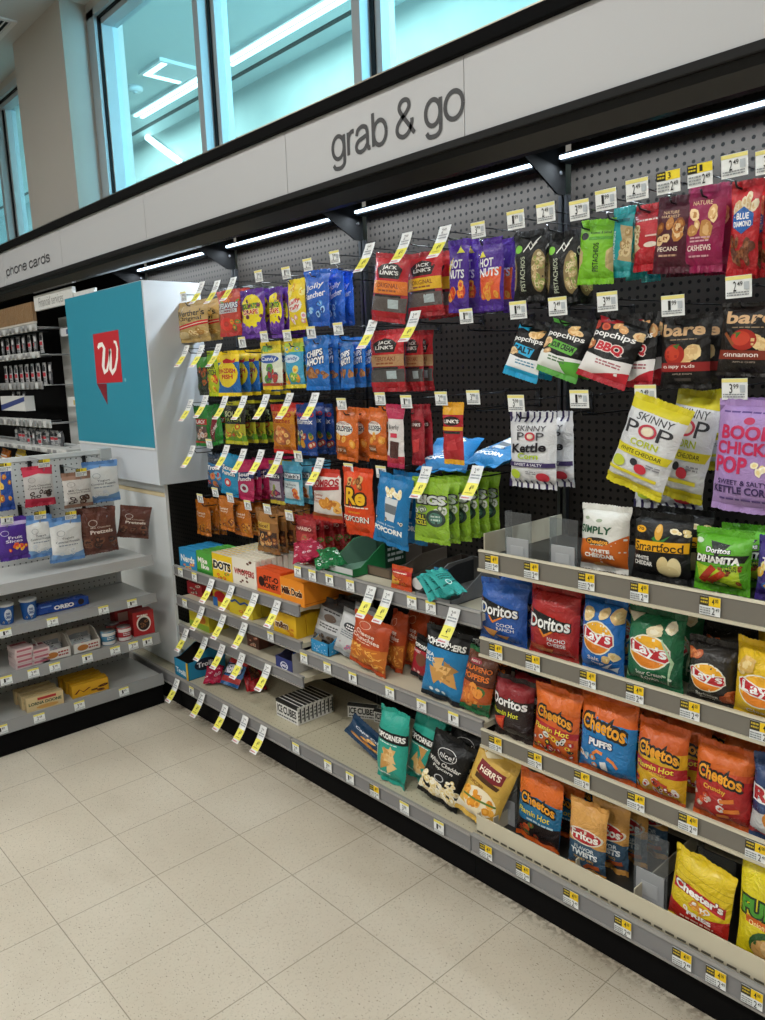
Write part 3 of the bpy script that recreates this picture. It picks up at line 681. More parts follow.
shelf('third candy shelf of the far left bay with a dark blue carton', XL, b, 1.05, .377, .042, M_RAIL, None, [('S', 188, 633.5), ('S', 207, 639.4), ('S', 224, 647.6), ('S', 244, 657), ('S', 269.4, 666.5)])
shelf('cream base shelf of the far left bay with striped black and white boxes', -2.32, b, .977, .152, .05, M_RAIL, M_DECKP, [('S', 178.4, 678), ('S', 203.5, 691), ('S', 226.4, 701.8), ('S', 246.6, 713.5), ('S', 264.7, 721.8), ('r', 192.6, 689)], brackets=False)
a, b = UPX[1], UPX[2]
shelf('upper shelf of the middle bay with teal packets and cardboard trays', a, b, 1.04, .832, .045, M_RAIL, None, [('r', 299, 573), ('r', 313.6, 576.6), ('r', 330.8, 581), ('r', 351.5, 586.5), ('S', 373, 587), ('S', 390, 592), ('r', 413, 601), ('r', 432, 608), ('S', 456, 610)])
shelf('lower shelf of the middle bay with orange cheese crunch bags', a, b, 1.04, .493, .045, M_RAIL, None, [('r', 305, 656), ('r', 328.4, 665), ('r', 353.8, 675), ('r', 391, 690.5), ('r', 422.7, 704), ('r', 454.6, 717)])
shelf('cream base shelf of the middle bay with popcorn and chip bags', a, b, .977, .152, .05, M_RAIL, M_DECKP, [('r', 297, 746), ('r', 329, 763), ('r', 351, 774), ('B', 375.5, 788), ('r', 405.5, 803.7), ('r', 440, 820.7)], brackets=False)
a, b = UPX[2], UPX[3]
shelf('highest shelf of the right bay with cheese popcorn bags and clear pushers', a, b, 1.028, 1.022, .058, M_RAIL3, M_BEIGE, [('B', 493, 563), ('B', 532.5, 571), ('B', 587.6, 583), ('B', 640.5, 594), ('B', 711, 608)], 3)
shelf('shelf of the right bay holding blue, green and black potato chip bags', a, b, 1.028, .762, .054, M_RAIL3, M_BEIGE, [('B', 497, 650), ('B', 534, 662), ('B', 589, 678), ('B', 636, 692.5), ('B', 691, 709), ('B', 762, 730)], 3)
shelf('shelf of the right bay holding orange, yellow and red puff bags', a, b, 1.028, .478, .054, M_RAIL3, M_BEIGE, [('B', 496.5, 742), ('B', 536, 760), ('B', 583, 779), ('B', 637, 803), ('B', 689, 824), ('B', 757, 852)], 3)
shelf('base shelf of the right bay with long beige tray front', a, b, .977, .158, .056, M_RAIL, M_BEIGE, [('B', 487, 847), ('B', 524, 867), ('B', 572, 894), ('B', 624, 924), ('B', 683, 956), ('B', 717, 975), ('B', 753, 995)], brackets=False, deckdrop=.004)
shelf('empty base shelf past the right edge of the snack wall', UPX[3], UPX[4], .977, .152, .05, M_RAIL, M_DECKP, [], brackets=False)
# beige pusher trays with slots
def tray(label, x0, x1, yf, z, hf, side_h):
    r = thing('pusher_tray', label, 'tray', ((x0 + x1) / 2, yf, z)); h = (x1 - x0) / 2 - .003
    m = MB(); m.box((-h, 0, .0006), (h, .38, .008), mat('#2a2926', 'plastic')); m.build('base', r)
    m = MB(); m.box((-h, -.004, .0006), (h, 0, hf), M_BEIGE, bev=.001)
    lay(m, [('R', x / 30 + .003, .1, x / 30 + .028, .2, '#4a463c') for x in range(30)], 2 * h, hf, lambda x, y, o: Vector(((x - .5) * 2 * h, -.004 - o, y * hf)), 1, 1, 1, 'ink', .0002)
    m.build('front_lip', r)
    for s in (-1, 1): m = MB(); m.box((s * h - .0015, .0, .0085), (s * h + .0015, .38, side_h), M_BEIGE); m.build('side_wall', r)
    return r
tray('beige slotted pusher tray on the base shelf under the corn snack bags', UPX[2] + .004, UPX[3], .999, .155, .062, .062)
tray('low beige pusher tray on the highest shelf of the right bay', UPX[2] + .002, UPX[3], 1.05, .9922, .016, .075)
def pusher(u0, v0, u1, v1, Y, label, z0, grey=True):
    p = atY(u0, (v0 + v1) / 2, Y); q = atY(u1, (v0 + v1) / 2, Y); zt = atY((u0 + u1) / 2, v0, Y).z; w = q.x - p.x; h = zt - z0
    r = thing('shelf_pusher', label, 'shelf pusher', ((p.x + q.x) / 2, Y, z0))
    m = MB(); m.box((-w / 2, 0, 0), (w / 2, .003, h), M_CLR, bev=.0008); m.box((-w / 2, 0, h * .0), (-w / 2 + .002, .03, h), M_CLR); pl = m.build('plate', r)
    m = MB(); m.box((-w * .42, -.003, .0), (w * .42, -.0002, h * .46), mat('#9fa2a5', 'plastic'), bev=.001); m.box((-w * .25, -.0045, h * .1), (w * .25, -.0032, h * .3), mat('#adb0b2', 'plastic'), bev=.0005); m.build('foot', pl)
pusher(505, 513, 531, 560, 1.075, 'clear plastic shelf pusher, leftmost on the highest shelf of the right bay', 1.0008)
pusher(549.5, 519, 577.5, 571, 1.075, 'clear plastic shelf pusher beside the white and orange popcorn bag', 1.0008)
pusher(494, 770, 517, 832, 1.09, 'clear plastic shelf pusher left of the blue puffs bag on the base shelf', .1635)
pusher(634, 835, 668, 900, 1.06, 'clear plastic shelf pusher left of the yellow fries bag', .1635)
pusher(697, 855, 735, 915, 1.16, 'clear plastic shelf pusher behind the yellow fries bag', .1635)
for (u, v, lab) in ((582, 880, 'beside the corn chip bags'), (640, 905, 'left of the yellow fries bag'), (500, 830, 'at the left end of the base tray')):
    p = atY(u, v, 1.05); r = thing('tray_divider', 'low beige tray divider ' + lab, 'divider', (p.x, 1.02, .1635)); m = MB(); m.box((-.0015, 0, 0), (.0015, .34, .05), M_BEIGE); m.build('fin', r); m = MB(); m.box((-.012, 0, -.0004), (-.0016, .34, .003), M_BEIGE); m.build('foot', r)

# ------------------------------------------------------------------ white column with the teal poster
t = thing('sign_column', 'white boxed column with a teal poster at the corner', 'column', (-1.95, 1.0, .155))
def cb(name, lo, hi, mt, bev=0): m = MB(); m.box((lo[0] + 1.95, lo[1] - 1, lo[2] - .155), (hi[0] + 1.95, hi[1] - 1, hi[2] - .155), mt, bev); return m.build(name, t)
cb('lower_board', (-2.42, 1.045, .156), (-1.505, 1.06, 1.055), M_WHITE)
cb('upper_box', (-2.352, 1.0, 1.056), (-1.462, 1.285, 1.967), mat('#c3c9d0', 'smooth'), .003)
cb('tape_strip', (-2.42, 1.0425, .992), (-1.51, 1.0448, 1.012), mat('#c8b994', 'paper'))
m = MB(); X0, X1, Z0, Z1 = -2.35, -1.472, 1.228, 1.964; W_, H_ = X1 - X0, Z1 - Z0
def P_(u, v): p = atY(u, v, .998); return ((p.x - X0) / W_, (p.z - Z0) / H_)
m.box((X0 + 1.95, -.003, Z0 - .155), (X1 + 1.95, -.0006, Z1 - .155), mat('#2e8ba3', 'smooth'))
k = 3.825
q = lambda x, y: P_(x / k, 280 + y / k)
Wc = [q(x, y) for x, y in ((376, 262), (380, 250), (392, 246), (400, 262), (398, 295), (396, 330), (402, 352), (411, 345), (418, 310), (422, 270), (422, 262), (424, 300), (424, 340), (431, 355), (442, 340), (449, 300), (450, 262), (444, 238), (436, 236))]
wd = [.022, .032, .03, .032, .034, .036, .036, .024, .02, .02, .03, .034, .036, .036, .024, .022, .022, .022, .018]
it = [('P', [q(356, 208), q(372, 396), q(470, 390), q(453, 190)], '#bb2a33'), ('P', [q(372, 397), q(413, 478), q(409, 396)], '#7c1f2c'), ('L', Wc, wd, '#f3efe9'), ('E', q(481, 382)[0], q(481, 382)[1], .01, .012, '#6fb6c6')]
lay(m, it, W_, H_, lambda x, y, o: Vector((X0 + 1.95 + x * W_, -.003 - o, Z0 - .155 + y * H_)), 1, 1, 1, 'ink', .0002)
m.build('poster', t)
cb('poster_edge', (-2.352, .9965, 1.218), (-1.466, .9994, 1.228), mat('#d8dada', 'paint'))

# ------------------------------------------------------------------ left gondola (its front faces +x)
GX = -1.5; GB = -1.87; GY0, GY1 = -.27, .957
g = thing('gondola_end', 'white low gondola with a pegboard back at the left edge', 'shelving', (GB, (GY0 + GY1) / 2, 0)); gy = (GY0 + GY1) / 2; gh = (GY1 - GY0) / 2
def gb(name, lo, hi, mt, bev=0): m = MB(); m.box((lo[0] - GB, lo[1] - gy, lo[2]), (hi[0] - GB, hi[1] - gy, hi[2]), mt, bev); return m.build(name, g)
m = MB(); m.box((-.014, -gh, .1), (0, gh - .03, 1.19), M_PEGW); m.build('pegboard', g)
gb('top_rail', (GB - .02, GY0, 1.19), (GB + .006, GY1 - .03, 1.212), mat('#d4d6d4', 'smooth'), .002); gb('corner_cap', (GB - .022, GY1 - .055, 1.165), (GB + .012, GY1 + .002, 1.216), mat('#b4b7b6', 'plastic'), .003)
gb('upright', (GB - .018, GY1 - .03, 0), (GB + .002, GY1 - .005, 1.17), mat('#c9cbca', 'paint'))
gb('kick_plate', (GB - .02, GY0, 0), (GX - .012, GY1 - .004, .098), M_BLACK)
def gshelf(label, zt, hr, labels=(), xf=GX, lipm=None, light=False):
    r = thing('shelf', label, 'shelf', (xf, gy, zt - hr)); D = xf - GB - .004
    m = MB(); m.box((-D, -gh + .002, hr - .03), (-.02, gh - .004, hr - .012), M_SHELFW); m.prism([(-.045, hr - .012), (-.02, hr - .0115), (-.006, hr), (-.02, hr - .03)], 'y', -gh + .002, gh - .004, M_SHELFW); m.build('deck', r)
    m = MB(); m.prism([(-.006, hr), (-.002, hr), (.006, .0), (.002, -.0)], 'y', -gh + .002, gh - .004, lipm or mat('#8f9090', 'plastic')); m.build('price_rail', r)
    for i, (kind, u, v) in enumerate(labels):
        p = atX(u, v, xf); price_label('rail' if kind == 'r' else 'big', i, .046, .036, r, (.0085, p.y - gy, (hr - .036) / 2 - .001), (-.15, 0, PI / 2))
    return r
gshelf('empty top shelf of the low white gondola', .733, .044, lipm=mat('#a3a4a4', 'smooth'))
gshelf('second shelf of the low white gondola with blue cups', .551, .040, [('r', 5, 631), ('r', 52, 620), ('r', 103, 608.5), ('r', 131.5, 601.8)])
gshelf('third shelf of the low white gondola with white snack trays', .356, .05, [('r', 6, 679.7), ('r', 33, 672), ('r', 54.4, 666.5), ('r', 87, 657.6), ('r', 114.7, 650), ('r', 133, 646), ('r', 147, 641.5)])
gshelf('base shelf of the low white gondola with biscuit boxes', .153, .052, [('r', 1.5, 729.7), ('r', 39, 718), ('r', 79, 704.7), ('r', 123.5, 691)])
# ------------------------------------------------------------------ printed designs (unit coordinates on the front sheet)
CHEET = lambda y0, y1: ('T', 'Cheetos', .12, y0, .89, y1, '#f0a52a', {'b': .05, 'oc': '#17120f', 'ow': .17, 'arc': .04, 'lift': -.03})
def DORI(y, sub, subc='#e8ecee'):
    return [('P', [(.10, y + .22), (.92, y + .06), (.42, y - .20)], '#0c0c10'), ('L', [(.10, y + .22), (.42, y - .20), (.9, y + .06)], [.01, .05, .01], '#f08a2a'), ('P', [(.16, y + .17), (.80, y + .06), (.42, y - .12)], '#0c0c10'),
            ('T', 'Doritos', .11, y - .08, .90, y + .13, '#f6f6f4', {'b': .04, 'oc': '#111111', 'ow': .09}), ('T', sub[0], .50, y - .26, .84, y - .20, subc), ('T', sub[1], .50, y - .34, .84, y - .28, subc)]
def LAYS(cy, sub, cl='#f5f3ea'):
    Q = lambda l, k: [(.5 + (x - .5) * 1.0, cy + (y) * k) for x, y in l]
    return [('E', .5, cy, .37, .255, '#f4f0dc'), ('E', .5, cy, .345, .235, '#f2b227'), ('E', .5, cy - .08, .28, .15, '#ee8a1e'), ('P', Q([(.12, .10), (.2, .13), (.5, .06), (.86, .06), (.88, -.06), (.8, -.10), (.5, -.07), (.16, -.02)], 1.3), '#f1efe4'), ('P', Q([(.14, .09), (.2, .115), (.5, .045), (.84, .045), (.86, -.05), (.8, -.085), (.5, -.055), (.18, -.005)], 1.3), '#c41f2c'),
            ('T', "Lay's", .20, cy - .085, .82, cy + .115, '#ffffff', {'b': .045, 'lift': -.02}), ('T', sub[0], .28, cy - .35, .74, cy - .29, cl), ('T', sub[1], .36, cy - .42, .66, cy - .37, cl)]
CR = ['#e0a24a', '#f0c678', '#c98632']; POP = ['#f2e6c4', '#e8d394', '#fbf6e4']; NUT = ['#c08a4c', '#dcb079']
JL = lambda mid, t1, dark='#5a5350': [('R', 0, .62, 1, 1, '#c01c26'), ('P', [(.22, .66), (.78, .66), (.86, .82), (.7, .9), (.5, .93), (.3, .9), (.14, .82)], '#1b1514'), ('T', 'JACK', .3, .80, .7, .88, '#f4f2ee', {'b': .03}), ('T', "LINK'S", .24, .72, .76, .79, '#f4f2ee', {'b': .04}), ('R', 0, .40, 1, .62, mid), ('T', t1, .2, .50, .8, .58, '#7a2a16', {'b': .02}), ('Z', .25, .42, .75, .48, 1, '#8a4a26'), ('R', .12, .345, .88, .385, '#1b1715'), ('R', 0, .1, 1, .345, dark), ('R', .56, .16, .84, .31, '#a9b7ba'), ('R', 0, 0, 1, .1, '#b01a26')]
DES = {
 'caramel': dict(c='#b99a5c', d=[('P', [(0, 1), (.12, 1), (0, .92)], '#c22a2a'), ('T', "Werther's", .06, .66, .94, .84, '#2c2014', {'b': .02}), ('T', 'Original', .16, .50, .88, .65, '#2c2014', {'b': .01}), ('P', [(.0, .38), (1, .52), (1, .40), (0, .26)], '#c9282c'), ('L', [(.0, .32), (1, .46)], .02, '#efe0c4'), ('S', .55, .08, .95, .32, 8, .1, ['#a87a3a', '#e2c58a'], 'blob'), ('E', .25, .12, .22, .1, '#d8c08c')]),
 'gummyring': dict(c='#c4402c', s='#b8312b', d=[('S', 0, .78, 1, .98, 8, .13, ['#5b9a3a', '#e88a2c', '#d84a30'], 'blob'), ('T', 'LIFESAVERS', .06, .62, .94, .76, '#f2f4f6', {'b': .06, 'oc': '#2a4068', 'ow': .12}), ('R', .08, .50, .92, .6, '#d9dde0'), ('T', 'GUMMIES', .14, .515, .86, .585, '#8a2222'), ('O', .45, .22, .3, .17, .6, '#e23a28'), ('S', .7, .1, .95, .36, 3, .12, ['#3f8a36', '#e88a2c'], 'blob')]),
 'grapecandy': dict(c='#5b2a91', d=[('E', .5, .55, .46, .42, '#efdc22'), ('T', 'SOUR PATCH', .14, .62, .86, .74, '#4d9a32', {'b': .05, 'oc': '#20301a', 'ow': .09}), ('T', 'GRAPE', .18, .48, .82, .60, '#d0402e', {'b': .06, 'oc': '#f5efc0', 'ow': .1}), ('S', .08, .3, .92, .92, 9, .07, ['#5e1f3a', '#7a3352'], 'blob'), ('S', .1, .08, .9, .28, 8, .11, ['#6f3da8', '#8c5cc4'], 'blob')]),
 'yellowtaffy': dict(c='#ecd028', d=[('S', .05, .7, .95, .95, 5, .12, ['#f7ec8a', '#e0a81e'], 'blob'), ('E', .5, .48, .4, .16, '#e8e4da'), ('T', 'Laffy', .16, .5, .84, .62, '#d23338', {'b': .04, 'lift': .05}), ('T', 'Taffy', .2, .36, .8, .48, '#d23338', {'b': .04, 'lift': .05}), ('S', .05, .06, .95, .26, 6, .12, ['#e8a0a8', '#f4f0e0'], 'blob')]),
 'bluecandy': dict(c='#1d5cc0', d=[('T', 'Jolly', .14, .66, .86, .80, '#eef4fa', {'b': .03, 'sh': .15, 'lift': .05}), ('T', 'Rancher', .08, .50, .92, .63, '#eef4fa', {'b': .03, 'lift': .05}), ('S', .1, .08, .9, .42, 10, .09, ['#0f3d8e', '#4f9ae6', '#9fd0f4'], 'blob')]),
 'darkgreen': dict(c='#1e2a1c', d=[('R', 0, .7, 1, 1, '#3c8a2e'), ('S', .1, .1, .9, .65, 10, .14, ['#7a3a22', '#b0582c', '#2c5a22'], 'blob')]),
 'sourkids': dict(c='#b9cc22', d=[('R', 0, .8, 1, 1, '#7fb82c'), ('T', 'SOUR', .12, .62, .88, .78, '#241f10', {'b': .05}), ('T', 'PATCH', .1, .46, .9, .60, '#3a2a12', {'b': .05}), ('S', .05, .06, .95, .4, 9, .13, ['#e88f24', '#d84a2a', '#f3e13a'], 'blob')]),
 'redfish': dict(c='#1d66b0', s='#f2d31e', d=[('R', 0, .8, 1, 1, '#f2d31e'), ('E', .48, .5, .47, .36, '#f4da2a'), ('P', [(.3, .84), (.5, .9), (.78, .84), (.88, .9), (.86, .78), (.6, .77), (.36, .78)], '#c8252a'), ('T', 'SWEDISH', .1, .50, .88, .62, '#c8252a', {'b': .06, 'arc': .02}), ('T', 'FISH', .26, .36, .76, .48, '#c8252a', {'b': .06})]),
 'fruitgummy': dict(c='#dfe3cf', s='#e6c62a', d=[('R', 0, .8, 1, 1, '#dcca30'), ('S', 0, .84, .6, .98, 5, .12, ['#62a03a', '#4a8a30'], 'blob'), ('E', .48, .66, .44, .1, '#3c5ea8'), ('T', 'Candy', .14, .6, .84, .72, '#eef2f8', {'b': .03}), ('S', .1, .1, .9, .45, 7, .15, ['#b8323a', '#5a9a3c', '#5a5060'], 'blob'), ('R', 0, 0, 1, .07, '#b8423a')]),
 'tropicgummy': dict(c='#3fa0c8', s='#d8c830', d=[('R', 0, .78, 1, 1, '#a9c83a'), ('S', 0, .8, .9, .98, 5, .13, ['#e6cc30', '#5aa8c0'], 'blob'), ('E', .48, .62, .42, .1, '#c8dcea'), ('T', 'Candy', .14, .56, .82, .68, '#3a58a0', {'b': .03}), ('S', .1, .08, .9, .4, 7, .15, ['#e8a02c', '#6ab04a', '#e8dc7a'], 'blob')]),
 'cookies': dict(c='#1b6fc4', d=[('P', [(0, 1), (.3, 1), (.1, .86), (0, .9)], '#0f4a96'), ('T', 'CHIPS', .16, .64, .84, .78, '#f5f7fa', {'b': .06, 'oc': '#0c2a5c', 'ow': .12, 'lift': .04}), ('T', 'AHOY!', .12, .46, .88, .62, '#f5f7fa', {'b': .07, 'oc': '#0c2a5c', 'ow': .12, 'lift': .04}), ('S', .05, .2, .95, .34, 10, .11, ['#8a5a34', '#b07a48'], 'blob')]),
 'jerkyorange': dict(c='#a9202a', d=JL('#e07a20', 'ORIGINAL')), 'jerkyyellow': dict(c='#9c1c26', d=JL('#e8b820', 'ORIGINAL')), 'jerkytan': dict(c='#a51d28', d=JL('#b58a5e', 'TERIYAKI', '#4a4644')),
 'hotnuts': dict(c='#4a2390', d=[('P', [(.0, .62), (.0, .5), (.3, .66), (.4, .8)], '#e8d23a'), ('T', 'HOT', .2, .62, .8, .76, '#f2f0f4', {'b': .05, 'sh': .1}), ('T', 'NUTS', .14, .46, .88, .60, '#f2f0f4', {'b': .05, 'sh': .1}), ('S', .1, .1, .9, .38, 8, .13, ['#e8742a', '#f4ac3c', '#c83a24'], 'blob'), ('P', [(.5, .86), (.7, .98), (.9, .86)], '#e8dc4a')]),
 'hotnutsorange': dict(c='#4a2390', d=[('P', [(.15, .5), (.95, .6), (.9, .08), (.15, .1)], '#e0562a'), ('T', 'HOT', .12, .62, .7, .76, '#f2f0f4', {'b': .05, 'sh': .1}), ('T', 'NUTS', .14, .46, .88, .60, '#f2f0f4', {'b': .05, 'sh': .1}), ('S', .2, .12, .9, .4, 8, .12, ['#e8a23a', '#e06a2a'], 'blob'), ('P', [(.1, .78), (.3, .88), (.42, .78)], '#e8dc4a')]),
 'pistachio': dict(c='#0d0e0f', k='satin', d=[('E', .2, .80, .13, .07, '#7cc142'), ('E', .84, .40, .2, .36, '#8d7a52'), ('E', .0, .40, .14, .3, '#8d7a52'), ('S', .74, .12, .96, .68, 34, .065, ['#d9c8a0', '#8b9c50', '#c2a878'], 'blob'), ('L', [(.5, .8), (.62, .9), (.7, .82), (.86, .97)], .03, '#e8e8e2'), ('L', [(.4, .74), (.56, .84), (.64, .76), (.8, .88)], .025, '#e8e8e2'), ('V', 'PISTACHIOS', .30, .08, .46, .66, '#b8bfa8')]),
 'pistachiogreen': dict(c='#7cc422', d=[('E', .17, .80, .12, .07, '#181c14'), ('T', 'Roasted & Salted', .34, .83, .92, .88, '#1e2c10'), ('R', .3, .72, .95, .78, '#4f9a1a'), ('P', [(0, .62), (0, .15), (.13, .3), (.15, .5)], '#c8b27c'), ('P', [(1, .6), (1, .1), (.82, .2), (.82, .5)], '#c8b27c'), ('V', 'PISTACHIOS', .46, .12, .62, .66, '#1e2c10')]),
 'tealnuts': dict(c='#1f9aa0', d=[('R', .3, .84, .9, .9, '#14626a'), ('P', [(.55, .8), (1, .75), (1, .15), (.5, .2), (.75, .45)], '#b9a276'), ('S', .66, .2, .95, .72, 9, .11, ['#d8c394', '#a68a58'], 'blob'), ('V', 'PISTACHIOS', .22, .2, .36, .7, '#e6f2f0')]),
 'rednuts': dict(c='#b8202c', d=[('Z', .16, .78, .84, .84, 1, '#f0d8d0'), ('P', [(0, .72), (.3, .62), (.12, .45), (.3, .3), (0, .2)], '#c8b088'), ('S', .02, .28, .2, .68, 7, .1, ['#e0caa0', '#a88a58'], 'blob'), ('E', .6, .35, .2, .05, '#e8d8c8'), ('R', .45, .5, .8, .53, '#e8c0b8')]),
 'pecans': dict(c='#4a1526', k='satin', d=[('T', 'NATURE', .24, .82, .66, .87, '#d8b890'), ('T', 'HARVEST', .2, .76, .7, .8, '#d8b890'), ('S', .15, .4, .75, .68, 9, .15, ['#8a4e22', '#b87a3c', '#e0c090'], 'blob'), ('T', 'PECANS', .14, .24, .72, .31, '#e8d8c8', {'b': .03}), ('Z', .2, .14, .7, .2, 1, '#c09a80')]),
 'cashews': dict(c='#8e1a4a', k='satin', d=[('T', 'NATURE', .2, .82, .7, .88, '#e8c8a0'), ('S', .2, .46, .8, .74, 7, .16, ['#d9ae74', '#f0d4a4', '#b98448'], 'blob'), ('T', 'CASHEWS', .14, .20, .76, .28, '#f0d8d0', {'b': .03}), ('Z', .2, .31, .72, .40, 2, '#d0a0a8'), ('Z', .2, .1, .7, .15, 1, '#d0a0a8')]),
 'almondsred': dict(c='#c01f26', s='#b5161f', d=[('R', 0, .86, 1, 1, '#c81f28'), ('S', .08, .7, .9, .86, 7, .13, ['#efe0c0', '#d9b98a'], 'blob'), ('P', [(.15, .66), (.5, .76), (.85, .66), (.85, .52), (.5, .42), (.15, .52)], '#1f5fb0'), ('T', 'BLUE', .3, .6, .7, .68, '#f4f6f8', {'b': .04}), ('T', 'DIAMOND', .2, .51, .8, .58, '#f4f6f8', {'b': .05}), ('S', .1, .1, .9, .4, 16, .11, ['#6e3a1e', '#8f5430', '#5a2a14'], 'blob')]),
 'popblue': dict(c='#0d0e0f', st='#0d0e0f', s='#1c9ac8', k='satin', d=[('P', [(0, 1), (0, .9), (.2, .94), (.4, .9), (.4, 1)], '#1fa6d2'), ('S', .55, .82, .95, .95, 3, .13, ['#d8a868', '#eccb96'], 'blob'), ('T', 'popchips', .10, .64, .92, .78, '#f2f2f0', {'b': .03, 'lift': .02}), ('P', [(.2, .6), (.8, .56), (.74, .36), (.14, .42)], '#2aa9d8'), ('T', 'SALT', .2, .42, .76, .56, '#12242c', {'b': .08}), ('P', [(0, .34), (.5, .3), (1, .36), (1, 0), (0, 0)], '#e8ebee'), ('S', .0, .3, .3, .7, 4, .12, ['#c8a070', '#e8c898'], 'blob'), ('Z', .35, .16, .9, .28, 2, '#5a8ea8'), ('R', 0, 0, 1, .07, '#1fa6d2')]),
 'popgreen': dict(c='#0d0e0f', st='#0d0e0f', s='#4f9a3a', k='satin', d=[('P', [(0, 1), (.1, .92), (.3, .94), (.4, .9), (.45, 1)], '#4fa03a'), ('S', .5, .82, .95, .95, 3, .13, ['#d8a868', '#eccb96'], 'blob'), ('T', 'popchips', .08, .64, .92, .78, '#f2f2f0', {'b': .03, 'lift': .02}), ('P', [(.3, .6), (.85, .56), (.8, .38), (.2, .42)], '#62b03c'), ('T', 'SOUR CREAM', .26, .44, .8, .56, '#142410', {'b': .08}), ('P', [(0, .34), (.5, .3), (1, .36), (1, 0), (0, 0)], '#e8ebe8'), ('S', .0, .3, .25, .6, 3, .12, ['#c8a070', '#e8c898'], 'blob'), ('P', [(.55, .2), (1, .3), (1, 0), (.7, 0)], '#5aa83a'), ('Z', .3, .16, .7, .28, 2, '#5a7a58')]),
 'popred': dict(c='#0d0e0f', st='#0d0e0f', s='#a81f2c', k='satin', d=[('P', [(.0, 1), (.1, .88), (.4, .92), (.5, 1)], '#b3202e'), ('S', .45, .80, .95, .95, 3, .13, ['#d8a068', '#eccb96'], 'blob'), ('S', .02, .8, .3, .86, 2, .1, ['#a83a2c', '#c85a3a'], 'blob'), ('T', 'popchips', .06, .64, .92, .78, '#f2f2f0', {'b': .03, 'lift': .02}), ('T', 'BBQ', .24, .40, .78, .58, '#c42433', {'b': .08, 'oc': '#e8dcd8', 'ow': .12, 'sh': .1}), ('P', [(0, .34), (.5, .30), (1, .36), (1, 0), (0, 0)], '#e9e7e6'), ('P', [(.3, 0), (1, .18), (1, 0)], '#c42433'), ('S', .0, .36, .2, .55, 2, .12, ['#b86a3c', '#e8c898'], 'blob'), ('Z', .35, .18, .85, .28, 2, '#a8606a')]),
 'barereds': dict(c='#161413', k='satin', sh=.05, d=[('T', 'bare', .06, .74, .92, .93, '#cfa87c', {'b': .05}), ('Z', .24, .67, .78, .70, 1, '#9a8468'), ('S', .5, .32, .82, .52, 4, .15, ['#e8cc94', '#d8b47c'], 'blob'), ('E', .34, .46, .22, .16, '#a3281c'), ('E', .30, .48, .15, .11, '#c23f28'), ('P', [(.3, .6), (.46, .62), (.4, .54)], '#4a6a2a'), ('R', 0, .2, 1, .34, '#8e2422'), ('T', 'crispy reds', .1, .24, .76, .31, '#f0e6e0', {'b': .02}), ('T', 'APPLE CHIPS', .3, .15, .7, .175, '#a89a8c'), ('R', .34, .05, .66, .10, '#4a4440')]),
 'barecinn': dict(c='#1a1614', k='satin', sh=.05, d=[('T', 'bare', .12, .74, .96, .93, '#cfa87c', {'b': .05}), ('Z', .24, .67, .78, .70, 1, '#9a8468'), ('S', .62, .38, .92, .52, 4, .13, ['#e8cc94', '#d8b47c'], 'blob'), ('E', .46, .50, .23, .16, '#a3281c'), ('E', .42, .52, .16, .11, '#c23f28'), ('P', [(.26, .6), (.42, .62), (.34, .52)], '#4a6a2a'), ('L', [(.12, .6), (.3, .42)], .05, '#8a4a24'), ('R', 0, .2, 1, .34, '#7c2e1c'), ('T', 'cinnamon', .12, .24, .74, .31, '#f0e6e0', {'b': .02}), ('T', 'APPLE CHIPS', .3, .15, .7, .175, '#a89a8c')]),
 'kettlepop': dict(c='#d6d8dc', k='satin', stripe='#2d2450', d=[('S', 0, .93, 1, .99, 0, .1, ['#2d2450'], 'blob')] + [('R', i / 8 + .01, .93, i / 8 + .05, 1, '#2d2450') for i in range(8)] + [('T', 'SKINNY', .26, .80, .84, .88, '#4a4a50'), ('T', 'P', .27, .66, .42, .78, '#4a4a50', {'b': 0}), ('T', 'P', .68, .66, .82, .78, '#4a4a50', {'b': 0}), ('O', .55, .72, .11, .065, .35, '#c23a48'), ('E', .55, .72, .06, .035, '#e8d8c0'), ('T', 'Kettle', .14, .48, .86, .62, '#1f1b22', {'b': .05, 'lift': .02, 'sh': .1}), ('T', 'Corn', .28, .38, .72, .47, '#a8c22a', {'b': .05, 'sh': .1}), ('R', 0, .26, 1, .33, '#3a2d5c'), ('T', 'SWEET & SALTY', .2, .275, .8, .315, '#e8e8f0'), ('E', .2, .14, .13, .075, '#b7cf3a'), ('E', .78, .11, .13, .07, '#c22f40'), ('Z', .45, .14, .66, .2, 2, '#8a8a92')] + [('R', i / 8 + .01, 0, i / 8 + .05, .05, '#2d2450') for i in range(8)]),
 'skinnypop': dict(c='#d5d7da', s='#cfc326', k='satin', d=[('R', 0, .90, 1, 1, '#d3c72a'), ('T', 'SKINNY', .24, .79, .86, .88, '#3a3a3e'), ('T', 'P', .1, .60, .34, .77, '#333338', {'b': 0}), ('T', 'P', .68, .60, .92, .77, '#333338', {'b': 0}), ('O', .51, .685, .16, .085, .3, '#b83848'), ('E', .51, .685, .1, .055, '#e2d6bc'), ('T', 'CORN', .28, .49, .76, .57, '#b7c322', {'b': .03}), ('P', [(.04, .36), (.96, .36), (1, .46), (0, .46)], '#d3c72a'), ('T', 'WHITE CHEDDAR', .12, .385, .88, .435, '#4a4510', {'b': .03}), ('E', .17, .24, .13, .07, '#b9c43a'), ('E', .46, .29, .07, .045, '#303034'), ('E', .60, .23, .11, .06, '#c22f40'), ('Z', .68, .26, .9, .32, 2, '#8a8a92'), ('R', 0, .12, .9, .16, '#d3c72a'), ('R', 0, 0, 1, .05, '#cabd22')]),
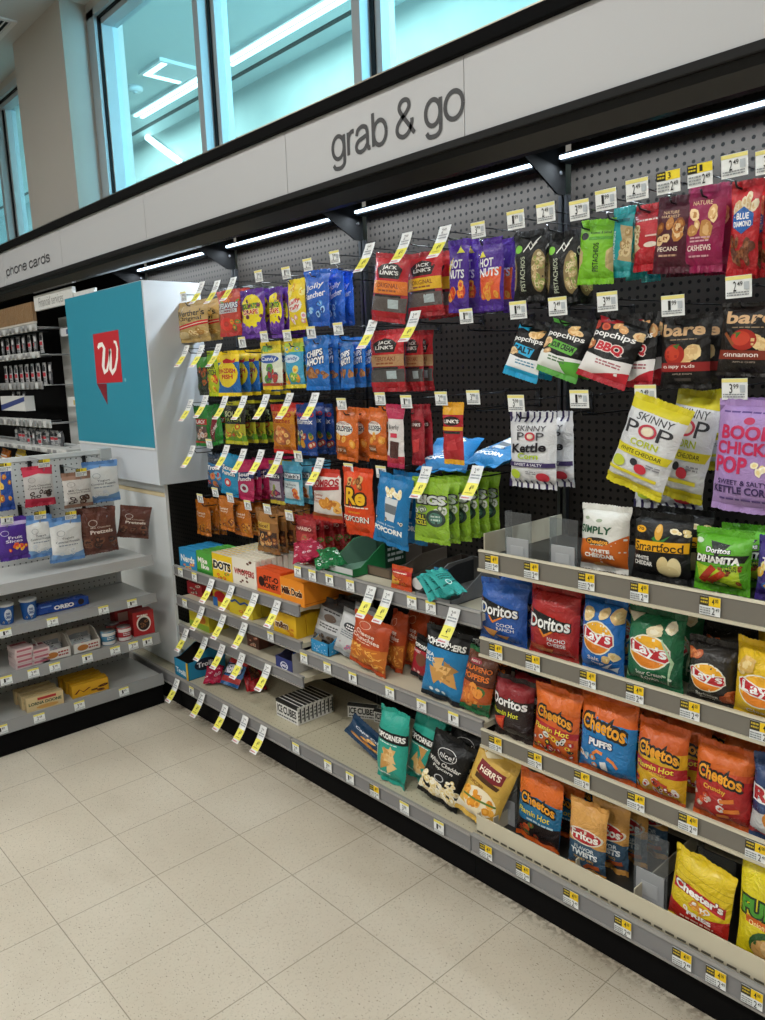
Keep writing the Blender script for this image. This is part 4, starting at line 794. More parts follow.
 'boomchicka': dict(c='#a98bc4', k='satin', d=[('Z', .1, .93, .95, .96, 1, '#5c4684'), ('E', .5, .865, .08, .035, '#b8305c'), ('T', 'BOOM', .12, .68, .88, .82, '#c22a58', {'b': .06}), ('T', 'CHICKA', .06, .53, .92, .66, '#c22a58', {'b': .06}), ('T', 'POP', .06, .34, .54, .51, '#c22a58', {'b': .06}), ('S', .64, .36, .8, .44, 4, .07, POP, 'blob'), ('T', 'SWEET & SALTY', .12, .225, .84, .275, '#3c2a5c', {'b': .03}), ('T', 'KETTLE CORN', .05, .13, .9, .21, '#3c2a5c', {'b': .05}), ('Z', .15, .05, .85, .09, 1, '#5c4684')]),
 'nerds': dict(c='#2a2f44', d=[('S', .0, .1, 1, .9, 16, .14, ['#3f78b8', '#c83c3c', '#e8e4e0', '#20243a'], 'blob'), ('P', [(.1, .66), (.9, .72), (.88, .5), (.12, .46)], '#1c2c5c'), ('T', 'Nerds', .16, .5, .84, .66, '#eef2f6', {'b': .05})]),
 'haribogreen': dict(c='#1f7a2e', d=[('R', .08, .55, .92, .72, '#b8282a'), ('T', 'BLACK', .14, .58, .86, .69, '#eeeae4', {'b': .04}), ('R', .1, .1, .9, .5, '#5c4440'), ('S', .15, .14, .85, .46, 9, .12, ['#c8a088', '#7c5a4a', '#d8d0cc'], 'blob'), ('R', 0, 0, 1, .06, '#c8352c')]),
 'haribored': dict(c='#1e7a26', d=[('L', [(.2, .1), (.75, .7)], .3, '#8a1a2a'), ('T', 'GUMMI', .3, .3, .8, .44, '#e8e0d8', {'lift': .1})]),
 'extremesour': dict(c='#1b1d14', s='#b8b424', d=[('R', 0, 0, 1, .16, '#69a321'), ('R', 0, .16, 1, .48, '#b3ae2c'), ('S', .05, .1, .95, .46, 12, .12, ['#7a8a1c', '#c8562c', '#e2d83a'], 'blob'), ('T', 'SOUR', .14, .68, .86, .84, '#c8cc9a', {'b': .06}), ('T', 'PATCH', .12, .54, .88, .66, '#8a9a4a', {'b': .04})]),
 'gummygold': dict(c='#cc7a18', s='#c8281e', d=[('R', 0, .62, 1, 1, '#d8901c'), ('R', 0, .92, 1, 1, '#c62a20'), ('T', 'HARIBO', .08, .78, .92, .9, '#c01f24', {'b': .06}), ('T', 'Peaches', .12, .64, .88, .76, '#a8281c', {'b': .03}), ('E', .5, .34, .38, .22, '#a8603c'), ('S', .2, .16, .8, .5, 9, .12, ['#e0a05a', '#d87848', '#f0c070'], 'blob'), ('R', 0, 0, 1, .08, '#b8621a')]),
 'gummyblue': dict(c='#12408c', d=[('T', 'HARIBO', .08, .80, .92, .9, '#d03438', {'b': .06}), ('T', 'Starmix', .1, .64, .9, .76, '#eef0f4', {'b': .03}), ('S', .1, .1, .9, .5, 12, .12, ['#c8942c', '#a83a2c', '#d8c8a8', '#3f7a3a'], 'blob')]),
 'goldfish': dict(c='#d0651c', d=[('E', .46, .64, .4, .16, '#e8e4dc'), ('T', 'GOLDFISH', .1, .58, .84, .70, '#1d2c44', {'b': .05}), ('T', 'PEPPERIDGE', .2, .73, .72, .78, '#8a2a1c'), ('S', .2, .3, .9, .5, 4, .12, ['#e89a34', '#f0b85a'], 'blob'), ('P', [(.15, .06), (.6, .06), (.6, .24), (.15, .24)], '#8a4a18'), ('T', 'CHEDDAR', .18, .12, .58, .18, '#f0e0c8')]),
 'peppered': dict(c='#e2dcda', s='#b82a52', d=[('R', 0, .82, 1, 1, '#b82a52'), ('R', 0, 0, 1, .14, '#b82a3a'), ('T', '& jerky', .2, .6, .8, .72, '#3a3a3c'), ('R', .3, .48, .7, .56, '#c8324a'), ('P', [(.2, .1), (.75, .1), (.8, .4), (.3, .42)], '#4c2a26')]),
 'redstick': dict(c='#9c1f2c', d=[('R', 0, .8, 1, 1, '#a82430'), ('T', 'JACK', .2, .68, .8, .74, '#e8dcd8', {'b': .04}), ('E', .5, .7, .4, .09, '#5a1a1c'), ('T', "LINK'S", .2, .67, .8, .73, '#e8dcd8', {'b': .04}), ('P', [(.2, .4), (.75, .44), (.7, .2), (.2, .14)], '#c83a3c')]),
 'yellowstick': dict(c='#b01c28', s='#e0a21c', d=[('R', 0, .86, 1, 1, '#e2a61e'), ('E', .5, .74, .42, .09, '#2a1414'), ('T', "LINK'S", .14, .70, .86, .77, '#f2ece6', {'b': .05}), ('R', 0, .56, 1, .63, '#e2a61e'), ('R', .1, .50, .9, .545, '#20161a'), ('P', [(.25, .16), (.8, .2), (.7, .4), (.3, .34)], '#c8353c')]),
 'fizzyblue': dict(c='#2f6c9c', s='#20334a', d=[('R', 0, .82, 1, 1, '#222a38'), ('T', 'Trolli', .1, .6, .9, .76, '#f0f2f4', {'b': .06, 'oc': '#1a2230', 'ow': .1, 'lift': .06}), ('S', .1, .06, .9, .5, 10, .16, ['#28506e', '#c8824a', '#d04a3c', '#5fa8d0'], 'blob')]),
 'skyblue': dict(c='#2a98c8', d=[('T', 'Sour', .12, .66, .88, .80, '#f0f4f6', {'b': .06, 'oc': '#16384c', 'ow': .1}), ('T', 'Punch', .1, .52, .9, .64, '#f0f4f6', {'b': .06, 'oc': '#16384c', 'ow': .1}), ('E', .5, .3, .2, .12, '#d8423c'), ('E', .5, .3, .1, .06, '#f0e8e0')]),
 'pinktaffy': dict(c='#b8285a', d=[('P', [(0, .7), (1, .84), (1, .62), (0, .46)], '#273a6c'), ('T', 'Sour', .12, .64, .88, .76, '#f0f0f4', {'b': .05, 'lift': .05}), ('T', 'Punch', .12, .50, .88, .62, '#f0f0f4', {'b': .05, 'lift': .05}), ('O', .5, .28, .24, .13, .5, '#d8dce0'), ('E', .5, .28, .12, .06, '#8a2040')]),
 'mixdark': dict(c='#56405c', s='#b8a42c', d=[('R', 0, .78, 1, 1, '#7a3a6a'), ('R', .08, .62, .92, .78, '#2a3048'), ('T', "Welch's", .12, .64, .88, .75, '#e8e8ec', {'b': .04}), ('R', .1, .1, .9, .55, '#b8b0bc'), ('S', .15, .1, .85, .5, 7, .15, ['#6a2a5a', '#b84a5a', '#8a9a4a'], 'blob')]),
 'fruitsnack': dict(c='#58a6c0', d=[('R', 0, .86, 1, 1, '#4a98b8'), ('R', .04, .62, .96, .8, '#26466a'), ('R', .07, .64, .93, .78, '#dfe6ea'), ('T', "Welch's", .1, .655, .9, .765, '#1d2c48', {'b': .05}), ('R', .1, .06, .9, .56, '#cfdce0'), ('T', 'Fruit Snacks', .16, .44, .78, .5, '#2a4a5c'), ('T', 'Mixed', .2, .36, .6, .42, '#2a4a5c'), ('S', .6, .08, .9, .38, 4, .14, ['#c84a2c', '#e08a3c'], 'blob')]),
 'combos': dict(c='#d8d2cc', s='#b3301e', k='satin', d=[('R', 0, .92, 1, 1, '#b83422'), ('T', 'COMBOS', .04, .70, .96, .86, '#a81f2a', {'b': .07, 'lift': .04}), ('P', [(.04, .66), (.96, .74), (.96, .66), (.04, .58)], '#a81f2a'), ('T', 'Cheddar', .1, .48, .5, .54, '#a84a2c'), ('T', 'Cheese', .1, .41, .46, .47, '#a84a2c'), ('T', 'Pretzel', .1, .34, .46, .4, '#a84a2c'), ('S', .5, .14, .92, .46, 7, .13, ['#c8842c', '#e0ac54', '#b06a24'], 'blob'), ('R', 0, 0, 1, .09, '#9a5a2c')]),
 'reeses': dict(c='#d9481c', s='#c23a14', k='satin', d=[('S', .3, .76, .72, .9, 12, .08, ['#a86a34', '#d0a060', '#6a3a1c'], 'blob'), ('T', 'Re', .2, .46, .82, .74, '#e8b424', {'b': .06, 'oc': '#3a2010', 'ow': .12, 'sh': .15}), ('Z', .1, .40, .9, .44, 1, '#f0dcc8'), ('T', 'peanut butter', .3, .31, .7, .36, '#e8b424'), ('T', 'POPCORN', .08, .17, .92, .27, '#3a1c0c', {'b': .08}), ('T', 'POPCORN', .07, .175, .91, .275, '#f4efe6', {'b': .02})]),
 'bluepopcorn': dict(c='#1c74ae', k='satin', d=[('P', [(.36, .72), (.74, .72), (.68, .36), (.4, .36)], '#cfd3d6'), ('P', [(.38, .62), (.72, .62), (.7, .48), (.39, .48)], '#6a7076'), ('S', .36, .74, .76, .86, 14, .07, POP, 'blob'), ('T', 'cookies & creme', .16, .27, .7, .30, '#dce8ee'), ('T', 'POPCORN', .06, .15, .9, .24, '#f2f4f4', {'b': .08}), ('S', .1, .34, .9, .38, 5, .04, ['#2a2a2c', '#e8e0d0'], 'blob')]),
 'bigs': dict(c='#8cb62a', d=[('T', 'BIGS', .12, .62, .95, .78, '#d8dcd8', {'b': .09, 'oc': '#22281c', 'ow': .17}), ('S', .0, .46, 1, .58, 8, .09, ['#d8dcd0', '#6a7a5a'], 'blob'), ('E', .68, .38, .26, .15, '#30443c'), ('E', .68, .38, .18, .1, '#4c7a6a'), ('Z', .56, .32, .8, .44, 2, '#b8ccc0'), ('R', .02, .22, .42, .44, '#2c3a1c'), ('T', 'DILL', .06, .34, .4, .42, '#d6cf34', {'b': .06}), ('T', 'PICKLE', .04, .24, .42, .32, '#d6cf34', {'b': .06})]),
 'carameltan': dict(c='#b4661c', d=[('T', 'Sweet', .2, .64, .76, .74, '#f0dcc0'), ('T', 'Salty', .24, .54, .74, .62, '#f0dcc0'), ('S', .1, .06, .95, .3, 9, .13, ['#7a3e16', '#c8842c'], 'blob')]),
 'trailmix': dict(c='#8c6030', d=[('R', 0, .74, 1, 1, '#a8743a'), ('R', .1, .56, .7, .74, '#c8a23c'), ('T', 'nice!', .16, .6, .6, .7, '#5c2a1c', {'b': .04}), ('R', .05, .08, .95, .5, '#3c2418'), ('S', .08, .1, .92, .48, 14, .11, ['#6e3a1e', '#b8783c', '#d8a868'], 'blob')]),
 'reddries': dict(c='#a3282c', d=[('R', .1, .6, .9, .84, '#8a1c24'), ('T', 'HARIBO', .16, .66, .84, .78, '#e8c8b8', {'b': .05}), ('S', .1, .08, .9, .46, 8, .14, ['#c8564a', '#6a9a4a', '#d88a7a'], 'blob')]),
 'simply': dict(c='#d9d9d2', s='#dcdcd6', k='satin', d=[('P', [(0, .46), (.3, .5), (.7, .44), (1, .6), (1, 0), (0, 0)], '#c86420'), ('T', 'SIMPLY', .06, .60, .74, .74, '#25563a', {'b': .05, 'sh': .1}), ('E', .2, .86, .06, .03, '#9aa890'), ('E', .5, .84, .06, .03, '#9aa890'), ('E', .48, .47, .26, .07, '#2c2014'), ('T', 'Cheetos', .26, .43, .72, .51, '#e8a02a', {'b': .05}), ('T', 'puffs', .38, .395, .64, .425, '#f0e0c0'), ('T', 'WHITE', .34, .27, .76, .34, '#f4efe6', {'b': .08}), ('T', 'CHEDDAR', .22, .17, .84, .25, '#f4efe6', {'b': .08}), ('E', .5, .02, .16, .06, '#e0a050')]),
 'smartfood': dict(c='#0d0e0f', k='satin', d=[('E', .16, .80, .1, .06, '#e8a818'), ('T', '70', .1, .78, .22, .83, '#3a2a08', {'b': .05}), ('P', [(.38, .66), (.52, .78), (.54, .64), (.7, .74), (.58, .6), (.46, .58)], '#3a7a34'), ('E', .5, .78, .07, .14, '#d9a23a'), ('E', .49, .84, .045, .07, '#e8bc60'), ('S', .75, .74, .95, .88, 5, .06, POP, 'blob'), ('P', [(.02, .42), (.98, .46), (.98, .64), (.02, .60)], '#e9ab1c'), ('T', 'Smartfood', .06, .445, .92, .595, '#201a12', {'b': .03, 'lift': .015}), ('T', 'WHITE', .06, .27, .36, .34, '#e8e6e0', {'b': .05}), ('T', 'CHEDDAR', .06, .17, .42, .25, '#e8e6e0', {'b': .05}), ('E', .6, .2, .1, .17, '#d6c28c'), ('E', .78, .2, .11, .17, '#e6d6a4'), ('E', .68, .12, .17, .1, '#dcca94')]),
 'dinamita': dict(c='#5cae22', d=[('E', .12, .88, .09, .05, '#d8e8d0'), ('P', [(.34, .9), (.7, .86), (.5, .6)], '#16200c'), ('P', [(.1, .46), (.2, .04), (.9, .04), (.86, .5), (.5, .38)], '#b8d42a'), ('T', 'Doritos', .3, .69, .72, .79, '#f2f4ee', {'b': .04, 'oc': '#111', 'ow': .1}), ('P', [(.02, .46), (.94, .54), (.98, .68), (.06, .62)], '#14160f'), ('T', 'DINAMITA', .11, .49, .88, .63, '#f6f6f0', {'b': .09, 'sh': .08}), ('L', [(.22, .1), (.46, .42)], .13, '#b8341c'), ('L', [(.34, .08), (.66, .34)], .12, '#c8401f'), ('S', .55, .1, .9, .5, 6, .05, ['#7a3a1c', '#a8582c'], 'blob'), ('E', .56, .07, .15, .06, '#4a8a22'), ('E', .56, .075, .11, .04, '#b8d86a'), ('T', 'CHILE', .6, .42, .84, .47, '#1e2a10', {'b': .04}), ('T', 'LIMON', .62, .36, .84, .41, '#1e2a10', {'b': .04})]),
 'purplechips': dict(c='#3c2a7c', d=[('S', .0, .4, .6, .6, 3, .14, ['#f0c04a', '#e8e0a0'], 'blob'), ('S', .05, .05, .9, .3, 4, .14, ['#d0a04a', '#2a60b0'], 'blob'), ('T', 'TAKIS', .2, .6, .9, .74, '#e8e0f0', {'b': .06})]),
 'doritosblue': dict(c='#1f55a8', d=DORI(.56, ('COOL', 'RANCH')) + [('P', [(.16, .22), (.52, .2), (.36, .04)], '#d99a48'), ('P', [(.46, .12), (.76, .14), (.6, .0)], '#c98838')]),
 'doritosred': dict(c='#ab2320', d=DORI(.52, ('NACHO', 'CHEESE')) + [('P', [(.06, .14), (.42, .16), (.5, .02), (.1, .0)], '#c8562c'), ('P', [(.3, .1), (.6, .12), (.5, .0)], '#d87a34')]),
 'doritosblack': dict(c='#241416', d=[('R', 0, .72, 1, 1, '#8a1c24'), ('T', 'Doritos', .06, .58, .94, .76, '#f2f0ee', {'b': .05, 'oc': '#111', 'ow': .1, 'lift': -.02}), ('T', 'Flamin Hot', .06, .40, .78, .50, '#dfe03a', {'b': .04, 'sh': .15}), ('P', [(.06, .3), (.44, .4), (.34, .04)], '#c8301c'), ('P', [(.14, .28), (.4, .34), (.32, .12)], '#e2502a')]),
 'laysblue': dict(c='#1c6cc0', d=LAYS(.50, ('Salt &', 'Vinegar')) + [('S', .14, .78, .3, .9, 2, .13, ['#d8b878', '#ecd6a0'], 'blob'), ('S', .62, .74, .95, .92, 3, .15, ['#dcbc80', '#ecd6a0'], 'blob'), ('S', .72, .2, .88, .26, 2, .12, ['#d8b878', '#ecd6a0'], 'blob'), ('P', [(.52, .02), (.86, .16), (.7, .04), (.96, .1), (.9, 0)], '#d8e6f0')]),
 'laysgreen': dict(c='#1c6a44', d=LAYS(.50, ('Sour Cream', '& Onion')) + [('P', [(.0, 1), (.3, 1), (.16, .88)], '#d8ccb0'), ('S', .56, .8, .86, .92, 3, .15, ['#e6d8b0', '#f4ecd0'], 'blob'), ('L', [(.82, .05), (.9, .4), (.72, .72)], [.02, .05, .02], '#b8d8b0'), ('S', .76, .14, .9, .2, 2, .04, ['#e8f0e0', '#b8d8b0'], 'blob'), ('L', [(.0, .2), (.08, .02)], .06, '#a8d09a')]),
 'laysblack': dict(c='#232120', d=LAYS(.46, ('Barbecue', 'Flavored')) + [('S', .02, .80, .3, .9, 3, .13, ['#b8582c', '#d88248'], 'blob'), ('S', .84, .06, 1, .2, 3, .13, ['#a84a24', '#c86a38'], 'blob')]),
 'laysyellow': dict(c='#e8c020', d=LAYS(.42, ('Classic', 'Potato')) + [('S', .1, .66, .34, .84, 3, .14, ['#e2b860', '#f0d694'], 'blob')]),
 'cheetoshot': dict(c='#d8601c', d=[('R', 0, .74, 1, 1, '#dc6a20'), ('P', [(0, .52), (1, .46), (1, .34), (0, .4)], '#b3242a'), ('R', 0, 0, 1, .36, '#c85a1e'), CHEET(.54, .72), ('T', 'Flamin Hot', .08, .385, .86, .47, '#f4e04a', {'b': .03, 'sh': .1}), ('S', .05, .04, .95, .33, 26, .07, ['#e8c82c', '#b8262a', '#e8e4dc', '#241816'], 'blob')]),
 'cheetospuffs': dict(c='#1b7cc0', s='#cc5a1c', d=[('P', [(0, 1), (1, 1), (1, .74), (.5, .8), (0, .66)], '#d8641e'), CHEET(.58, .78), ('T', 'PUFFS', .28, .42, .70, .52, '#f2f4f6', {'b': .09, 'oc': '#123a6a', 'ow': .16}), ('S', .1, .1, .4, .34, 6, .06, ['#e8e6e2', '#d8883a', '#8ac4e4'], 'blob'), ('L', [(.36, .3), (.44, .36), (.54, .34)], .045, '#e8863a'), ('L', [(.62, .3), (.72, .26), (.78, .18)], .045, '#e8863a'), ('L', [(.3, .1), (.44, .06), (.6, .02)], .045, '#e8863a'), ('P', [(.5, .22), (.6, .24), (.62, .1), (.5, .1)], '#e6eaec')]),
 'cheetosyellow': dict(c='#dfae20', s='#c8561c', d=[('R', 0, .72, 1, 1, '#cc5c1e'), ('P', [(0, .56), (1, .5), (1, .34), (0, .40)], '#b3242a'), CHEET(.58, .76), ('T', 'Flamin Hot', .1, .42, .84, .50, '#f4e04a', {'b': .03, 'sh': .1}), ('T', 'Crunchy', .36, .365, .72, .405, '#f4e04a'), ('S', .06, .04, .6, .28, 10, .08, ['#e8e0d4', '#c83a24', '#2a1c14'], 'blob'), ('L', [(.5, .3), (.74, .22)], .05, '#b83a20'), ('S', .6, .04, .95, .24, 8, .05, ['#9a2a1c', '#e8dcd0'], 'blob')]),
 'cheetosred': dict(c='#b3201f', s='#cc5a1c', d=[('R', 0, .76, 1, 1, '#d2641e'), ('P', [(0, .76), (1, .76), (1, .66), (.6, .72), (0, .64)], '#c8461c'), CHEET(.56, .74), ('T', 'Crunchy', .26, .44, .66, .53, '#e8b43a', {'b': .04, 'lift': -.01}), ('S', .05, .14, .6, .38, 9, .07, ['#e8e0dc', '#d8481f', '#c8a89a'], 'blob'), ('L', [(.56, .34), (.8, .4)], .06, '#e07a2c'), ('L', [(.62, .2), (.88, .26)], .06, '#e07a2c'), ('L', [(.5, .1), (.7, .12)], .05, '#e07a2c')]),
 'ruffles': dict(c='#2b4470', d=[('P', [(0, .34), (1, .44), (1, 0), (0, 0)], '#d4d6d8'), ('P', [(0, .1), (1, .04), (1, 0), (0, 0)], '#b8222c'), ('T', 'RUFFLES', .1, .52, 1.9, .70, '#b8222c', {'b': .08, 'oc': '#f2f2f4', 'ow': .14}), ('S', .25, .2, .8, .38, 3, .16, ['#e8a24a', '#d88a34'], 'blob')]),
 'cheetosblue': dict(c='#1c6c98', s='#cc5a1c', d=[('P', [(0, 1), (1, 1), (1, .68), (.5, .74), (0, .66)], '#dc6a1e'), CHEET(.54, .70), ('T', 'Flamin Hot', .08, .40, .8, .49, '#e8d83a', {'b': .02, 'sh': .1}), ('P', [(0, .28), (1, .34), (1, 0), (0, 0)], '#241c1c'), ('S', .1, .04, .6, .28, 10, .08, ['#a83a24', '#5c6a3a', '#c8582c'], 'blob'), ('Z', .3, .31, .9, .37, 1, '#bcd8e4')]),
 'fritos': dict(c='#3d5a72', s='#d09648', d=[('P', [(0, 1), (1, 1), (1, .4), (.5, .46), (0, .42)], '#d8a054'), ('E', .5, .56, .46, .13, '#e8e0d0'), ('E', .5, .56, .42, .11, '#b3242a'), ('T', 'Fritos', .14, .50, .86, .63, '#f4f0e8', {'b': .06}), ('T', 'FLAVOR', .24, .33, .78, .39, '#dce4e8', {'b': .03}), ('T', 'TWISTS', .14, .23, .86, .32, '#e6ecee', {'b': .08}), ('T', 'HONEY BBQ', .24, .16, .76, .21, '#e0b050'), ('L', [(.5, .04), (.6, .1), (.9, .12)], .07, '#b8582c')]),
 'fries': dict(c='#e3c61e', d=[('P', [(0, .3), (.5, .22), (1, .32), (1, 0), (0, 0)], '#b6241f'), ('L', [(0, .9), (1, .72)], .008, '#b89a14'), ('L', [(0, .8), (1, .62)], .008, '#b89a14'), ('P', [(.06, .68), (.3, .66), (.6, .6), (.94, .52), (.94, .36), (.6, .46), (.3, .52), (.06, .52)], '#c4222c'), ('T', "Chester's", .09, .49, .91, .62, '#f6f2ec', {'b': .07, 'oc': '#8a161c', 'ow': .1, 'lift': -.065}), ('S', .2, .28, .7, .42, 9, .07, ['#d88a2c', '#f0e8dc', '#e8a838'], 'blob'), ('T', 'FRIES', .36, .19, .76, .26, '#f6f2ec', {'b': .07, 'lift': -.02}), ('Z', .25, .1, .8, .16, 1, '#e8b8a8')]),
 'funyuns': dict(c='#e0cf1e', d=[('T', 'FUNYUNS', .08, .50, 1.7, .68, '#4a9a2a', {'b': .09, 'oc': '#1e3a14', 'ow': .16}), ('P', [(.18, .42), (1, .36), (1, .44), (.18, .5)], '#d8661c'), ('T', 'Onion Flavored', .24, .40, .96, .46, '#f6ec9a'), ('O', .66, .2, .4, .19, .35, '#2c5a2a'), ('E', .6, .16, .3, .14, '#c89a5c'), ('O', .72, .22, .24, .12, .4, '#d8b47c'), ('L', [(.8, .7), (.86, .88)], .03, '#f2efe0')]),
 'pretzelpink': dict(c='#cfcbc8', s='#c22a44', k='satin', d=[('P', [(0, 1), (1, 1), (1, .82), (.5, .88), (0, .80)], '#c4304a'), ('O', .25, .7, .12, .08, .12, '#8a8580'), ('T', 'Dark Chocolate', .14, .5, .9, .56, '#3a3432'), ('T', 'Covered Pretzels', .1, .42, .94, .48, '#3a3432'), ('S', .2, .18, .85, .34, 10, .1, ['#2c2220', '#4a3a34'], 'ring'), ('P', [(0, .16), (1, .12), (1, 0), (0, 0)], '#c4304a')]),
 'pretzelbrown': dict(c='#d0ccc8', s='#8c6a58', k='satin', d=[('R', 0, .86, 1, 1, '#9a7866'), ('O', .25, .7, .14, .09, .12, '#8a8580'), ('T', 'Milk Chocolate', .14, .46, .9, .52, '#3a3432'), ('T', 'Covered Pretzels', .1, .38, .94, .44, '#3a3432'), ('S', .2, .06, .85, .24, 9, .12, ['#3a2420', '#5a3e34'], 'ring')]),
 'yogurtblue': dict(c='#dddedd', s='#5f8cc4', k='satin', d=[('P', [(0, 1), (1, 1), (1, .9), (.5, .94), (0, .87)], '#6a96cc'), ('O', .3, .68, .12, .08, .12, '#8a9098'), ('T', 'Yogurt', .3, .5, .7, .57, '#3c4450'), ('T', 'Covered Pretzels', .12, .42, .88, .48, '#3c4450'), ('Z', .2, .32, .8, .38, 1, '#8a94a0'), ('P', [(0, .14), (.5, .08), (1, .16), (1, 0), (0, 0)], '#7aa2d0'), ('S', .15, .1, .85, .24, 6, .08, ['#e8eaec', '#cfd6de'], 'ring')]),
 'purplegummy': dict(c='#4c2a8c', k='satin', d=[('R', 0, .9, 1, 1, '#b8a8d0'), ('O', .2, .7, .14, .08, .12, '#d8d0e8'), ('T', 'Fruit', .3, .52, .8, .6, '#e8e0f0', {'b': .03}), ('T', 'Slices', .2, .42, .8, .5, '#e8e0f0', {'b': .03}), ('S', .1, .18, .95, .34, 9, .1, ['#e86a2c', '#d83a4a', '#f0c23c'], 'blob')]),
 'brownpretzel': dict(c='#5c2f22', k='foil', d=[('O', .28, .72, .13, .09, .12, '#d8c8bc'), ('T', 'Pretzels', .18, .44, .86, .54, '#ecdcd0', {'b': .04}), ('T', 'Milk Chocolate', .2, .58, .8, .63, '#d8c0b0'), ('S', .1, .1, .9, .34, 9, .12, ['#3a1c14', '#7a4a34'], 'blob')]),
 'minibag': dict(c='#1f4aa0', d=[('P', [(0, 1), (.5, 1), (.3, 0), (0, 0)], '#e8b020'), ('S', .1, .1, .95, .9, 12, .12, ['#e8a838', '#c8702c', '#f0d060'], 'blob')]),
 'corners': dict(c='#2aa08e', k='satin', d=[('R', 0, .60, 1, .76, '#0d0e0f'), ('T', 'POPCORNERS', .06, .64, .96, .73, '#f2f2ee', {'b': .07}), ('S', .38, .16, .62, .52, 6, .21, ['#dcae6c', '#c89450', '#e6c48a'], 'tri'), ('Z', .2, .56, .8, .59, 1, '#dff0ea'), ('Z', .12, .08, .6, .13, 1, '#dff0ea'), ('V', 'WHITE', .06, .3, .14, .5, '#eaf4f0')]),
 'cornersblue': dict(c='#1f7cb4', k='satin', s='#1c1e22', d=[('R', 0, .78, 1, 1, '#0d0e0f'), ('T', 'POPCORNERS', .06, .80, .96, .90, '#f2f2ee', {'b': .07}), ('S', .4, .22, .75, .62, 7, .22, ['#c89450', '#dcae6c', '#a87a40'], 'tri'), ('T', 'SEA', .08, .62, .34, .68, '#f0f4f6', {'b': .05}), ('T', 'SALT', .08, .54, .36, .60, '#f0f4f6', {'b': .05}), ('E', .3, .1, .05, .03, '#dce8ee'), ('E', .45, .1, .05, .03, '#dce8ee'), ('E', .6, .1, .05, .03, '#dce8ee')]),
 'cornersred': dict(c='#a82232', k='satin', s='#1c1e22', d=[('R', 0, .76, 1, 1, '#0d0e0f'), ('T', 'POPCORNERS', .06, .80, .96, .90, '#f2f2ee', {'b': .07}), ('E', .55, .5, .25, .18, '#7a4a34'), ('E', .25, .12, .06, .04, '#e8d0cc'), ('E', .5, .12, .06, .04, '#e8d0cc'), ('T', 'SWEET', .08, .66, .5, .73, '#f0e4e0', {'b': .03})]),
 'capecod': dict(c='#1c3a58', k='satin', d=[('T', 'Cape Cod', .2, .7, .9, .86, '#d8dce0', {'b': .03, 'lift': .04}), ('S', .1, .1, .9, .62, 7, .14, ['#c88c3c', '#e0ac5c', '#b87830'], 'blob'), ('T', 'Original', .2, .1, .7, .18, '#dfe4e8')]),
 'whitecheddar': dict(c='#0d0e0f', k='satin', d=[('O', .5, .78, .24, .11, .07, '#d8d8d8'), ('T', 'nice!', .34, .73, .68, .82, '#e8e8e6', {'b': .01}), ('T', 'White Cheddar', .1, .58, .9, .65, '#e8e6e0', {'b': .02}), ('T', 'Popcorn', .26, .50, .76, .56, '#e8e6e0', {'b': .02}), ('O', .5, .38, .12, .06, .2, '#c8c8c8'), ('S', .02, .02, .98, .28, 38, .075, POP, 'blob'), ('S', .05, .02, .95, .3, 30, .08, POP, 'blob'), ('S', .1, .3, .3, .4, 4, .05, POP, 'blob'), ('S', .7, .3, .92, .42, 5, .05, POP, 'blob')]),
 'herrs': dict(c='#cfa84c', k='satin', d=[('P', [(0, 1), (.3, .9), (.6, 1)], '#e8dcb8'), ('P', [(.2, .86), (.84, .82), (.84, .66), (.5, .6), (.18, .68)], '#7a2228'), ('T', "HERR'S", .26, .70, .78, .79, '#f0e4d0', {'b': .05}), ('P', [(.2, .66), (.84, .62), (.8, .56), (.2, .58)], '#4a3018'), ('R', 0, .0, 1, .12, '#e8e0cc'), ('E', .5, .28, .42, .2, '#ecdfc0'), ('S', .15, .18, .85, .42, 14, .09, ['#e0962c', '#f0b04a', '#d08424'], 'blob'), ('L', [(.1, .26), (.9, .34)], .03, '#5c7a34'), ('T', 'POPCORN', .1, .48, .5, .53, '#8a5a1c', {'b': .03})]),
 'crunchies': dict(c='#b8481e', k='satin', d=[('O', .4, .88, .16, .07, .1, '#e8c8b0'), ('T', 'Cheese', .2, .68, .72, .77, '#f6ece0', {'b': .02, 'lift': -.01}), ('T', 'Crunchies', .1, .57, .86, .66, '#f6ece0', {'b': .02, 'lift': -.01}), ('Z', .26, .51, .66, .54, 1, '#f0d8c0'), ('P', [(0, .48), (.5, .44), (1, .5), (1, 0), (0, 0)], '#c8702a'), ('S', .02, .02, .98, .46, 90, .06, ['#e8a040', '#f2bc62', '#c8762a'], 'stick')]),
 'poppers': dict(c='#5a2c1c', k='foil', s='#226a3c', d=[('P', [(0, 1), (1, 1), (1, .6), (0, .5)], '#6a3a22'), ('E', .4, .87, .2, .05, '#a8283c'), ('T', "HERR'S", .26, .85, .54, .89, '#f0e0d0', {'b': .03}), ('T', 'JALAPENO', .06, .68, .94, .80, '#ec7a2c', {'b': .07, 'oc': '#2a1a12', 'ow': .12}), ('T', 'POPPERS', .1, .55, .90, .66, '#ec7a2c', {'b': .07, 'oc': '#2a1a12', 'ow': .12}), ('P', [(0, .5), (1, .46), (1, 0), (0, 0)], '#b8521e'), ('E', .66, .36, .2, .1, '#3c6a2c'), ('S', .08, .08, .75, .46, 16, .17, ['#e07a24', '#f09a3c', '#c8621c'], 'blob'), ('P', [(.5, .1), (1, .18), (1, 0), (.4, 0)], '#226a3c')]),
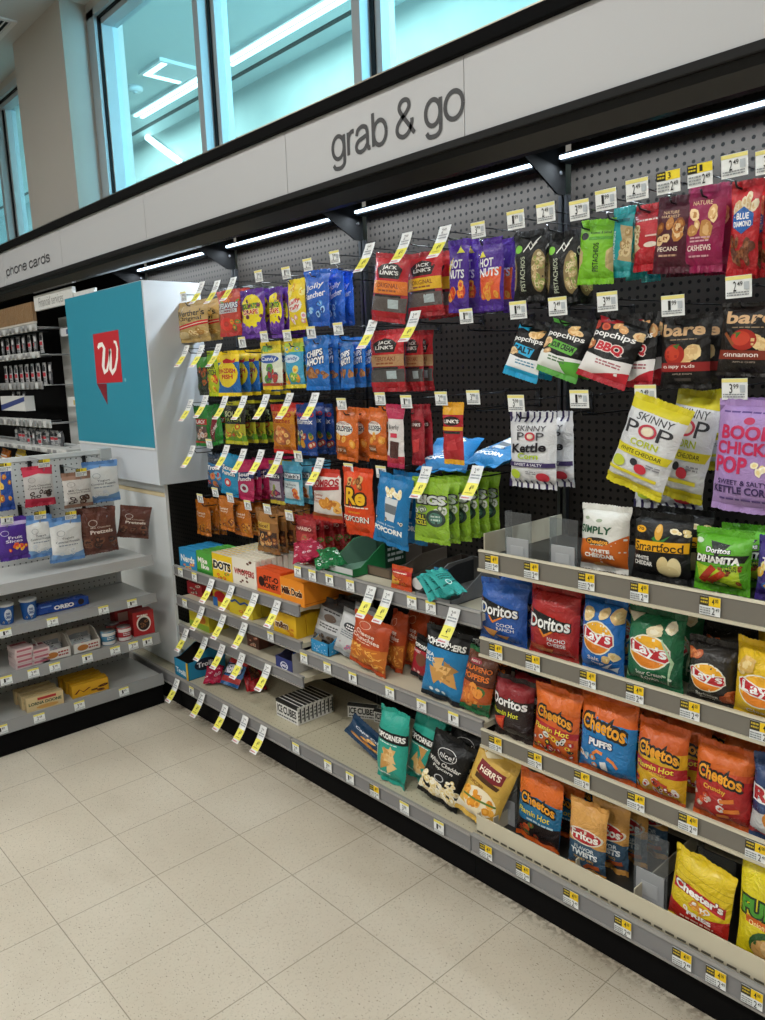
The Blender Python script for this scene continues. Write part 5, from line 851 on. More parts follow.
 'bwsnack': dict(c='#8d8f90', k='satin', s='#222', d=[('R', 0, .86, 1, 1, '#3a3b3c'), ('Z', .24, .76, .76, .83, 1, '#2a2a2c'), ('E', .5, .64, .2, .1, '#5a4a40'), ('P', [(0, .5), (1, .56), (1, .3), (0, .24)], '#c8cacb'), ('Z', .2, .34, .8, .48, 2, '#4a4a4c'), ('S', .1, .04, .9, .22, 10, .09, ['#3a3028', '#6a5a4c'], 'blob')]),
 'whitesnack': dict(c='#c6c9ca', k='satin', s='#8c9092', d=[('E', .5, .7, .24, .1, '#2f3236'), ('Z', .36, .62, .64, .76, 2, '#e8e8e8'), ('Z', .2, .4, .8, .58, 3, '#7a8088'), ('S', .1, .08, .9, .3, 9, .07, ['#c86a8a', '#6a9ab8', '#a8a8a8'], 'blob')]),
 'gum': dict(c='#1f5c96', k='foil', d=[('R', 0, .7, 1, 1, '#c23030'), ('R', 0, 0, 1, .2, '#b83a3a'), ('T', 'NERDS', .1, .32, .9, .66, '#e8e6f2', {'b': .09, 'oc': '#15203c', 'ow': .16, 'lift': .03})]),
 'redpack': dict(c='#a82028', k='foil', d=[('P', [(.3, .2), (.8, .3), (.76, .8), (.34, .7)], '#4a2420'), ('S', .34, .3, .74, .7, 6, .12, ['#5a3424', '#8a5a3c'], 'blob'), ('R', .05, .1, .22, .9, '#8a1820')]),
 'tealpack': dict(c='#3ca6a0', k='satin', d=[('L', [(.1, .2), (.9, .4)], .06, '#1e5a58'), ('Z', .2, .5, .8, .8, 3, '#1e5a58'), ('O', .5, .36, .14, .12, .3, '#e0f0ee')]),
 'bluepack': dict(c='#2a7ca8', k='foil', d=[('Z', .2, .3, .8, .7, 2, '#dce8f0')]),
 'orangepack': dict(c='#c84a1c', k='foil', d=[('P', [(0, 1), (1, 1), (1, .7), (0, .8)], '#b8241f'), ('P', [(0, .7), (.5, .3), (.4, 0), (0, 0)], '#e0a62a'), ('Z', .1, .76, .8, .9, 1, '#f0e0c8'), ('S', .2, .1, .8, .5, 5, .13, ['#e88a2c', '#a83a1c'], 'blob')]),
 'pinkpack': dict(c='#b8284a', k='foil', d=[('S', .05, .1, .95, .9, 10, .1, ['#e8d0d8', '#d84a6a'], 'blob')]),
 'greenpack': dict(c='#1c7a44', k='foil', d=[('S', .05, .1, .95, .9, 10, .1, ['#e8ece8', '#3caa6a'], 'blob')]),
 'cardpack': dict(c='#b0b2b4', k='satin', sh=.001, d=[('R', .1, .62, .9, .9, '#34363a'), ('R', .1, .38, .9, .56, '#b83a44'), ('Z', .15, .1, .85, .32, 2, '#55585c')]),
 'cardpackdark': dict(c='#4a4c50', k='satin', sh=.001, d=[('R', .15, .6, .85, .9, '#c8cacc'), ('R', .2, .2, .8, .5, '#8a8c90')]),
}
# vertical text helper: rotate a text into a column
_sh = shapes2d
def shapes2d(items, seed=0):
    out = []; L0 = 0
    norm = [it for it in items if it[0] != 'V']; out = _sh(norm, seed); mx = max([o[3] for o in out] + [0])
    for it in items:
        if it[0] == 'V':
            _, t, x0, y0, x1, y1, c = it[:7]; vs, fs, a0, a1, b0, b1 = text_mesh(t, .01); mx += 1
            out.append(([(x1 - (y - b0) / (b1 - b0) * (x1 - x0), y0 + (x - a0) / (a1 - a0) * (y1 - y0)) for x, y in vs], fs, c, mx))
    return out
# ------------------------------------------------------------------ left and middle bays: hanging bags
N_ = dict(NX=9, NY=11)
BH('caramel', 'gold caramel candy bag beside the white sign box', (178, 301, 209, 342), 2, T=.045, dY=.06, **N_)
BH('gummyring', 'red and orange ring gummy bag on the top row', (219, 290, 241, 336), 2, dY=.04, **N_)
BH('grapecandy', 'purple and yellow grape candy bag on the top row', (241.5, 289, 266, 338), 3, dY=.034, **N_)
BH('grapecandy', 'right-hand purple and yellow grape candy bag', (269.5, 287, 284, 338), 4, dY=.034, Y=1.19, **N_)
BH('yellowtaffy', 'yellow taffy bag beside blue candy bags', (288.5, 279, 306, 330), 1, Y=1.15, **N_)
BH('bluecandy', 'bright blue hard candy bag on the top row', (305.5, 270, 329, 326), 3, dY=.055, T=.035, rot=(0, .04, 0), **N_)
BH('bluecandy', 'blue hard candy bag on the hook nearest the bracket', (331, 270, 345, 324), 2, dY=.045, Y=1.22, T=.03, **N_)
BH('darkgreen', 'narrow dark green gummy bag at the end of the second row', (198, 354, 208, 395), 3, dY=.045, **N_)
BH('sourkids', 'green and yellow sour candy bag on the second row', (208, 351, 219, 396), 1, **N_)
BH('redfish', 'yellow and blue fish gummy bag', (218.6, 351, 240.5, 396), 6, T=.024, dY=.04, dx=.012, **N_)
BH('fruitgummy', 'white and yellow fruit gummy bag with red berries', (261, 341.5, 283, 389.5), 2, dY=.05, **N_)
BH('tropicgummy', 'blue and yellow tropical gummy bag', (285, 339, 304, 388), 2, dY=.05, **N_)
BH('cookies', 'blue chocolate chip cookie bag on the second row', (305.5, 336, 329.5, 390), 3, T=.03, dY=.048, **N_)
BH('cookies', 'blue chocolate chip cookie bag of the right-hand hook', (341, 338, 354, 388), 4, T=.024, dY=.04, Y=1.19, dx=.02, **N_)
BH('jerkyorange', 'tilted red and orange jerky bag', (371, 254, 403.5, 322), 1, T=.035, Y=1.13, rot=(0, .16, .1))
BH('jerkyyellow', 'red jerky bag with yellow band on the top row', (408, 252, 443, 316.5), 3, T=.03, dY=.045)
BH('hotnuts', 'purple hot nut bag with nut picture', (448, 240, 469, 312.5), 3, T=.03, dY=.05, rot=(0, .04, -.1))
BH('hotnutsorange', 'purple hot nut bag with orange panel', (479, 238, 504.5, 310), 3, T=.03, dY=.055, Y=1.15)
BH('jerkytan', 'red jerky bag with tan band on the second row', (371, 330, 405.5, 391.5), 1, T=.03, Y=1.14)
BH('jerkytan', 'red jerky bag with tan band, partly hidden by its neighbour', (405, 331, 424, 391), 2, T=.025, dY=.04, Y=1.19)
BH('haribogreen', 'green gummy bag with brown panel on the third row', (196, 406, 210, 446), 3, dY=.05, **N_)
BH('haribored', 'tilted green gummy bag with red stripe', (211, 405, 224, 444), 1, rot=(0, -.2, 0), **N_)
BH('extremesour', 'black and green sour candy bag on the third row', (224.5, 402, 246, 444), 5, T=.024, dY=.045, dx=.008, **N_)
BH('gummygold', 'gold and red peach gummy bag', (273, 404.5, 295.5, 453), 2, T=.03, dY=.06, **N_)
BH('gummyblue', 'dark blue star mix gummy bag', (297.5, 404.5, 317, 455), 3, T=.028, dY=.045, **N_)
BH('goldfish', 'orange cheese cracker bag on the third row', (335, 408, 358, 460.5), 2, T=.035, dY=.055, rot=(0, .06, 0), **N_)
BH('goldfish', 'orange cheese cracker bag of the right-hand hook', (368, 408, 386, 459), 2, T=.035, dY=.05, rot=(0, .05, 0), **N_)
BH('peppered', 'narrow white jerky bag with pink top', (387.3, 404.5, 403.5, 467.5), 1, T=.02, rot=(0, .03, 0), Y=1.14, **N_)
BH('redstick', 'narrow dark red meat snack bag', (411.5, 404.5, 425, 465), 2, T=.018, dY=.04, **N_)
BH('yellowstick', 'narrow red jerky bag with yellow top', (443, 402.5, 464, 464), 1, T=.02, Y=1.14, **N_)
BH('fizzyblue', 'blue and black sour gummy bag on the fourth row', (207, 455, 222, 489), 2, dY=.04, rot=(0, .1, 0), **N_)
BH('skyblue', 'sky blue sour candy bag', (221, 455, 237, 495), 2, dY=.03, T=.02, rot=(0, .1, 0), **N_)
BH('pinktaffy', 'pink and navy sour straw bag', (237, 461, 254, 500), 7, T=.02, dY=.034, dx=.006, rot=(0, .05, 0), **N_)
BH('mixdark', 'purple and grey fruit snack bag', (269.5, 461, 283.5, 503.5), 2, dY=.04, **N_)
BH('fruitsnack', 'light blue fruit snack bag with white panel', (284, 462, 303, 504), 4, T=.026, dY=.042, dx=.006, **N_)
BH('combos', 'white and red filled pretzel bag', (313.5, 469, 342, 521), 1, T=.04, Y=1.13, **N_)
BH('reeses', 'orange chocolate popcorn bag', (344, 468, 374.5, 535), 1, T=.045, Y=1.13)
BH('bluepopcorn', 'tilted blue cookie popcorn bag', (373, 474, 405, 545), 2, T=.04, dY=.075, dx=.012, Y=1.10, rot=(0, .16, .05))
BH('bigs', 'green pickle sunflower seed bag', (415, 478, 449.5, 542.5), 6, T=.026, dY=.042, dx=.006, Y=1.12)
BH('carameltan', 'orange caramel snack bag at the left end of the fifth row', (196.5, 501, 211, 535), 3, T=.02, dY=.04, **N_)
BH('carameltan', 'orange caramel snack bag hanging slightly higher', (219, 496.5, 234, 530), 2, T=.02, dY=.05, Y=1.14, **N_)
BH('carameltan', 'orange caramel snack bag beside the nut mix', (234.5, 502, 251.5, 535.5), 3, T=.02, dY=.05, Y=1.17, **N_)
BH('trailmix', 'yellow and brown nut mix bag', (258, 509.5, 279, 552.5), 5, T=.024, dY=.04, dx=.004, **N_)
BH('reddries', 'red chilli fruit bag on the fifth row', (295.5, 516.5, 317, 553), 5, T=.022, dY=.04, dx=.006, **N_)
# blue popcorn bags lying across the hooks behind
for i, (u, v, Y, a) in enumerate(((440, 468, 1.18, .35), (478, 462, 1.19, -.25))):
    p = atY(u, v, Y); place_bag('bluepopcorn', ('blue popcorn bag lying on the hooks behind the green seed bags', 'second blue popcorn bag lying crosswise, right of the first')[i], p.x, Y, p.z - .01, .17, .20, .05, rot=(-1.25 if i else -1.1, 0, a))

# ------------------------------------------------------------------ right bay: hanging bags
BH('pistachio', 'black pistachio bag, left one of two', (515, 231, 546, 301), 3, T=.03, dY=.06, Y=1.15)
BH('pistachio', 'black pistachio bag touching the green one', (548, 232, 578.5, 303), 2, T=.03, dY=.07, Y=1.15)
BH('pistachiogreen', 'lime green pistachio bag', (579, 220, 612, 284), 1, T=.03, Y=1.14, rot=(0, .06, .15))
BH('tealnuts', 'teal pistachio bag turned sideways', (609, 208, 634, 277), 3, T=.03, dY=.07, Y=1.15, rot=(0, .08, -.35))
BH('rednuts', 'red pistachio bag with bitten edge print', (634, 204, 668, 270), 2, T=.035, dY=.07, Y=1.15)
BH('pecans', 'dark maroon pecan bag', (653, 197, 690, 273), 3, T=.03, dY=.06, Y=1.13, rot=(0, .08, 0))
BH('cashews', 'magenta cashew bag with cashew picture', (683, 186, 723, 272), 3, T=.03, dY=.055, Y=1.13, rot=(0, .06, 0))
BH('almondsred', 'red and blue almond bag', (729, 181, 759, 275), 2, T=.03, dY=.06, Y=1.13, rot=(0, .03, 0))
BH('almondsred', 'red almond bag cut by the right edge', (762, 178, 796, 274), 2, T=.03, dY=.06, Y=1.15)
BH('popblue', 'blue and black salt chip bag', (502, 321, 536, 378), 2, T=.045, dY=.06, Y=1.12, rot=(-.2, .28, 0))
BH('popgreen', 'green and black onion chip bag', (533, 316, 577, 376), 2, T=.05, dY=.06, Y=1.12, rot=(-.2, .32, 0))
BH('popred', 'red and black barbecue chip bag', (576, 313, 626, 382), 1, T=.05, Y=1.10, rot=(-.2, .32, 0))
BH('popred', 'barbecue chip bag partly behind the front one', (619, 313, 656, 387), 3, T=.035, dY=.05, Y=1.14, rot=(-.1, .03, -.15))
BH('barereds', 'black apple chip pouch with red apple', (661, 315, 712, 388), 2, T=.04, dY=.07, Y=1.14)
BH('barecinn', 'black cinnamon apple chip pouch at the right edge', (718, 303, 778, 376), 2, T=.04, dY=.07, Y=1.12, rot=(0, .06, 0))
BH('kettlepop', 'white kettle corn bag with purple stripes', (510, 412, 558, 488), 2, T=.05, dY=.08, Y=1.14)
BH('skinnypop', 'yellow and white popcorn bag tilted in front', (604, 397, 664, 490), 1, T=.055, Y=1.06, rot=(-.1, .30, -.05))
BH('skinnypop', 'yellow and white popcorn bag tilted behind the first', (654, 390, 704, 499), 1, T=.06, Y=1.18, rot=(-.1, .16, -.1))
BH('skinnypop', 'yellow and white popcorn bag, rearmost of the tilted ones', (697, 390, 735, 470), 1, T=.06, Y=1.27, rot=(0, -.1, -.2))
BH('boomchicka', 'lavender kettle corn bag', (712, 400, 786, 513), 2, T=.06, dY=.09, Y=1.09, rot=(0, .05, 0))
p = atY(667, 502, 1.30); place_bag('kettlepop', 'white popcorn bag dangling behind the black popcorn bag', p.x, 1.30, p.z - .02, .19, .2, .04)

# ------------------------------------------------------------------ hooks
def hk(rows, Y=1.135, **k):
    for (u, v, kind, what) in rows: hook(u, v, kind, what, Y, label=None if 'nothing' not in what else 'empty black wire peg hook with %s%s' % ({'sale': 'long yellow sale tag', 'peg': 'small price card'}[kind], what.replace('nothing', '')), **k)
hk([(184.5, 299, 'peg', 'the gold caramel candy bags'), (203, 290, 'sale', 'nothing, above the caramel bags'), (218.5, 289, 'sale', 'the ring gummy bags'), (234.5, 286, 'sale', 'the grape candy bags'), (259.5, 279, 'peg', 'the right-hand grape candy bags'), (287, 276, 'peg', 'the yellow taffy bag'), (308.5, 268, 'peg', 'the bright blue candy bags'), (335.5, 260.5, 'peg', 'the second blue candy bags'),
    (188, 353, 'sale', 'nothing, beside the sign box'), (203, 353, 'sale', 'the narrow dark green gummy bags'), (220, 352, 'sale', 'the green and yellow sour bag'), (243, 345, 'peg', 'the fish gummy bags'), (265, 339.5, 'peg', 'the white fruit gummy bags'), (288, 338.5, 'peg', 'the tropical gummy bags'), (312, 335.5, 'peg', 'the chocolate chip cookie bags'), (339, 332, 'peg', 'the right-hand cookie bags'),
    (371, 254, 'sale', 'the tilted orange jerky bag'), (408, 244, 'sale', 'the yellow banded jerky bags'), (446, 238, 'sale', 'the hot nut bags'), (479, 234, 'peg', 'the orange panel nut bags'), (467, 320, 'peg', 'nothing, on the empty black wall'), (374, 330, 'sale', 'the tan banded jerky bag'), (416.5, 322, 'sale', 'the hidden tan banded jerky bags'),
    (192, 407, 'sale', 'nothing, third row left end'), (207, 403, 'sale', 'the green gummy bags'), (226.5, 404, 'sale', 'the tilted green gummy bag'), (245.5, 404, 'sale', 'the black sour candy bags'), (267.5, 403, 'sale', 'dark sour bags behind'), (291, 402, 'sale', 'the peach gummy bags'), (316.5, 402, 'sale', 'the star mix gummy bags'), (342.5, 407, 'peg', 'the cheese cracker bags'), (381, 402, 'peg', 'the right-hand cracker bags'), (407, 405, 'peg', 'the narrow white jerky bag'), (442, 402, 'peg', 'the narrow yellow top jerky'), (474, 401, 'peg', 'nothing, right of the yellow top jerky'),
    (194, 453, 'sale', 'nothing, fourth row left end'), (210, 446, 'peg', 'the blue and black gummy bags'), (228, 453, 'sale', 'the sky blue sour bags'), (245, 457, 'sale', 'the pink sour straw bags'), (262.5, 458, 'sale', 'the pink bags behind'), (281, 460, 'sale', 'the purple fruit snack bags'), (299, 459, 'peg', 'the light blue fruit snacks'), (321.5, 467, 'sale', 'the filled pretzel bag'), (349.5, 472, 'peg', 'the orange popcorn bag'), (382, 475, 'peg', 'the tilted blue popcorn bag'), (427.5, 477, 'sale', 'the green seed bags'), (478.5, 477, 'sale', 'the green seed bags behind'),
    (201, 500.5, 'peg', 'the lowest orange caramel bags'), (216, 494.5, 'peg', 'the higher orange caramel bags'), (231, 500, 'peg', 'the caramel bags by the nut mix'), (248.5, 507.5, 'peg', 'nothing, beside the nut mix bags'), (268, 511.5, 'peg', 'the yellow nut mix bags'), (290, 518, 'peg', 'the red chilli fruit bags')])
hk([(516.6, 225, 'peg', 'the left black pistachio bags'), (546.6, 218, 'peg', 'the right black pistachio bags'), (580, 215.6, 'peg', 'the lime green pistachio bag'), (606.6, 205.5, 'peg', 'the teal pistachio bags'), (637.7, 195.5, 'peg', 'the red pistachio bags'), (669, 188.5, 'pegy', 'the maroon pecan bags'), (700.5, 181.5, 'pegy', 'the magenta cashew bags'), (735, 172, 'peg', 'the red almond bags'), (770, 168, 'peg', 'the bags at the right edge'),
    (519, 315, 'peg', 'the blue salt chip bags'), (558.5, 311.5, 'peg', 'the green onion chip bags'), (608, 307, 'peg', 'the barbecue chip bags'), (673.5, 311.5, 'peg', 'the red apple chip pouches'), (739, 293, 'peg', 'the cinnamon apple chip pouches'),
    (517, 408, 'peg', 'the purple striped kettle corn'), (580, 404, 'peg', 'nothing, beside the kettle corn'), (646, 400, 'peg', 'the tilted yellow popcorn bags'), (735, 395, 'peg', 'the lavender kettle corn bags')], Y=1.09, w=.055, h=.046)

# ------------------------------------------------------------------ right bay: standing bags
Z1, Z2, Z3, Z0 = 1.0025, .7325, .4485, .1635
BS('simply', 'white and orange cheddar puff bag', (581, 506, 629, 577), Z1, 1, Y=1.11, T=.075, NX=16, NY=18)
BS('smartfood', 'black popcorn bag with yellow banner', (633, 514, 692, 590), Z1, 2, Y=1.11, T=.05, dY=.1)
BS('dinamita', 'bright green rolled tortilla chip bag', (694, 530, 752, 602), Z1, 2, Y=1.11, T=.075, NX=16, NY=18, dY=.09, dx=.02)
BS('purplechips', 'purple chip bag cut by the right edge of the top shelf', (756, 538, 800, 606), Z1, 1, Y=1.11)
BS('doritosblue', 'blue tortilla chip bag with black triangle', (481, 582, 527, 645), Z2, 3, Y=1.09, T=.075, NX=16, NY=18, dY=.08, dx=.01)
BS('doritosred', 'red tortilla chip bag with black triangle', (529.5, 589, 580, 660), Z2, 3, Y=1.09, T=.075, NX=16, NY=18, dY=.08, dx=.01)
BS('laysblue', 'blue potato chip bag with yellow disc', (582, 598, 625, 680), Z2, 2, Y=1.09, T=.08, NX=16, NY=18, dY=.09, ears=-.25)
BS('laysgreen', 'green potato chip bag with yellow disc', (627, 611, 684, 690), Z2, 2, Y=1.09, T=.08, NX=16, NY=18, dY=.09)
BS('laysblack', 'black barbecue potato chip bag with yellow disc', (688, 640, 738, 709), Z2, 2, Y=1.09, T=.08, NX=16, NY=18, dY=.09)
BS('laysyellow', 'yellow potato chip bag at the right edge', (734, 645, 800, 725), Z2, 2, Y=1.08, T=.08, NX=16, NY=18, dY=.09, ears=-.3)
BS('doritosblack', 'black and dark red spicy tortilla chip bag', (495, 679, 533, 738), Z3, 2, Y=1.09, T=.075, NX=16, NY=18, dY=.08)
BS('cheetoshot', 'small orange and yellow hot puff bag', (533, 689, 578, 756), Z3, 2, Y=1.07, T=.05, dY=.08, rot=(-.05, .04, 0))
BS('cheetospuffs', 'blue and orange cheese puff bag', (580, 699, 637, 780), Z3, 3, Y=1.08, T=.08, NX=16, NY=18, dY=.09, dx=.03)
BS('cheetosyellow', 'orange and yellow hot crunchy snack bag', (636, 724, 688, 803), Z3, 3, Y=1.08, T=.075, NX=16, NY=18, dY=.08, dx=.02)
BS('cheetosred', 'red and orange crunchy snack bag', (694, 746, 753, 829), Z3, 2, Y=1.08, T=.075, NX=16, NY=18, dY=.1, dx=.02)
BS('ruffles', 'navy ridged chip bag at the right edge', (751, 760, 806, 840), Z3, 2, Y=1.08, T=.075, NX=16, NY=18, dY=.08)
BS('cheetosblue', 'blue and orange hot snack bag on the base tray', (516, 776, 560, 850), Z0, 1, Y=1.06, T=.04, rot=(-.05, .05, 0))
BS('cheetosblue', 'blue and orange hot snack bag behind the front one', (538, 773, 584, 815), Z0, 2, Y=1.15, T=.05, dY=.08)
BS('fritos', 'gold and slate corn twist bag', (568, 804, 606, 873), Z0, 1, Y=1.05, T=.04)
BS('fritos', 'gold and slate corn twist bag behind the front one', (591, 797, 629, 873), Z0, 3, Y=1.11, T=.045, dY=.07, dx=.02)
BS('fries', 'yellow and red corn fries bag leaning on the base tray', (667, 862, 730, 935), Z0, 1, Y=1.035, T=.045, rot=(-.12, .05, 0), ears=-.45)
BS('funyuns', 'yellow onion ring bag at the right edge', (737, 868, 798, 955), Z0, 2, Y=1.035, T=.045, dY=.07)

# ------------------------------------------------------------------ middle bay: shelves
ZA, ZB, ZC = .8245, .4855, .1445
BS('crunchies', 'orange cheese crunch snack bag', (349, 617, 384, 675), ZB, 1, Y=1.08, T=.06, rot=(-.1, .14, 0))
BS('crunchies', 'orange cheese crunch snack bag just right of the front one', (385, 612, 402, 672), ZB, 1, Y=1.15, T=.06, rot=(-.1, .12, -.1))
BS('crunchies', 'orange cheese crunch snack bag, rightmost of the three', (400, 610, 423, 670), ZB, 2, Y=1.21, T=.06, dY=.1, rot=(-.1, .12, -.1))
BS('cornersred', 'dark red popped corn chip bag', (410, 637, 430, 678), ZB, 2, Y=1.15, T=.04, dY=.07, rot=(-.1, .15, 0))
BS('cornersblue', 'blue popped corn chip bag with black top', (422, 631, 462, 690), ZB, 2, Y=1.075, T=.06, dY=.09, rot=(-.12, .06, .05))
BS('poppers', 'orange and green jalapeno chip bag', (460, 650, 488, 700), ZB, 2, Y=1.075, T=.06, dY=.08, rot=(-.15, .12, .1))
BS('bwsnack', 'grey and black snack bag in a blue tray', (313, 602, 340, 640), ZB, 2, Y=1.13, T=.045, dY=.06, rot=(-.25, .15, .1))
BS('whitesnack', 'white snack bag beside the blue tray', (334, 612, 357, 658), ZB, 2, Y=1.11, T=.04, dY=.07, rot=(-.2, .2, .1))
open_tray('display_tray', 'light blue display tray with white dots', 'tray', (atY(327, 650, 1.115).x, 1.15, ZB), .105, .14, .085, '#2b8fc6', items=[('S', .05, .1, .95, .9, 30, .03, ['#e6f0f6'], 'b')], side=[('S', .05, .05, .95, .6, 30, .03, ['#e6f0f6'], 'b')], inner='#c8b898', hf=.05)
BS('capecod', 'dark blue potato chip bag lying on the base shelf', (346, 728, 380, 772), ZC, 1, Y=1.08, T=.05, rot=(-.4, .4, .1))
BS('corners', 'teal popped corn chip bag with black band', (376, 712, 404, 790), ZC, 1, Y=1.025, T=.06, rot=(-.1, .04, .05))
BS('corners', 'teal popped corn chip bag behind the front one', (405, 714, 433, 785), ZC, 2, Y=1.09, T=.06, dY=.08, rot=(-.12, .14, 0))
BS('whitecheddar', 'black white cheddar popcorn bag', (418, 738, 454, 803), ZC, 2, Y=1.03, T=.06, dY=.1, rot=(-.25, .22, .1))
BS('herrs', 'gold and cream popcorn bag with maroon logo', (455, 750, 493, 815), ZC, 1, Y=1.025, T=.06, rot=(-.3, .26, .05))
# top shelf of the middle bay: opened display cartons
def lie(dk, S, u, v, Z, w, h, T, rx, rz, name='snack_packet', n=1, dz=.012, ry=0):
    p = atZ(u, v, Z + .01); place_bag(dk, S, p.x, p.y, Z + T / 2 + .004, w, h, T, rot=(rx, ry, rz), name=name, cat='snack packet', NX=8, NY=9)
for i, (u, v, z) in enumerate(((304, 563, 0), (312, 560, .02), (322, 557, .03))):
    lie('pinkpack', ['pink and white packet, lowest of the pink pile', 'pink and white packet in the middle of the pink pile', 'pink and white packet, topmost of the pink pile'][i], u, v, ZA + z, .085, .16, .016, -1.35, .9 + .2 * i)
open_tray('display_tray', 'green and grey opened display carton on the upper shelf', 'carton', (atY(357, 560, 1.16).x, 1.2, ZA), .16, .26, .10, '#1e7a42', items=[('R', 0, .3, 1, 1, '#c8ccca')], side=[('R', .6, 0, 1, 1, '#123a26'), ('Z', .65, .2, .95, .8, 3, '#c8d0cc')], inner='#5a7a66', hf=.03)
for i, (u, v, z) in enumerate(((327, 569, .004), (337, 566, .018))):
    lie('greenpack', ['green and white packet lying in front of the green carton', 'green and white packet on top of the other green packet'][i], u, v, ZA + z, .08, .15, .016, -1.35, 1.0 + .15 * i)
open_tray('display_tray', 'brown cardboard display tray behind the orange packet', 'tray', (atY(392, 575, 1.2).x, 1.28, ZA), .13, .28, .07, '#4c4038', items=[('R', .1, .1, .9, .9, '#6a5c4c')], inner='#4e443a', hf=.035)
open_tray('display_tray', 'black display tray with white cutout corner', 'tray', (atY(424, 580, 1.12).x, 1.22, ZA), .085, .26, .075, '#222224', items=[('E', .5, .6, .3, .4, '#d8d8d6')], inner='#5b5046', hf=.05)
open_tray('display_tray', 'grey display tray holding teal packets', 'tray', (atY(452, 590, 1.13).x, 1.18, ZA), .15, .28, .085, '#77797c', inner='#5b5a58', hf=.02)
BS('orangepack', 'red and orange snack packet standing alone', (391, 567, 411, 590), ZA, 1, Y=1.075, T=.02, rot=(-.1, 0, 0), NX=8, NY=9)
BS('bluepack', 'small blue snack packet behind the teal packets', (434, 569, 447, 590), ZA, 1, Y=1.17, T=.018, NX=8, NY=9)
for i, (u, v, z) in enumerate(((440, 600, .002), (448, 597, .022), (457, 594, .042))):
    lie('tealpack', ['teal snack packet, lowest of three', 'teal snack packet, middle of three', 'teal snack packet, topmost of three'][i], u, v, ZA + z, .07, .15, .016, -1.3, 1.05 + .08 * i)

# ------------------------------------------------------------------ far left bay: theatre boxes, each row running back
ZS1, ZS2, ZS3 = .6595, .5125, .3695
def box_row(S, box, Zd, n, c, items, Y=1.07, d=.03, gap=.004, k='card', top=None, side=None, lid=None, cat='candy box', name='candy_box'):
    u0, v0, u1, v1 = box; vm = (v0 + v1) / 2; X0 = atY(u0, vm, Y).x; X1 = atY(u1, vm, Y).x; h = atY((u0 + u1) / 2, v0, Y).z - Zd
    base = None
    for i in range(n):
        if base is None:
            base = carton(name, S + (', front one' if n > 1 else ''), cat, ((X0 + X1) / 2, Y + d / 2, Zd + .0006), X1 - X0 - .002, d, h, c, items, top=top, side=side, lid=lid, group=(S + ' row') if n > 1 else None)
        else:
            q = copy_tree(base); q.location.y += i * (d + gap); q['label'] = S + ', ' + ORD[i] + ' from front'
W = '#f4f0e6'
box_row('small blue mixed candy box', (179.5, 550, 196, 569), ZS1, 4, '#2a8fc4', [('T', 'Nerds', .1, .35, .9, .7, W, {'b': .05}), ('S', .1, .05, .9, .3, 6, .1, ['#d84a6a', '#e8d04a'], 'b')], d=.04)
box_row('green chewy candy box', (196.8, 553, 212, 575), ZS1, 5, '#4fa03c', [('T', 'Mike', .1, .5, .7, .75, W, {'b': .05}), ('T', 'Ike', .3, .25, .8, .48, W, {'b': .05}), ('R', 0, 0, 1, .18, '#2c7a2a')], d=.03)
box_row('yellow gumdrop candy box', (212.5, 555, 232, 581), ZS1, 10, '#e8c41c', [('T', 'DOTS', .06, .4, .94, .72, '#1c1a1c', {'b': .09, 'oc': '#f6f2e4', 'ow': .14}), ('S', .1, .05, .9, .3, 7, .09, ['#d8502c', '#e8a02c', '#5aa03a'], 'b')], d=.02, gap=.005, top=[('R', .05, .1, .95, .8, '#e0d8bc')], lid='#d5cdb2')
box_row('cream malted milk ball box', (232.5, 559, 256, 588), ZS1, 10, '#e6e0d2', [('T', 'WHOPPERS', .08, .4, .92, .62, '#a8282c', {'b': .07}), ('S', .1, .1, .9, .95, 8, .06, ['#4a2a1c', '#7a4a34'], 'b')], d=.022, gap=.006, top=[('R', .05, .1, .95, .75, '#d9d0b8')], lid='#d9d2bd')
box_row('red and orange honey candy box', (257, 571, 281, 595), ZS1, 2, '#d8501c', [('R', 0, .0, 1, .16, '#e8b02c'), ('T', 'BIT-O', .3, .55, .9, .78, '#2a1610', {'b': .06}), ('T', 'HONEY', .2, .28, .9, .5, '#2a1610', {'b': .06}), ('E', .2, .5, .12, .2, '#2a1610')], d=.035)
box_row('orange caramel milk candy box', (280.5, 580.5, 304, 604), ZS1, 1, '#e68a1c', [('T', 'Milk Duds', .06, .36, .92, .66, '#4a2010', {'b': .08, 'oc': '#f4e6c0', 'ow': .1})], Y=1.06, d=.3, side=[('R', 0, .1, 1, .14, '#c86a14')])
box_row('small red candy box on the second shelf', (187.5, 584, 202, 600), ZS2, 3, '#b82c34', [('S', .1, .1, .9, .9, 8, .12, ['#e8d8c8', '#6a2a2a'], 'b')], Y=1.12, d=.05)
box_row('red and yellow candy box', (213, 590, 228, 606), ZS2, 2, '#d8b428', [('E', .5, .6, .4, .3, '#c8282c'), ('R', 0, 0, .3, .5, '#2a6ab0')], Y=1.10, d=.05)
box_row('yellow peanut candy box behind the tags', (229, 597, 252, 617), ZS2, 4, '#d9c22c', [('L', [(.1, .6), (.3, .75), (.5, .6), (.7, .75), (.9, .65)], .1, '#2a5ab0'), ('S', .4, .05, .9, .4, 5, .12, ['#c87a2c', '#e8a848'], 'b')], Y=1.09, d=.045)
box_row('yellow chocolate candy box with brown letters', (273.5, 614, 296, 640), ZS2, 3, '#e2b41c', [('T', 'm&m', .1, .3, .66, .6, '#5a2c14', {'b': .08, 'oc': '#f6efe0', 'ow': .12}), ('S', .6, .1, .92, .4, 4, .1, ['#d8962c', '#c87a20'], 'b')], Y=1.07, d=.05, gap=.003)
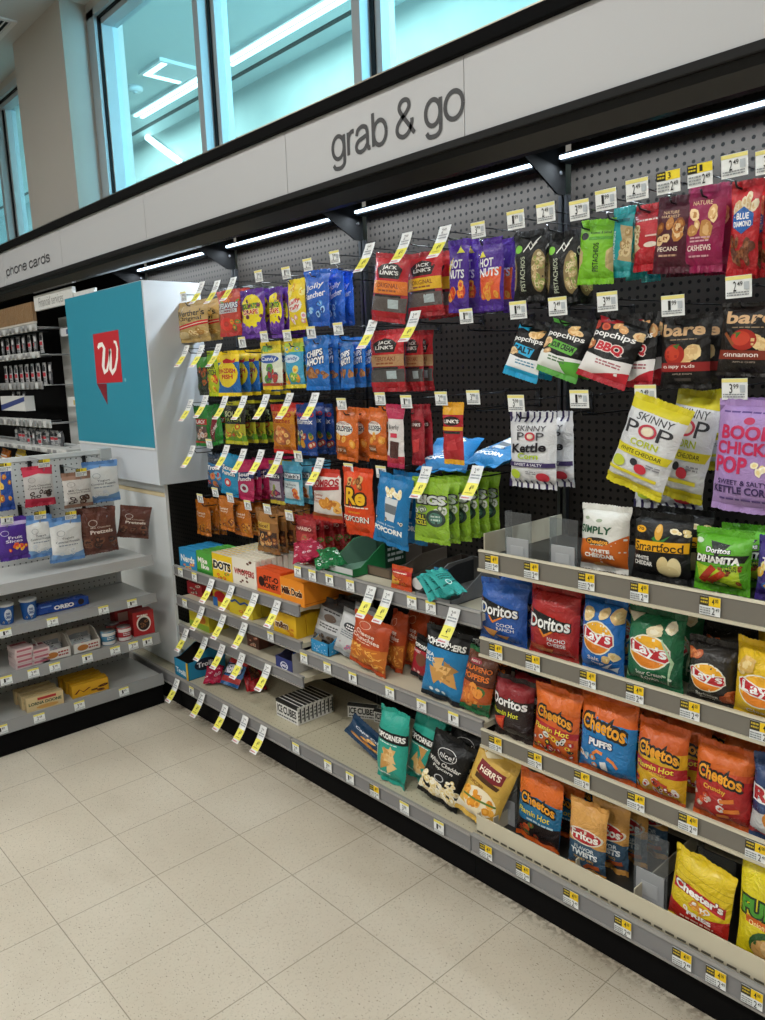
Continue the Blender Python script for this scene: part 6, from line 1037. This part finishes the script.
box_row('yellow and lime candy box on the third shelf', (190, 612, 209, 636), ZS3, 2, '#cfc02a', [('E', .6, .6, .25, .25, '#c8762c'), ('R', 0, 0, 1, .35, '#8fae3a')], Y=1.09, d=.05)
box_row('small brown wafer box on the third shelf', (247, 636, 259, 650), ZS3, 2, '#5a3428', [('S', .1, .1, .9, .9, 7, .14, ['#b85a3a', '#e0c8b0'], 'b')], Y=1.12, d=.05)
open_tray('display_tray', 'dark blue opened carton on the third shelf', 'carton', (atY(291, 665, 1.09).x + .01, 1.13, ZS3 + .0006), .115, .16, .085, '#25306e', items=[('O', .5, .45, .22, .3, .2, '#d8dcea'), ('T', 'OREO', .3, .35, .7, .55, '#e8e8f0', {'b': .06})], side=[('R', 0, 0, 1, 1, '#b8b8b8')], inner='#3a3850', hf=.055)
place_bag('minibag', 'small red candy packet inside the dark blue carton', atY(291, 655, 1.13).x + .01, 1.13, ZS3 + .012, .08, .07, .02, rot=(-.4, 0, 0), name='candy_packet', cat='candy packet', NX=8, NY=9)
open_tray('display_tray', 'turquoise opened candy carton at the left end of the base shelf', 'carton', (atY(195, 668, 1.06).x - .02, 1.10, ZC), .13, .20, .135, '#1f86b0', rotz=0, items=[('T', 'Trolli', .08, .2, .8, .5, '#e8eef2', {'b': .06, 'lift': -.04}), ('R', .86, 0, 1, 1, '#d8b43a')], side=[('E', .45, .45, .28, .22, '#1c2a3a'), ('T', 'Trolli', .24, .36, .66, .54, '#e8eef2', {'b': .06})], inner='#2a2420', hf=.085)
lie('gum', 'red and blue crunchy candy bag leaning on the base shelf', 229, 688, ZC, .13, .15, .035, -.65, .15, 'candy_bag')
lie('redpack', 'red candy packet lying flat on the base shelf', 257, 692, ZC, .09, .2, .03, -1.2, 1.15, 'candy_packet')
lie('pinkpack', 'pale pink packet lying beside the turquoise carton', 212, 684, ZC, .08, .14, .02, -1.35, .9, 'candy_packet')
def stripe_box(S, x, y, z, rz=0, w=.155, h=.062, d=.019, i=0):
    return carton('candy_box', S, 'candy box', (x, y, z), w, d, h, '#e2e2de', [('T', 'ICE', .06, .3, .3, .75, '#1c1c1e', {'b': .06}), ('T', 'CUBES', .34, .3, .94, .75, '#1c1c1e', {'b': .06}), ('Z', .05, .06, .95, .22, 1, '#444'), ('R', 0, .84, 1, 1, '#1c1c1e')], rotz=rz, lid='#141416', side=[('R', .55, .1, .9, .9, '#3a3a3c'), ('Z', .05, .2, .5, .8, 3, '#3a3a3c')])
pa = atZ(281, 706, ZC + .06); pb = atZ(305, 727, ZC); 
bx = atY(301, 716, 1.09).x
for i in range(9):
    s = stripe_box('striped black and white box in the stacked block, ' + (ORD[i] + ' from the front' if i else 'front one'), bx - .07, 1.08 + i * .0205, ZC + .0004, 0, .15, .075); s['group'] = 'striped black and white boxes in a block'
stripe_box('striped black and white box lying tilted behind the block', bx + .14, 1.30, ZC + .0004, .5, .13, .06)
stripe_box('striped black and white box leaning at the back, right one', bx + .26, 1.33, ZC + .0004, .25, .13, .055)
M_LIN = clear('clear_tray', '#e0ddd2', .08)

# ------------------------------------------------------------------ left gondola products (facing +x)
def BX(dk, S, box, n=1, X=-1.66, T=.03, dX=.035, rot=(0, 0, PI / 2), Zd=None, **k):
    u0, v0, u1, v1 = box; vm = (v0 + v1) / 2; um = (u0 + u1) / 2
    Y0 = atX(u0, vm, X).y; Y1 = atX(u1, vm, X).y; Zt = atX(um, v0, X).z; Zb = Zd if Zd is not None else atX(um, v1, X).z
    return place_bag(dk, S, X, (Y0 + Y1) / 2, Zb, Y1 - Y0, Zt - Zb, T, n, dX, rot, dirv=(-1, 0), jit=0, **k)
BX('minibag', 'yellow and blue snack bag at the left edge', (-10, 465, 13, 511), 2)
BX('pretzelpink', 'white and pink chocolate pretzel bag', (23, 466, 54, 506), 1, X=-1.70)
BX('pretzelbrown', 'white and brown chocolate pretzel bag', (62.5, 472, 92, 507), 1, X=-1.66)
BX('yogurtblue', 'white and blue yogurt pretzel bag on the upper hooks', (85, 461, 119, 502), 2, X=-1.70)
BX('purplegummy', 'purple fruit slice gummy bag', (-2, 518, 28, 560), 2, X=-1.63)
BX('yogurtblue', 'white and blue yogurt pretzel bag, left one on the lower hooks', (25.5, 516, 54, 557), 2, X=-1.63)
BX('yogurtblue', 'white and blue yogurt pretzel bag, right one on the lower hooks', (50, 517, 83, 561), 2, X=-1.61)
BX('brownpretzel', 'brown chocolate pretzel bag hanging straight', (82, 508, 117, 553), 3, X=-1.62)
BX('brownpretzel', 'brown chocolate pretzel bag tilted at the end', (116, 506, 146, 538), 1, X=-1.66, rot=(0, .2, PI / 2 - .2))
for (u, v, k_, w_, xx) in ((5, 469, 'pegy', 'the yellow and blue bags', -1.64), (44, 465, 'pegy', 'the pink pretzel bag', -1.68), (81, 474, 'pegy', 'the brown and white pretzel bag', -1.64), (7, 522, 'peg', 'the purple gummy bags', -1.61), (40, 517, 'pegy', 'the left blue yogurt bags', -1.61), (70.6, 517, 'pegy', 'the right blue yogurt bags', -1.59), (107, 512, 'none', 'the brown pretzel bags', -1.6), (100, 462, 'none', 'the upper blue yogurt bags', -1.68)):
    p = atX(u, v, xx); hook(u, v, k_, w_, at=p, dirn=(1, 0), back=p.x - GB, colr='#8a8d90', label='grey peg hook on the white gondola holding ' + w_, w=.05, h=.036)
# cups, biscuits, cans
def cup(S, u, v, X, Z, h=.085, r=.034):
    p = atX(u, v, X); t = thing('snack_cup', S, 'cup', (X, p.y, Z)); m = MB(); n = 20
    pr = [(r * .78, 0), (r * .8, .003), (r, h - .006)]
    vs = []; fs = []
    for (rr, zz) in pr:
        for i in range(n): a = 2 * PI * i / n; vs.append((rr * math.cos(a), rr * math.sin(a), zz))
    for j in range(2):
        for i in range(n): fs.append((j * n + i, j * n + (i + 1) % n, (j + 1) * n + (i + 1) % n, (j + 1) * n + i))
    fs.append(tuple(range(n))); m.add(vs, fs, mat('#1d5ca8', 'card'), True)
    def sf(x, y, o):
        a = (x - .5) * 2.2; rr = r * (.8 + .2 * y) + o; return Vector((math.cos(a) * rr, math.sin(a) * rr, .003 + y * (h - .009)))
    lay(m, [('E', .5, .5, .22, .34, '#dfe8f0'), ('T', 'mini', .38, .5, .62, .68, '#1d4a90', {'b': .05}), ('T', 'OREO', .34, .3, .66, .46, '#1d4a90', {'b': .08}), ('S', .1, .05, .9, .2, 8, .05, ['#2a1c18', '#e8e4e0'], 'b')], 1, 1, sf, 1, 12, 1, 'ink', .0004)
    m.build('body', t)
    m = MB(); m.tube([(0, 0, h - .007), (0, 0, h), (0, 0, h + .003)], [r + .002, r + .002, r * .9], mat('#e2e6e8', 'plastic'), 20); m.build('lid', t)
ZG2, ZG3, ZG4, ZG1 = .5395, .3445, .1415, .7215
cup('blue snack cup with white lid, left one', 6, 615, -1.60, ZG2); cup('blue snack cup with white lid, beside the biscuit packet', 28.5, 607, -1.60, ZG2)
p = atX(63, 605, -1.59); t = thing('biscuit_packet', 'blue biscuit packet with white letters', 'biscuit packet', (-1.59, p.y, ZG2))
m = MB(); L_ = .105; bm_ = MB()
m.box((-.045, -L_, .0), (.0, L_, .05), mat('#1f4aa4', 'foil'), bev=.008)
lay(m, [('T', 'OREO', .3, .16, .74, .66, '#f2f4f8', {'b': .09, 'oc': '#16306c', 'ow': .14}), ('E', .9, .5, .07, .36, '#20181c'), ('R', .02, .7, .25, .86, '#6a90d0')], 1, 1, lambda x, y, o: Vector((.0004 + o, (x - .5) * 2 * L_ * .95, .006 + y * .038)), 1, 1, 1, 'ink', .0002)
m.build('wrapper', t)
for s in (-1, 1): q = MB(); q.box((-.04, s * L_ - .002, .004), (-.004, s * (L_ + .012), .042), mat('#1f4aa4', 'foil'), bev=.0015); q.build('end_fold', t)
for r in range(4):
    for cidx, (u, v) in enumerate(((20, 660), (30, 664))):
        if cidx and r == 3: continue
        p = atX(u, v, -1.60 - .0); c = carton('snack_pack', 'pink and white snack pack in the ' + ('left' if cidx == 0 else 'right') + ' stack, ' + ['lowest', 'second lowest', 'third lowest', 'topmost'][r], 'snack pack', (-1.585 + r * .002, p.y + .0 + cidx * .03, ZG3 + r * .0232 + .0006), .075, .09, .022, '#d8c4c4', [('R', .1, .3, .9, .7, '#b86a78')], rotz=PI / 2 + (.05 * (r % 2)), top=[('R', .06, .1, .94, .9, '#8a3a44')], lid='#c8b0b0'); c['group'] = 'pink and white snack packs in two stacks'
def wtray(S, u, v, w, items2):
    p = atX(u, v, -1.56); o = open_tray('display_tray', S, 'tray', (-1.595, p.y, ZG3 + .0006), w, .11, .085, '#dedad2', rotz=PI / 2, inner='#b8b0a4', hf=.045, items=[('E', .35, .5, .2, .3, '#b8763a'), ('Z', .55, .2, .9, .8, 2, '#a03a3a')]); return p
p1_ = wtray('white display tray with wrapped biscuits, left one', 55, 652, .125, 0); p2_ = wtray('white display tray with wrapped biscuits, right one', 85, 642, .125, 0)
for j, pp in enumerate((p1_, p2_)):
    for i in range(4):
        place_bag('whitesnack', 'white wrapped biscuit in the %s white tray, %s' % (('left', 'right')[j], ('front', 'second', 'third', 'back')[i]), -1.575 - i * .018, pp.y - .01 + .006 * i, ZG3 + .012 + i * .006, .10, .07, .014, rot=(-.9, 0, PI / 2), name='wrapped_biscuit', cat='biscuit', group='wrapped biscuits in white trays', NX=6, NY=7)
def can(S, u, v, X, Z, c1, c2, z0=0):
    p = atX(u, v, X); t = thing('snack_can', S, 'can', (X, p.y, Z)); m = MB(); r = .032; h = .062
    m.tube([(0, 0, 0), (0, 0, h)], r, mat(c1, 'card'), 20)
    lay(m, [('R', .0, .05, 1, .3, c2), ('R', 0, .7, 1, .95, c2), ('Z', .3, .4, .7, .65, 2, '#e8e8e8')], 1, 1, lambda x, y, o: Vector((math.cos((x - .5) * 2.6) * (r + o), math.sin((x - .5) * 2.6) * (r + o), y * h)), 1, 12, 1, 'ink', .0004)
    m.build('body', t); m = MB(); m.tube([(0, 0, h + .0002), (0, 0, h + .003)], [r * .96, r * .96], mat('#c8ccce', 'metal'), 20); m.build('lid', t)
can('blue and white can beside the white trays', 108, 637, -1.57, ZG3, '#4a86a8', '#e0e0dc'); can('red and white can beside the red carton', 124, 633, -1.57, ZG3, '#b83038', '#e0d8d4')
can('dark can standing behind the blue and white can', 112, 626, -1.66, ZG3, '#3a4450', '#8a3a34')
p = atX(146, 622, -1.55); carton('candy_box', 'red carton with black round picture', 'box', (-1.59, p.y - .005, ZG3 + .0006), .10, .07, .115, '#b3262a', [('E', .5, .5, .34, .34, '#e6ddd6'), ('E', .5, .48, .28, .27, '#2a1c18'), ('S', .3, .35, .7, .6, 8, .08, ['#8a5a3a', '#3a2018'], 'b'), ('Z', .2, .78, .7, .9, 1, W)], rotz=PI / 2 - .12)
p = atX(128, 612, -1.68); carton('candy_box', 'red carton behind the cans', 'box', (-1.70, p.y, ZG3 + .0006), .14, .06, .11, '#9a2228', [('R', .1, .5, .9, .9, '#c8a8a0')], rotz=PI / 2)
LD = [('T', 'LORNA DOONE', .06, .4, .94, .62, '#2a4a34', {'b': .06}), ('E', .55, .2, .3, .14, '#d0a05a'), ('R', .3, .72, .8, .9, '#b83434')]
for i in range(4):
    p = atX(45.5, 702, -1.54); c = carton('biscuit_box', 'cream shortbread box with green letters, ' + ['front one', 'second from the front', 'third from the front', 'rearmost'][i], 'biscuit box', (-1.555 - i * .042, p.y - .006 * (i % 2), ZG4 + .0006), .155, .034, .062, '#d9c393', LD, rotz=PI / 2 - .06, top=[('R', .1, .2, .9, .8, '#c8a86a')]); c['group'] = 'cream shortbread boxes'
for i in range(5):
    p = atX(90, 688, -1.55); c = carton('biscuit_box', 'yellow chocolate wafer box, ' + ['front one', 'second from the front', 'third from the front', 'fourth from the front', 'rearmost'][i], 'biscuit box', (-1.555 - i * .036, p.y + .006 * (i % 2), ZG4 + .0006), .165, .029, .058, '#d9a41e', [('L', [(.08, .3), (.2, .6), (.3, .35), (.48, .6)], .07, '#6a2c14'), ('S', .5, .1, .92, .5, 5, .12, ['#3a1c10', '#7a4a24'], 'b')], rotz=PI / 2 - .04, top=[('R', .05, .1, .95, .45, '#3a2414'), ('R', .05, .55, .95, .8, '#e8b82a')]); c['group'] = 'yellow chocolate wafer boxes'

# ------------------------------------------------------------------ far section of the wall, left of the column
fx0, fx1 = -6.2, -2.36
r = thing('gondola_bay', 'black wall fixture with gift cards at the far left', 'shelving', ((fx0 + fx1) / 2, 1.45, 0)); h = (fx1 - fx0) / 2
m = MB(); m.box((-h, .0, .1), (h, .01, 2.28), M_BLACK); m.build('back_panel', r); m = MB(); m.box((-h, -.45, 0), (h, .01, .1), M_BLACK); m.build('kick_plate', r)
m = MB(); m.box((h - .88, -.16, .1), (h - .45, -.15, 1.94), mat('#b9bbb8', 'paint')); m.build('white_upright_panel', r)
def fshelf(label, z, hr, c, D=.22, deck=True, xr=-2.965, yf=1.05):
    t = thing('shelf', label, 'shelf', ((fx0 + xr) / 2, yf, z)); hh = (xr - fx0) / 2
    m = MB(); m.box((-hh, 0, 0), (hh, .008, hr), mat(c, 'plastic')); lay(m, [('R', x / 40 + .004, .15, x / 40 + .02, .85, '#8a8c8e' if x % 3 else '#c8caca') for x in range(40)], 2 * hh, hr, lambda x, y, o: Vector(((x - .5) * 2 * hh, -o, y * hr)), 1, 1, 1, 'ink', .0004); m.build('label_rail', t)
    m = MB()
    if deck: m.box((-hh, .0085, hr - .012), (hh, D, hr - .002), mat('#c8cac8', 'paint'))
    else:
        for i in range(13): m = MB(); x_ = -hh + (i + .5) * hh / 6 if i < 12 else hh - .005; m.tube([(x_, .009, hr * .5), (x_, D, hr * .5)], .003, mat('#c0c2c4', 'metal'), 5); m.build('wire_arm', t)
    if deck: m.build('deck', t)
fshelf('thin card rail under the brown sign at the far left', 1.845, .04, '#b9bab8', deck=False); fshelf('second card rail of the far left section', 1.69, .035, '#d0d1cf', deck=False); fshelf('grey card rail in the middle of the far left section', 1.505, .045, '#9a9b9a', deck=False)
fshelf('white card rail above the empty black wall', 1.275, .05, '#c6c8c6', deck=False, xr=-2.9); fshelf('white shelf above the low gondola at the far left', 1.13, .03, '#d6d7d5', deck=True, xr=-2.64, yf=1.03)
t = thing('section_sign', 'brown section sign with pale band at the far left', 'sign', (-3.9, 1.05, 1.90)); m = MB(); m.box((-.9, 0, 0), (.91, .02, .11), mat('#8c6f50', 'satin')); m.build('board', t)
m = MB(); m.prism([(0.001, -.0), (.02, -.0), (.02, -.012), (.001, -.012)], 'x', -.9, .91, mat('#c9c4ba', 'satin')); m.build('lower_band', t)
t = thing('section_sign', 'white section sign reading Financial services', 'sign', (-2.9, 1.06, 1.955)); m = MB(); m.box((-.075, 0, 0), (.50, .02, .083), mat('#d8d9d6', 'satin')); m.build('board', t)
m = MB(); vs, fs, a0, a1, b0, b1 = text_mesh('Financial services', -.002); m.add([(-.0 + (x - a0) * .37 / (a1 - a0), -.0008, .016 + (y - b0) * .05 / (b1 - b0)) for x, y in vs], fs, mat('#8a8c8a', 'ink')); m.build('lettering', t, fix=False)
t = thing('section_sign', 'thin white dotted sign strip beside the poster', 'sign', (-2.38, 1.07, 1.975)); m = MB(); m.box((-.02, 0, 0), (.24, .015, .03), mat('#d8d9d6', 'satin')); m.build('board', t); m = MB(); m.box((-.02, -.001, .0), (.24, -.0002, .004), mat('#9a9c9a', 'satin')); m.build('edge', t)
# little rails on the white panel
for i, (z, lab, yl) in enumerate(((1.80, 'navy labelled rail beside the poster, upper', 1), (1.40, 'white labelled rail beside the poster, lower', 0))):
    t = thing('label_rail', lab, 'rail', (-2.72, 1.13, z)); m = MB(); m.box((-.08, 0, 0), (.34, .012, .045 + .01 * i), mat('#d2d3d0' if i else '#c6c8cc', 'plastic')); lay(m, [('R', .2, .2, .8, .8, '#4a5678' if not i else '#b8a868')], .42, .05, lambda x, y, o: Vector(((x - .5) * .42 + .13, -o, y * .045)), 1, 1, 1, 'ink', .0004); m.build('rail', t); m = MB(); m.tube([(-.06, .012, .02), (-.06, .16, .02)], .004, mat('#c0c2c4', 'metal'), 5); m.tube([(.3, .012, .02), (.3, .16, .02)], .004, mat('#c0c2c4', 'metal'), 5); m.build('arms', t)
cp = 0
PC = [('card_packet', 'cardpack'), ('card_packet', 'cardpackdark')]
for row, (zt, us, hh) in enumerate(((1.835, range(0, 11), .115), (1.66, range(0, 12), .13), (1.24, range(0, 4), .11), (1.49, range(0, 4), .11))):
    for i in us:
        x = -3.72 + i * .068 + (.3 if row == 2 else 0) + (.1 if row == 3 else 0)
        place_bag(PC[(i * 7 + row) % 3 == 0][1], 'small %s card packet on the %s far left rail, %s' % (('grey', 'dark')[(i * 7 + row) % 3 == 0], ('top', 'second', 'white', 'third')[row], ['leftmost'] + [ORD[q] + ' from left' for q in range(1, 12)][i - 1:i] * 1 if False else ('leftmost' if i == 0 else ORD[i] + ' from left')), x, 1.09 + .01 * (i % 3), zt - hh, .055, hh, .012, name='card_packet', cat='card packet', group='card packets of the far left section', NX=4, NY=5)
# rows of packed items on the two lowest far shelves
for i in range(13):
    x = -3.72 + i * .065; c = PC[i % 3 == 0][1]
    place_bag(c, '%s packet standing on the white far left shelf, %s' % (('grey', 'dark')[i % 3 == 0], 'leftmost' if i == 0 else (ORD[i] if i < 12 else 'thirteenth') + ' from left'), x, 1.12, 1.162, .06, .09, .03, name='boxed_item', cat='packet', group='packets on the white far left shelf', NX=4, NY=5)
for i, (u, c, S) in enumerate(((3, '#c8701c', 'orange packet behind the white gondola top'), (18, '#d8b83a', 'yellow packet behind the white gondola top'), (52, '#2a8a4a', 'green packet behind the white gondola top'), (70, '#2a4a5c', 'dark teal packet behind the white gondola top'))):
    DES['f%d' % i] = dict(c=c, k='foil', d=[('Z', .1, .2, .9, .8, 3, '#e8e4d8')])
    p = atY(u, 452, 1.10); place_bag('f%d' % i, S, p.x, 1.10, p.z - .1, .16, .12, .05, rot=(-.2, .1, 0), name='snack_packet', cat='packet')
t = thing('shelf', 'shelf behind the white gondola holding coloured packets', 'shelf', (-3.3, 1.05, .98)); m = MB(); m.box((-1.4, 0, 0), (.66, .22, .02), M_WHITE); m.build('deck', t); m = MB(); m.box((-1.4, -.008, -.01), (.66, -.0005, .028), M_WHITE); m.build('lip', t)
t = thing('card_box', 'white and blue box on the far left card rail', 'box', (-3.45, 1.06, 1.40)); m = MB(); m.box((-.35, 0, -.03), (.12, .06, .06), mat('#d0d2d0', 'card')); lay(m, [('P', [(0, .0), (1, .7), (1, 1), (0, .4)], '#3a4880')], .47, .09, lambda x, y, o: Vector(((x - .5) * .47 - .115, -o, y * .09 - .03)), 1, 1, 1, 'ink', .0004); m.build('body', t); m = MB(); m.box((-.35, .001, .0602), (.12, .06, .064), mat('#e0e0de', 'card')); m.build('lid', t)

# ------------------------------------------------------------------ colour management
vs = scn.view_settings; vs.view_transform = 'Standard'; vs.look = 'None'; vs.exposure = EXPO; vs.gamma = 1; vs.use_curve_mapping = False
scn.cycles.use_adaptive_sampling = True if hasattr(scn, 'cycles') else False
# label check: 4 to 16 words
seen = {}
for o in scn.objects:
    if o.parent is None and o.get('label'):
        n = len(o['label'].split())
        if n < 4 or n > 16: print('LABELLEN', n, o['label'])
        seen.setdefault(o['label'], []).append(o)
for k, v in seen.items():
    if len(v) > 1: print('DUPLABEL', len(v), k)
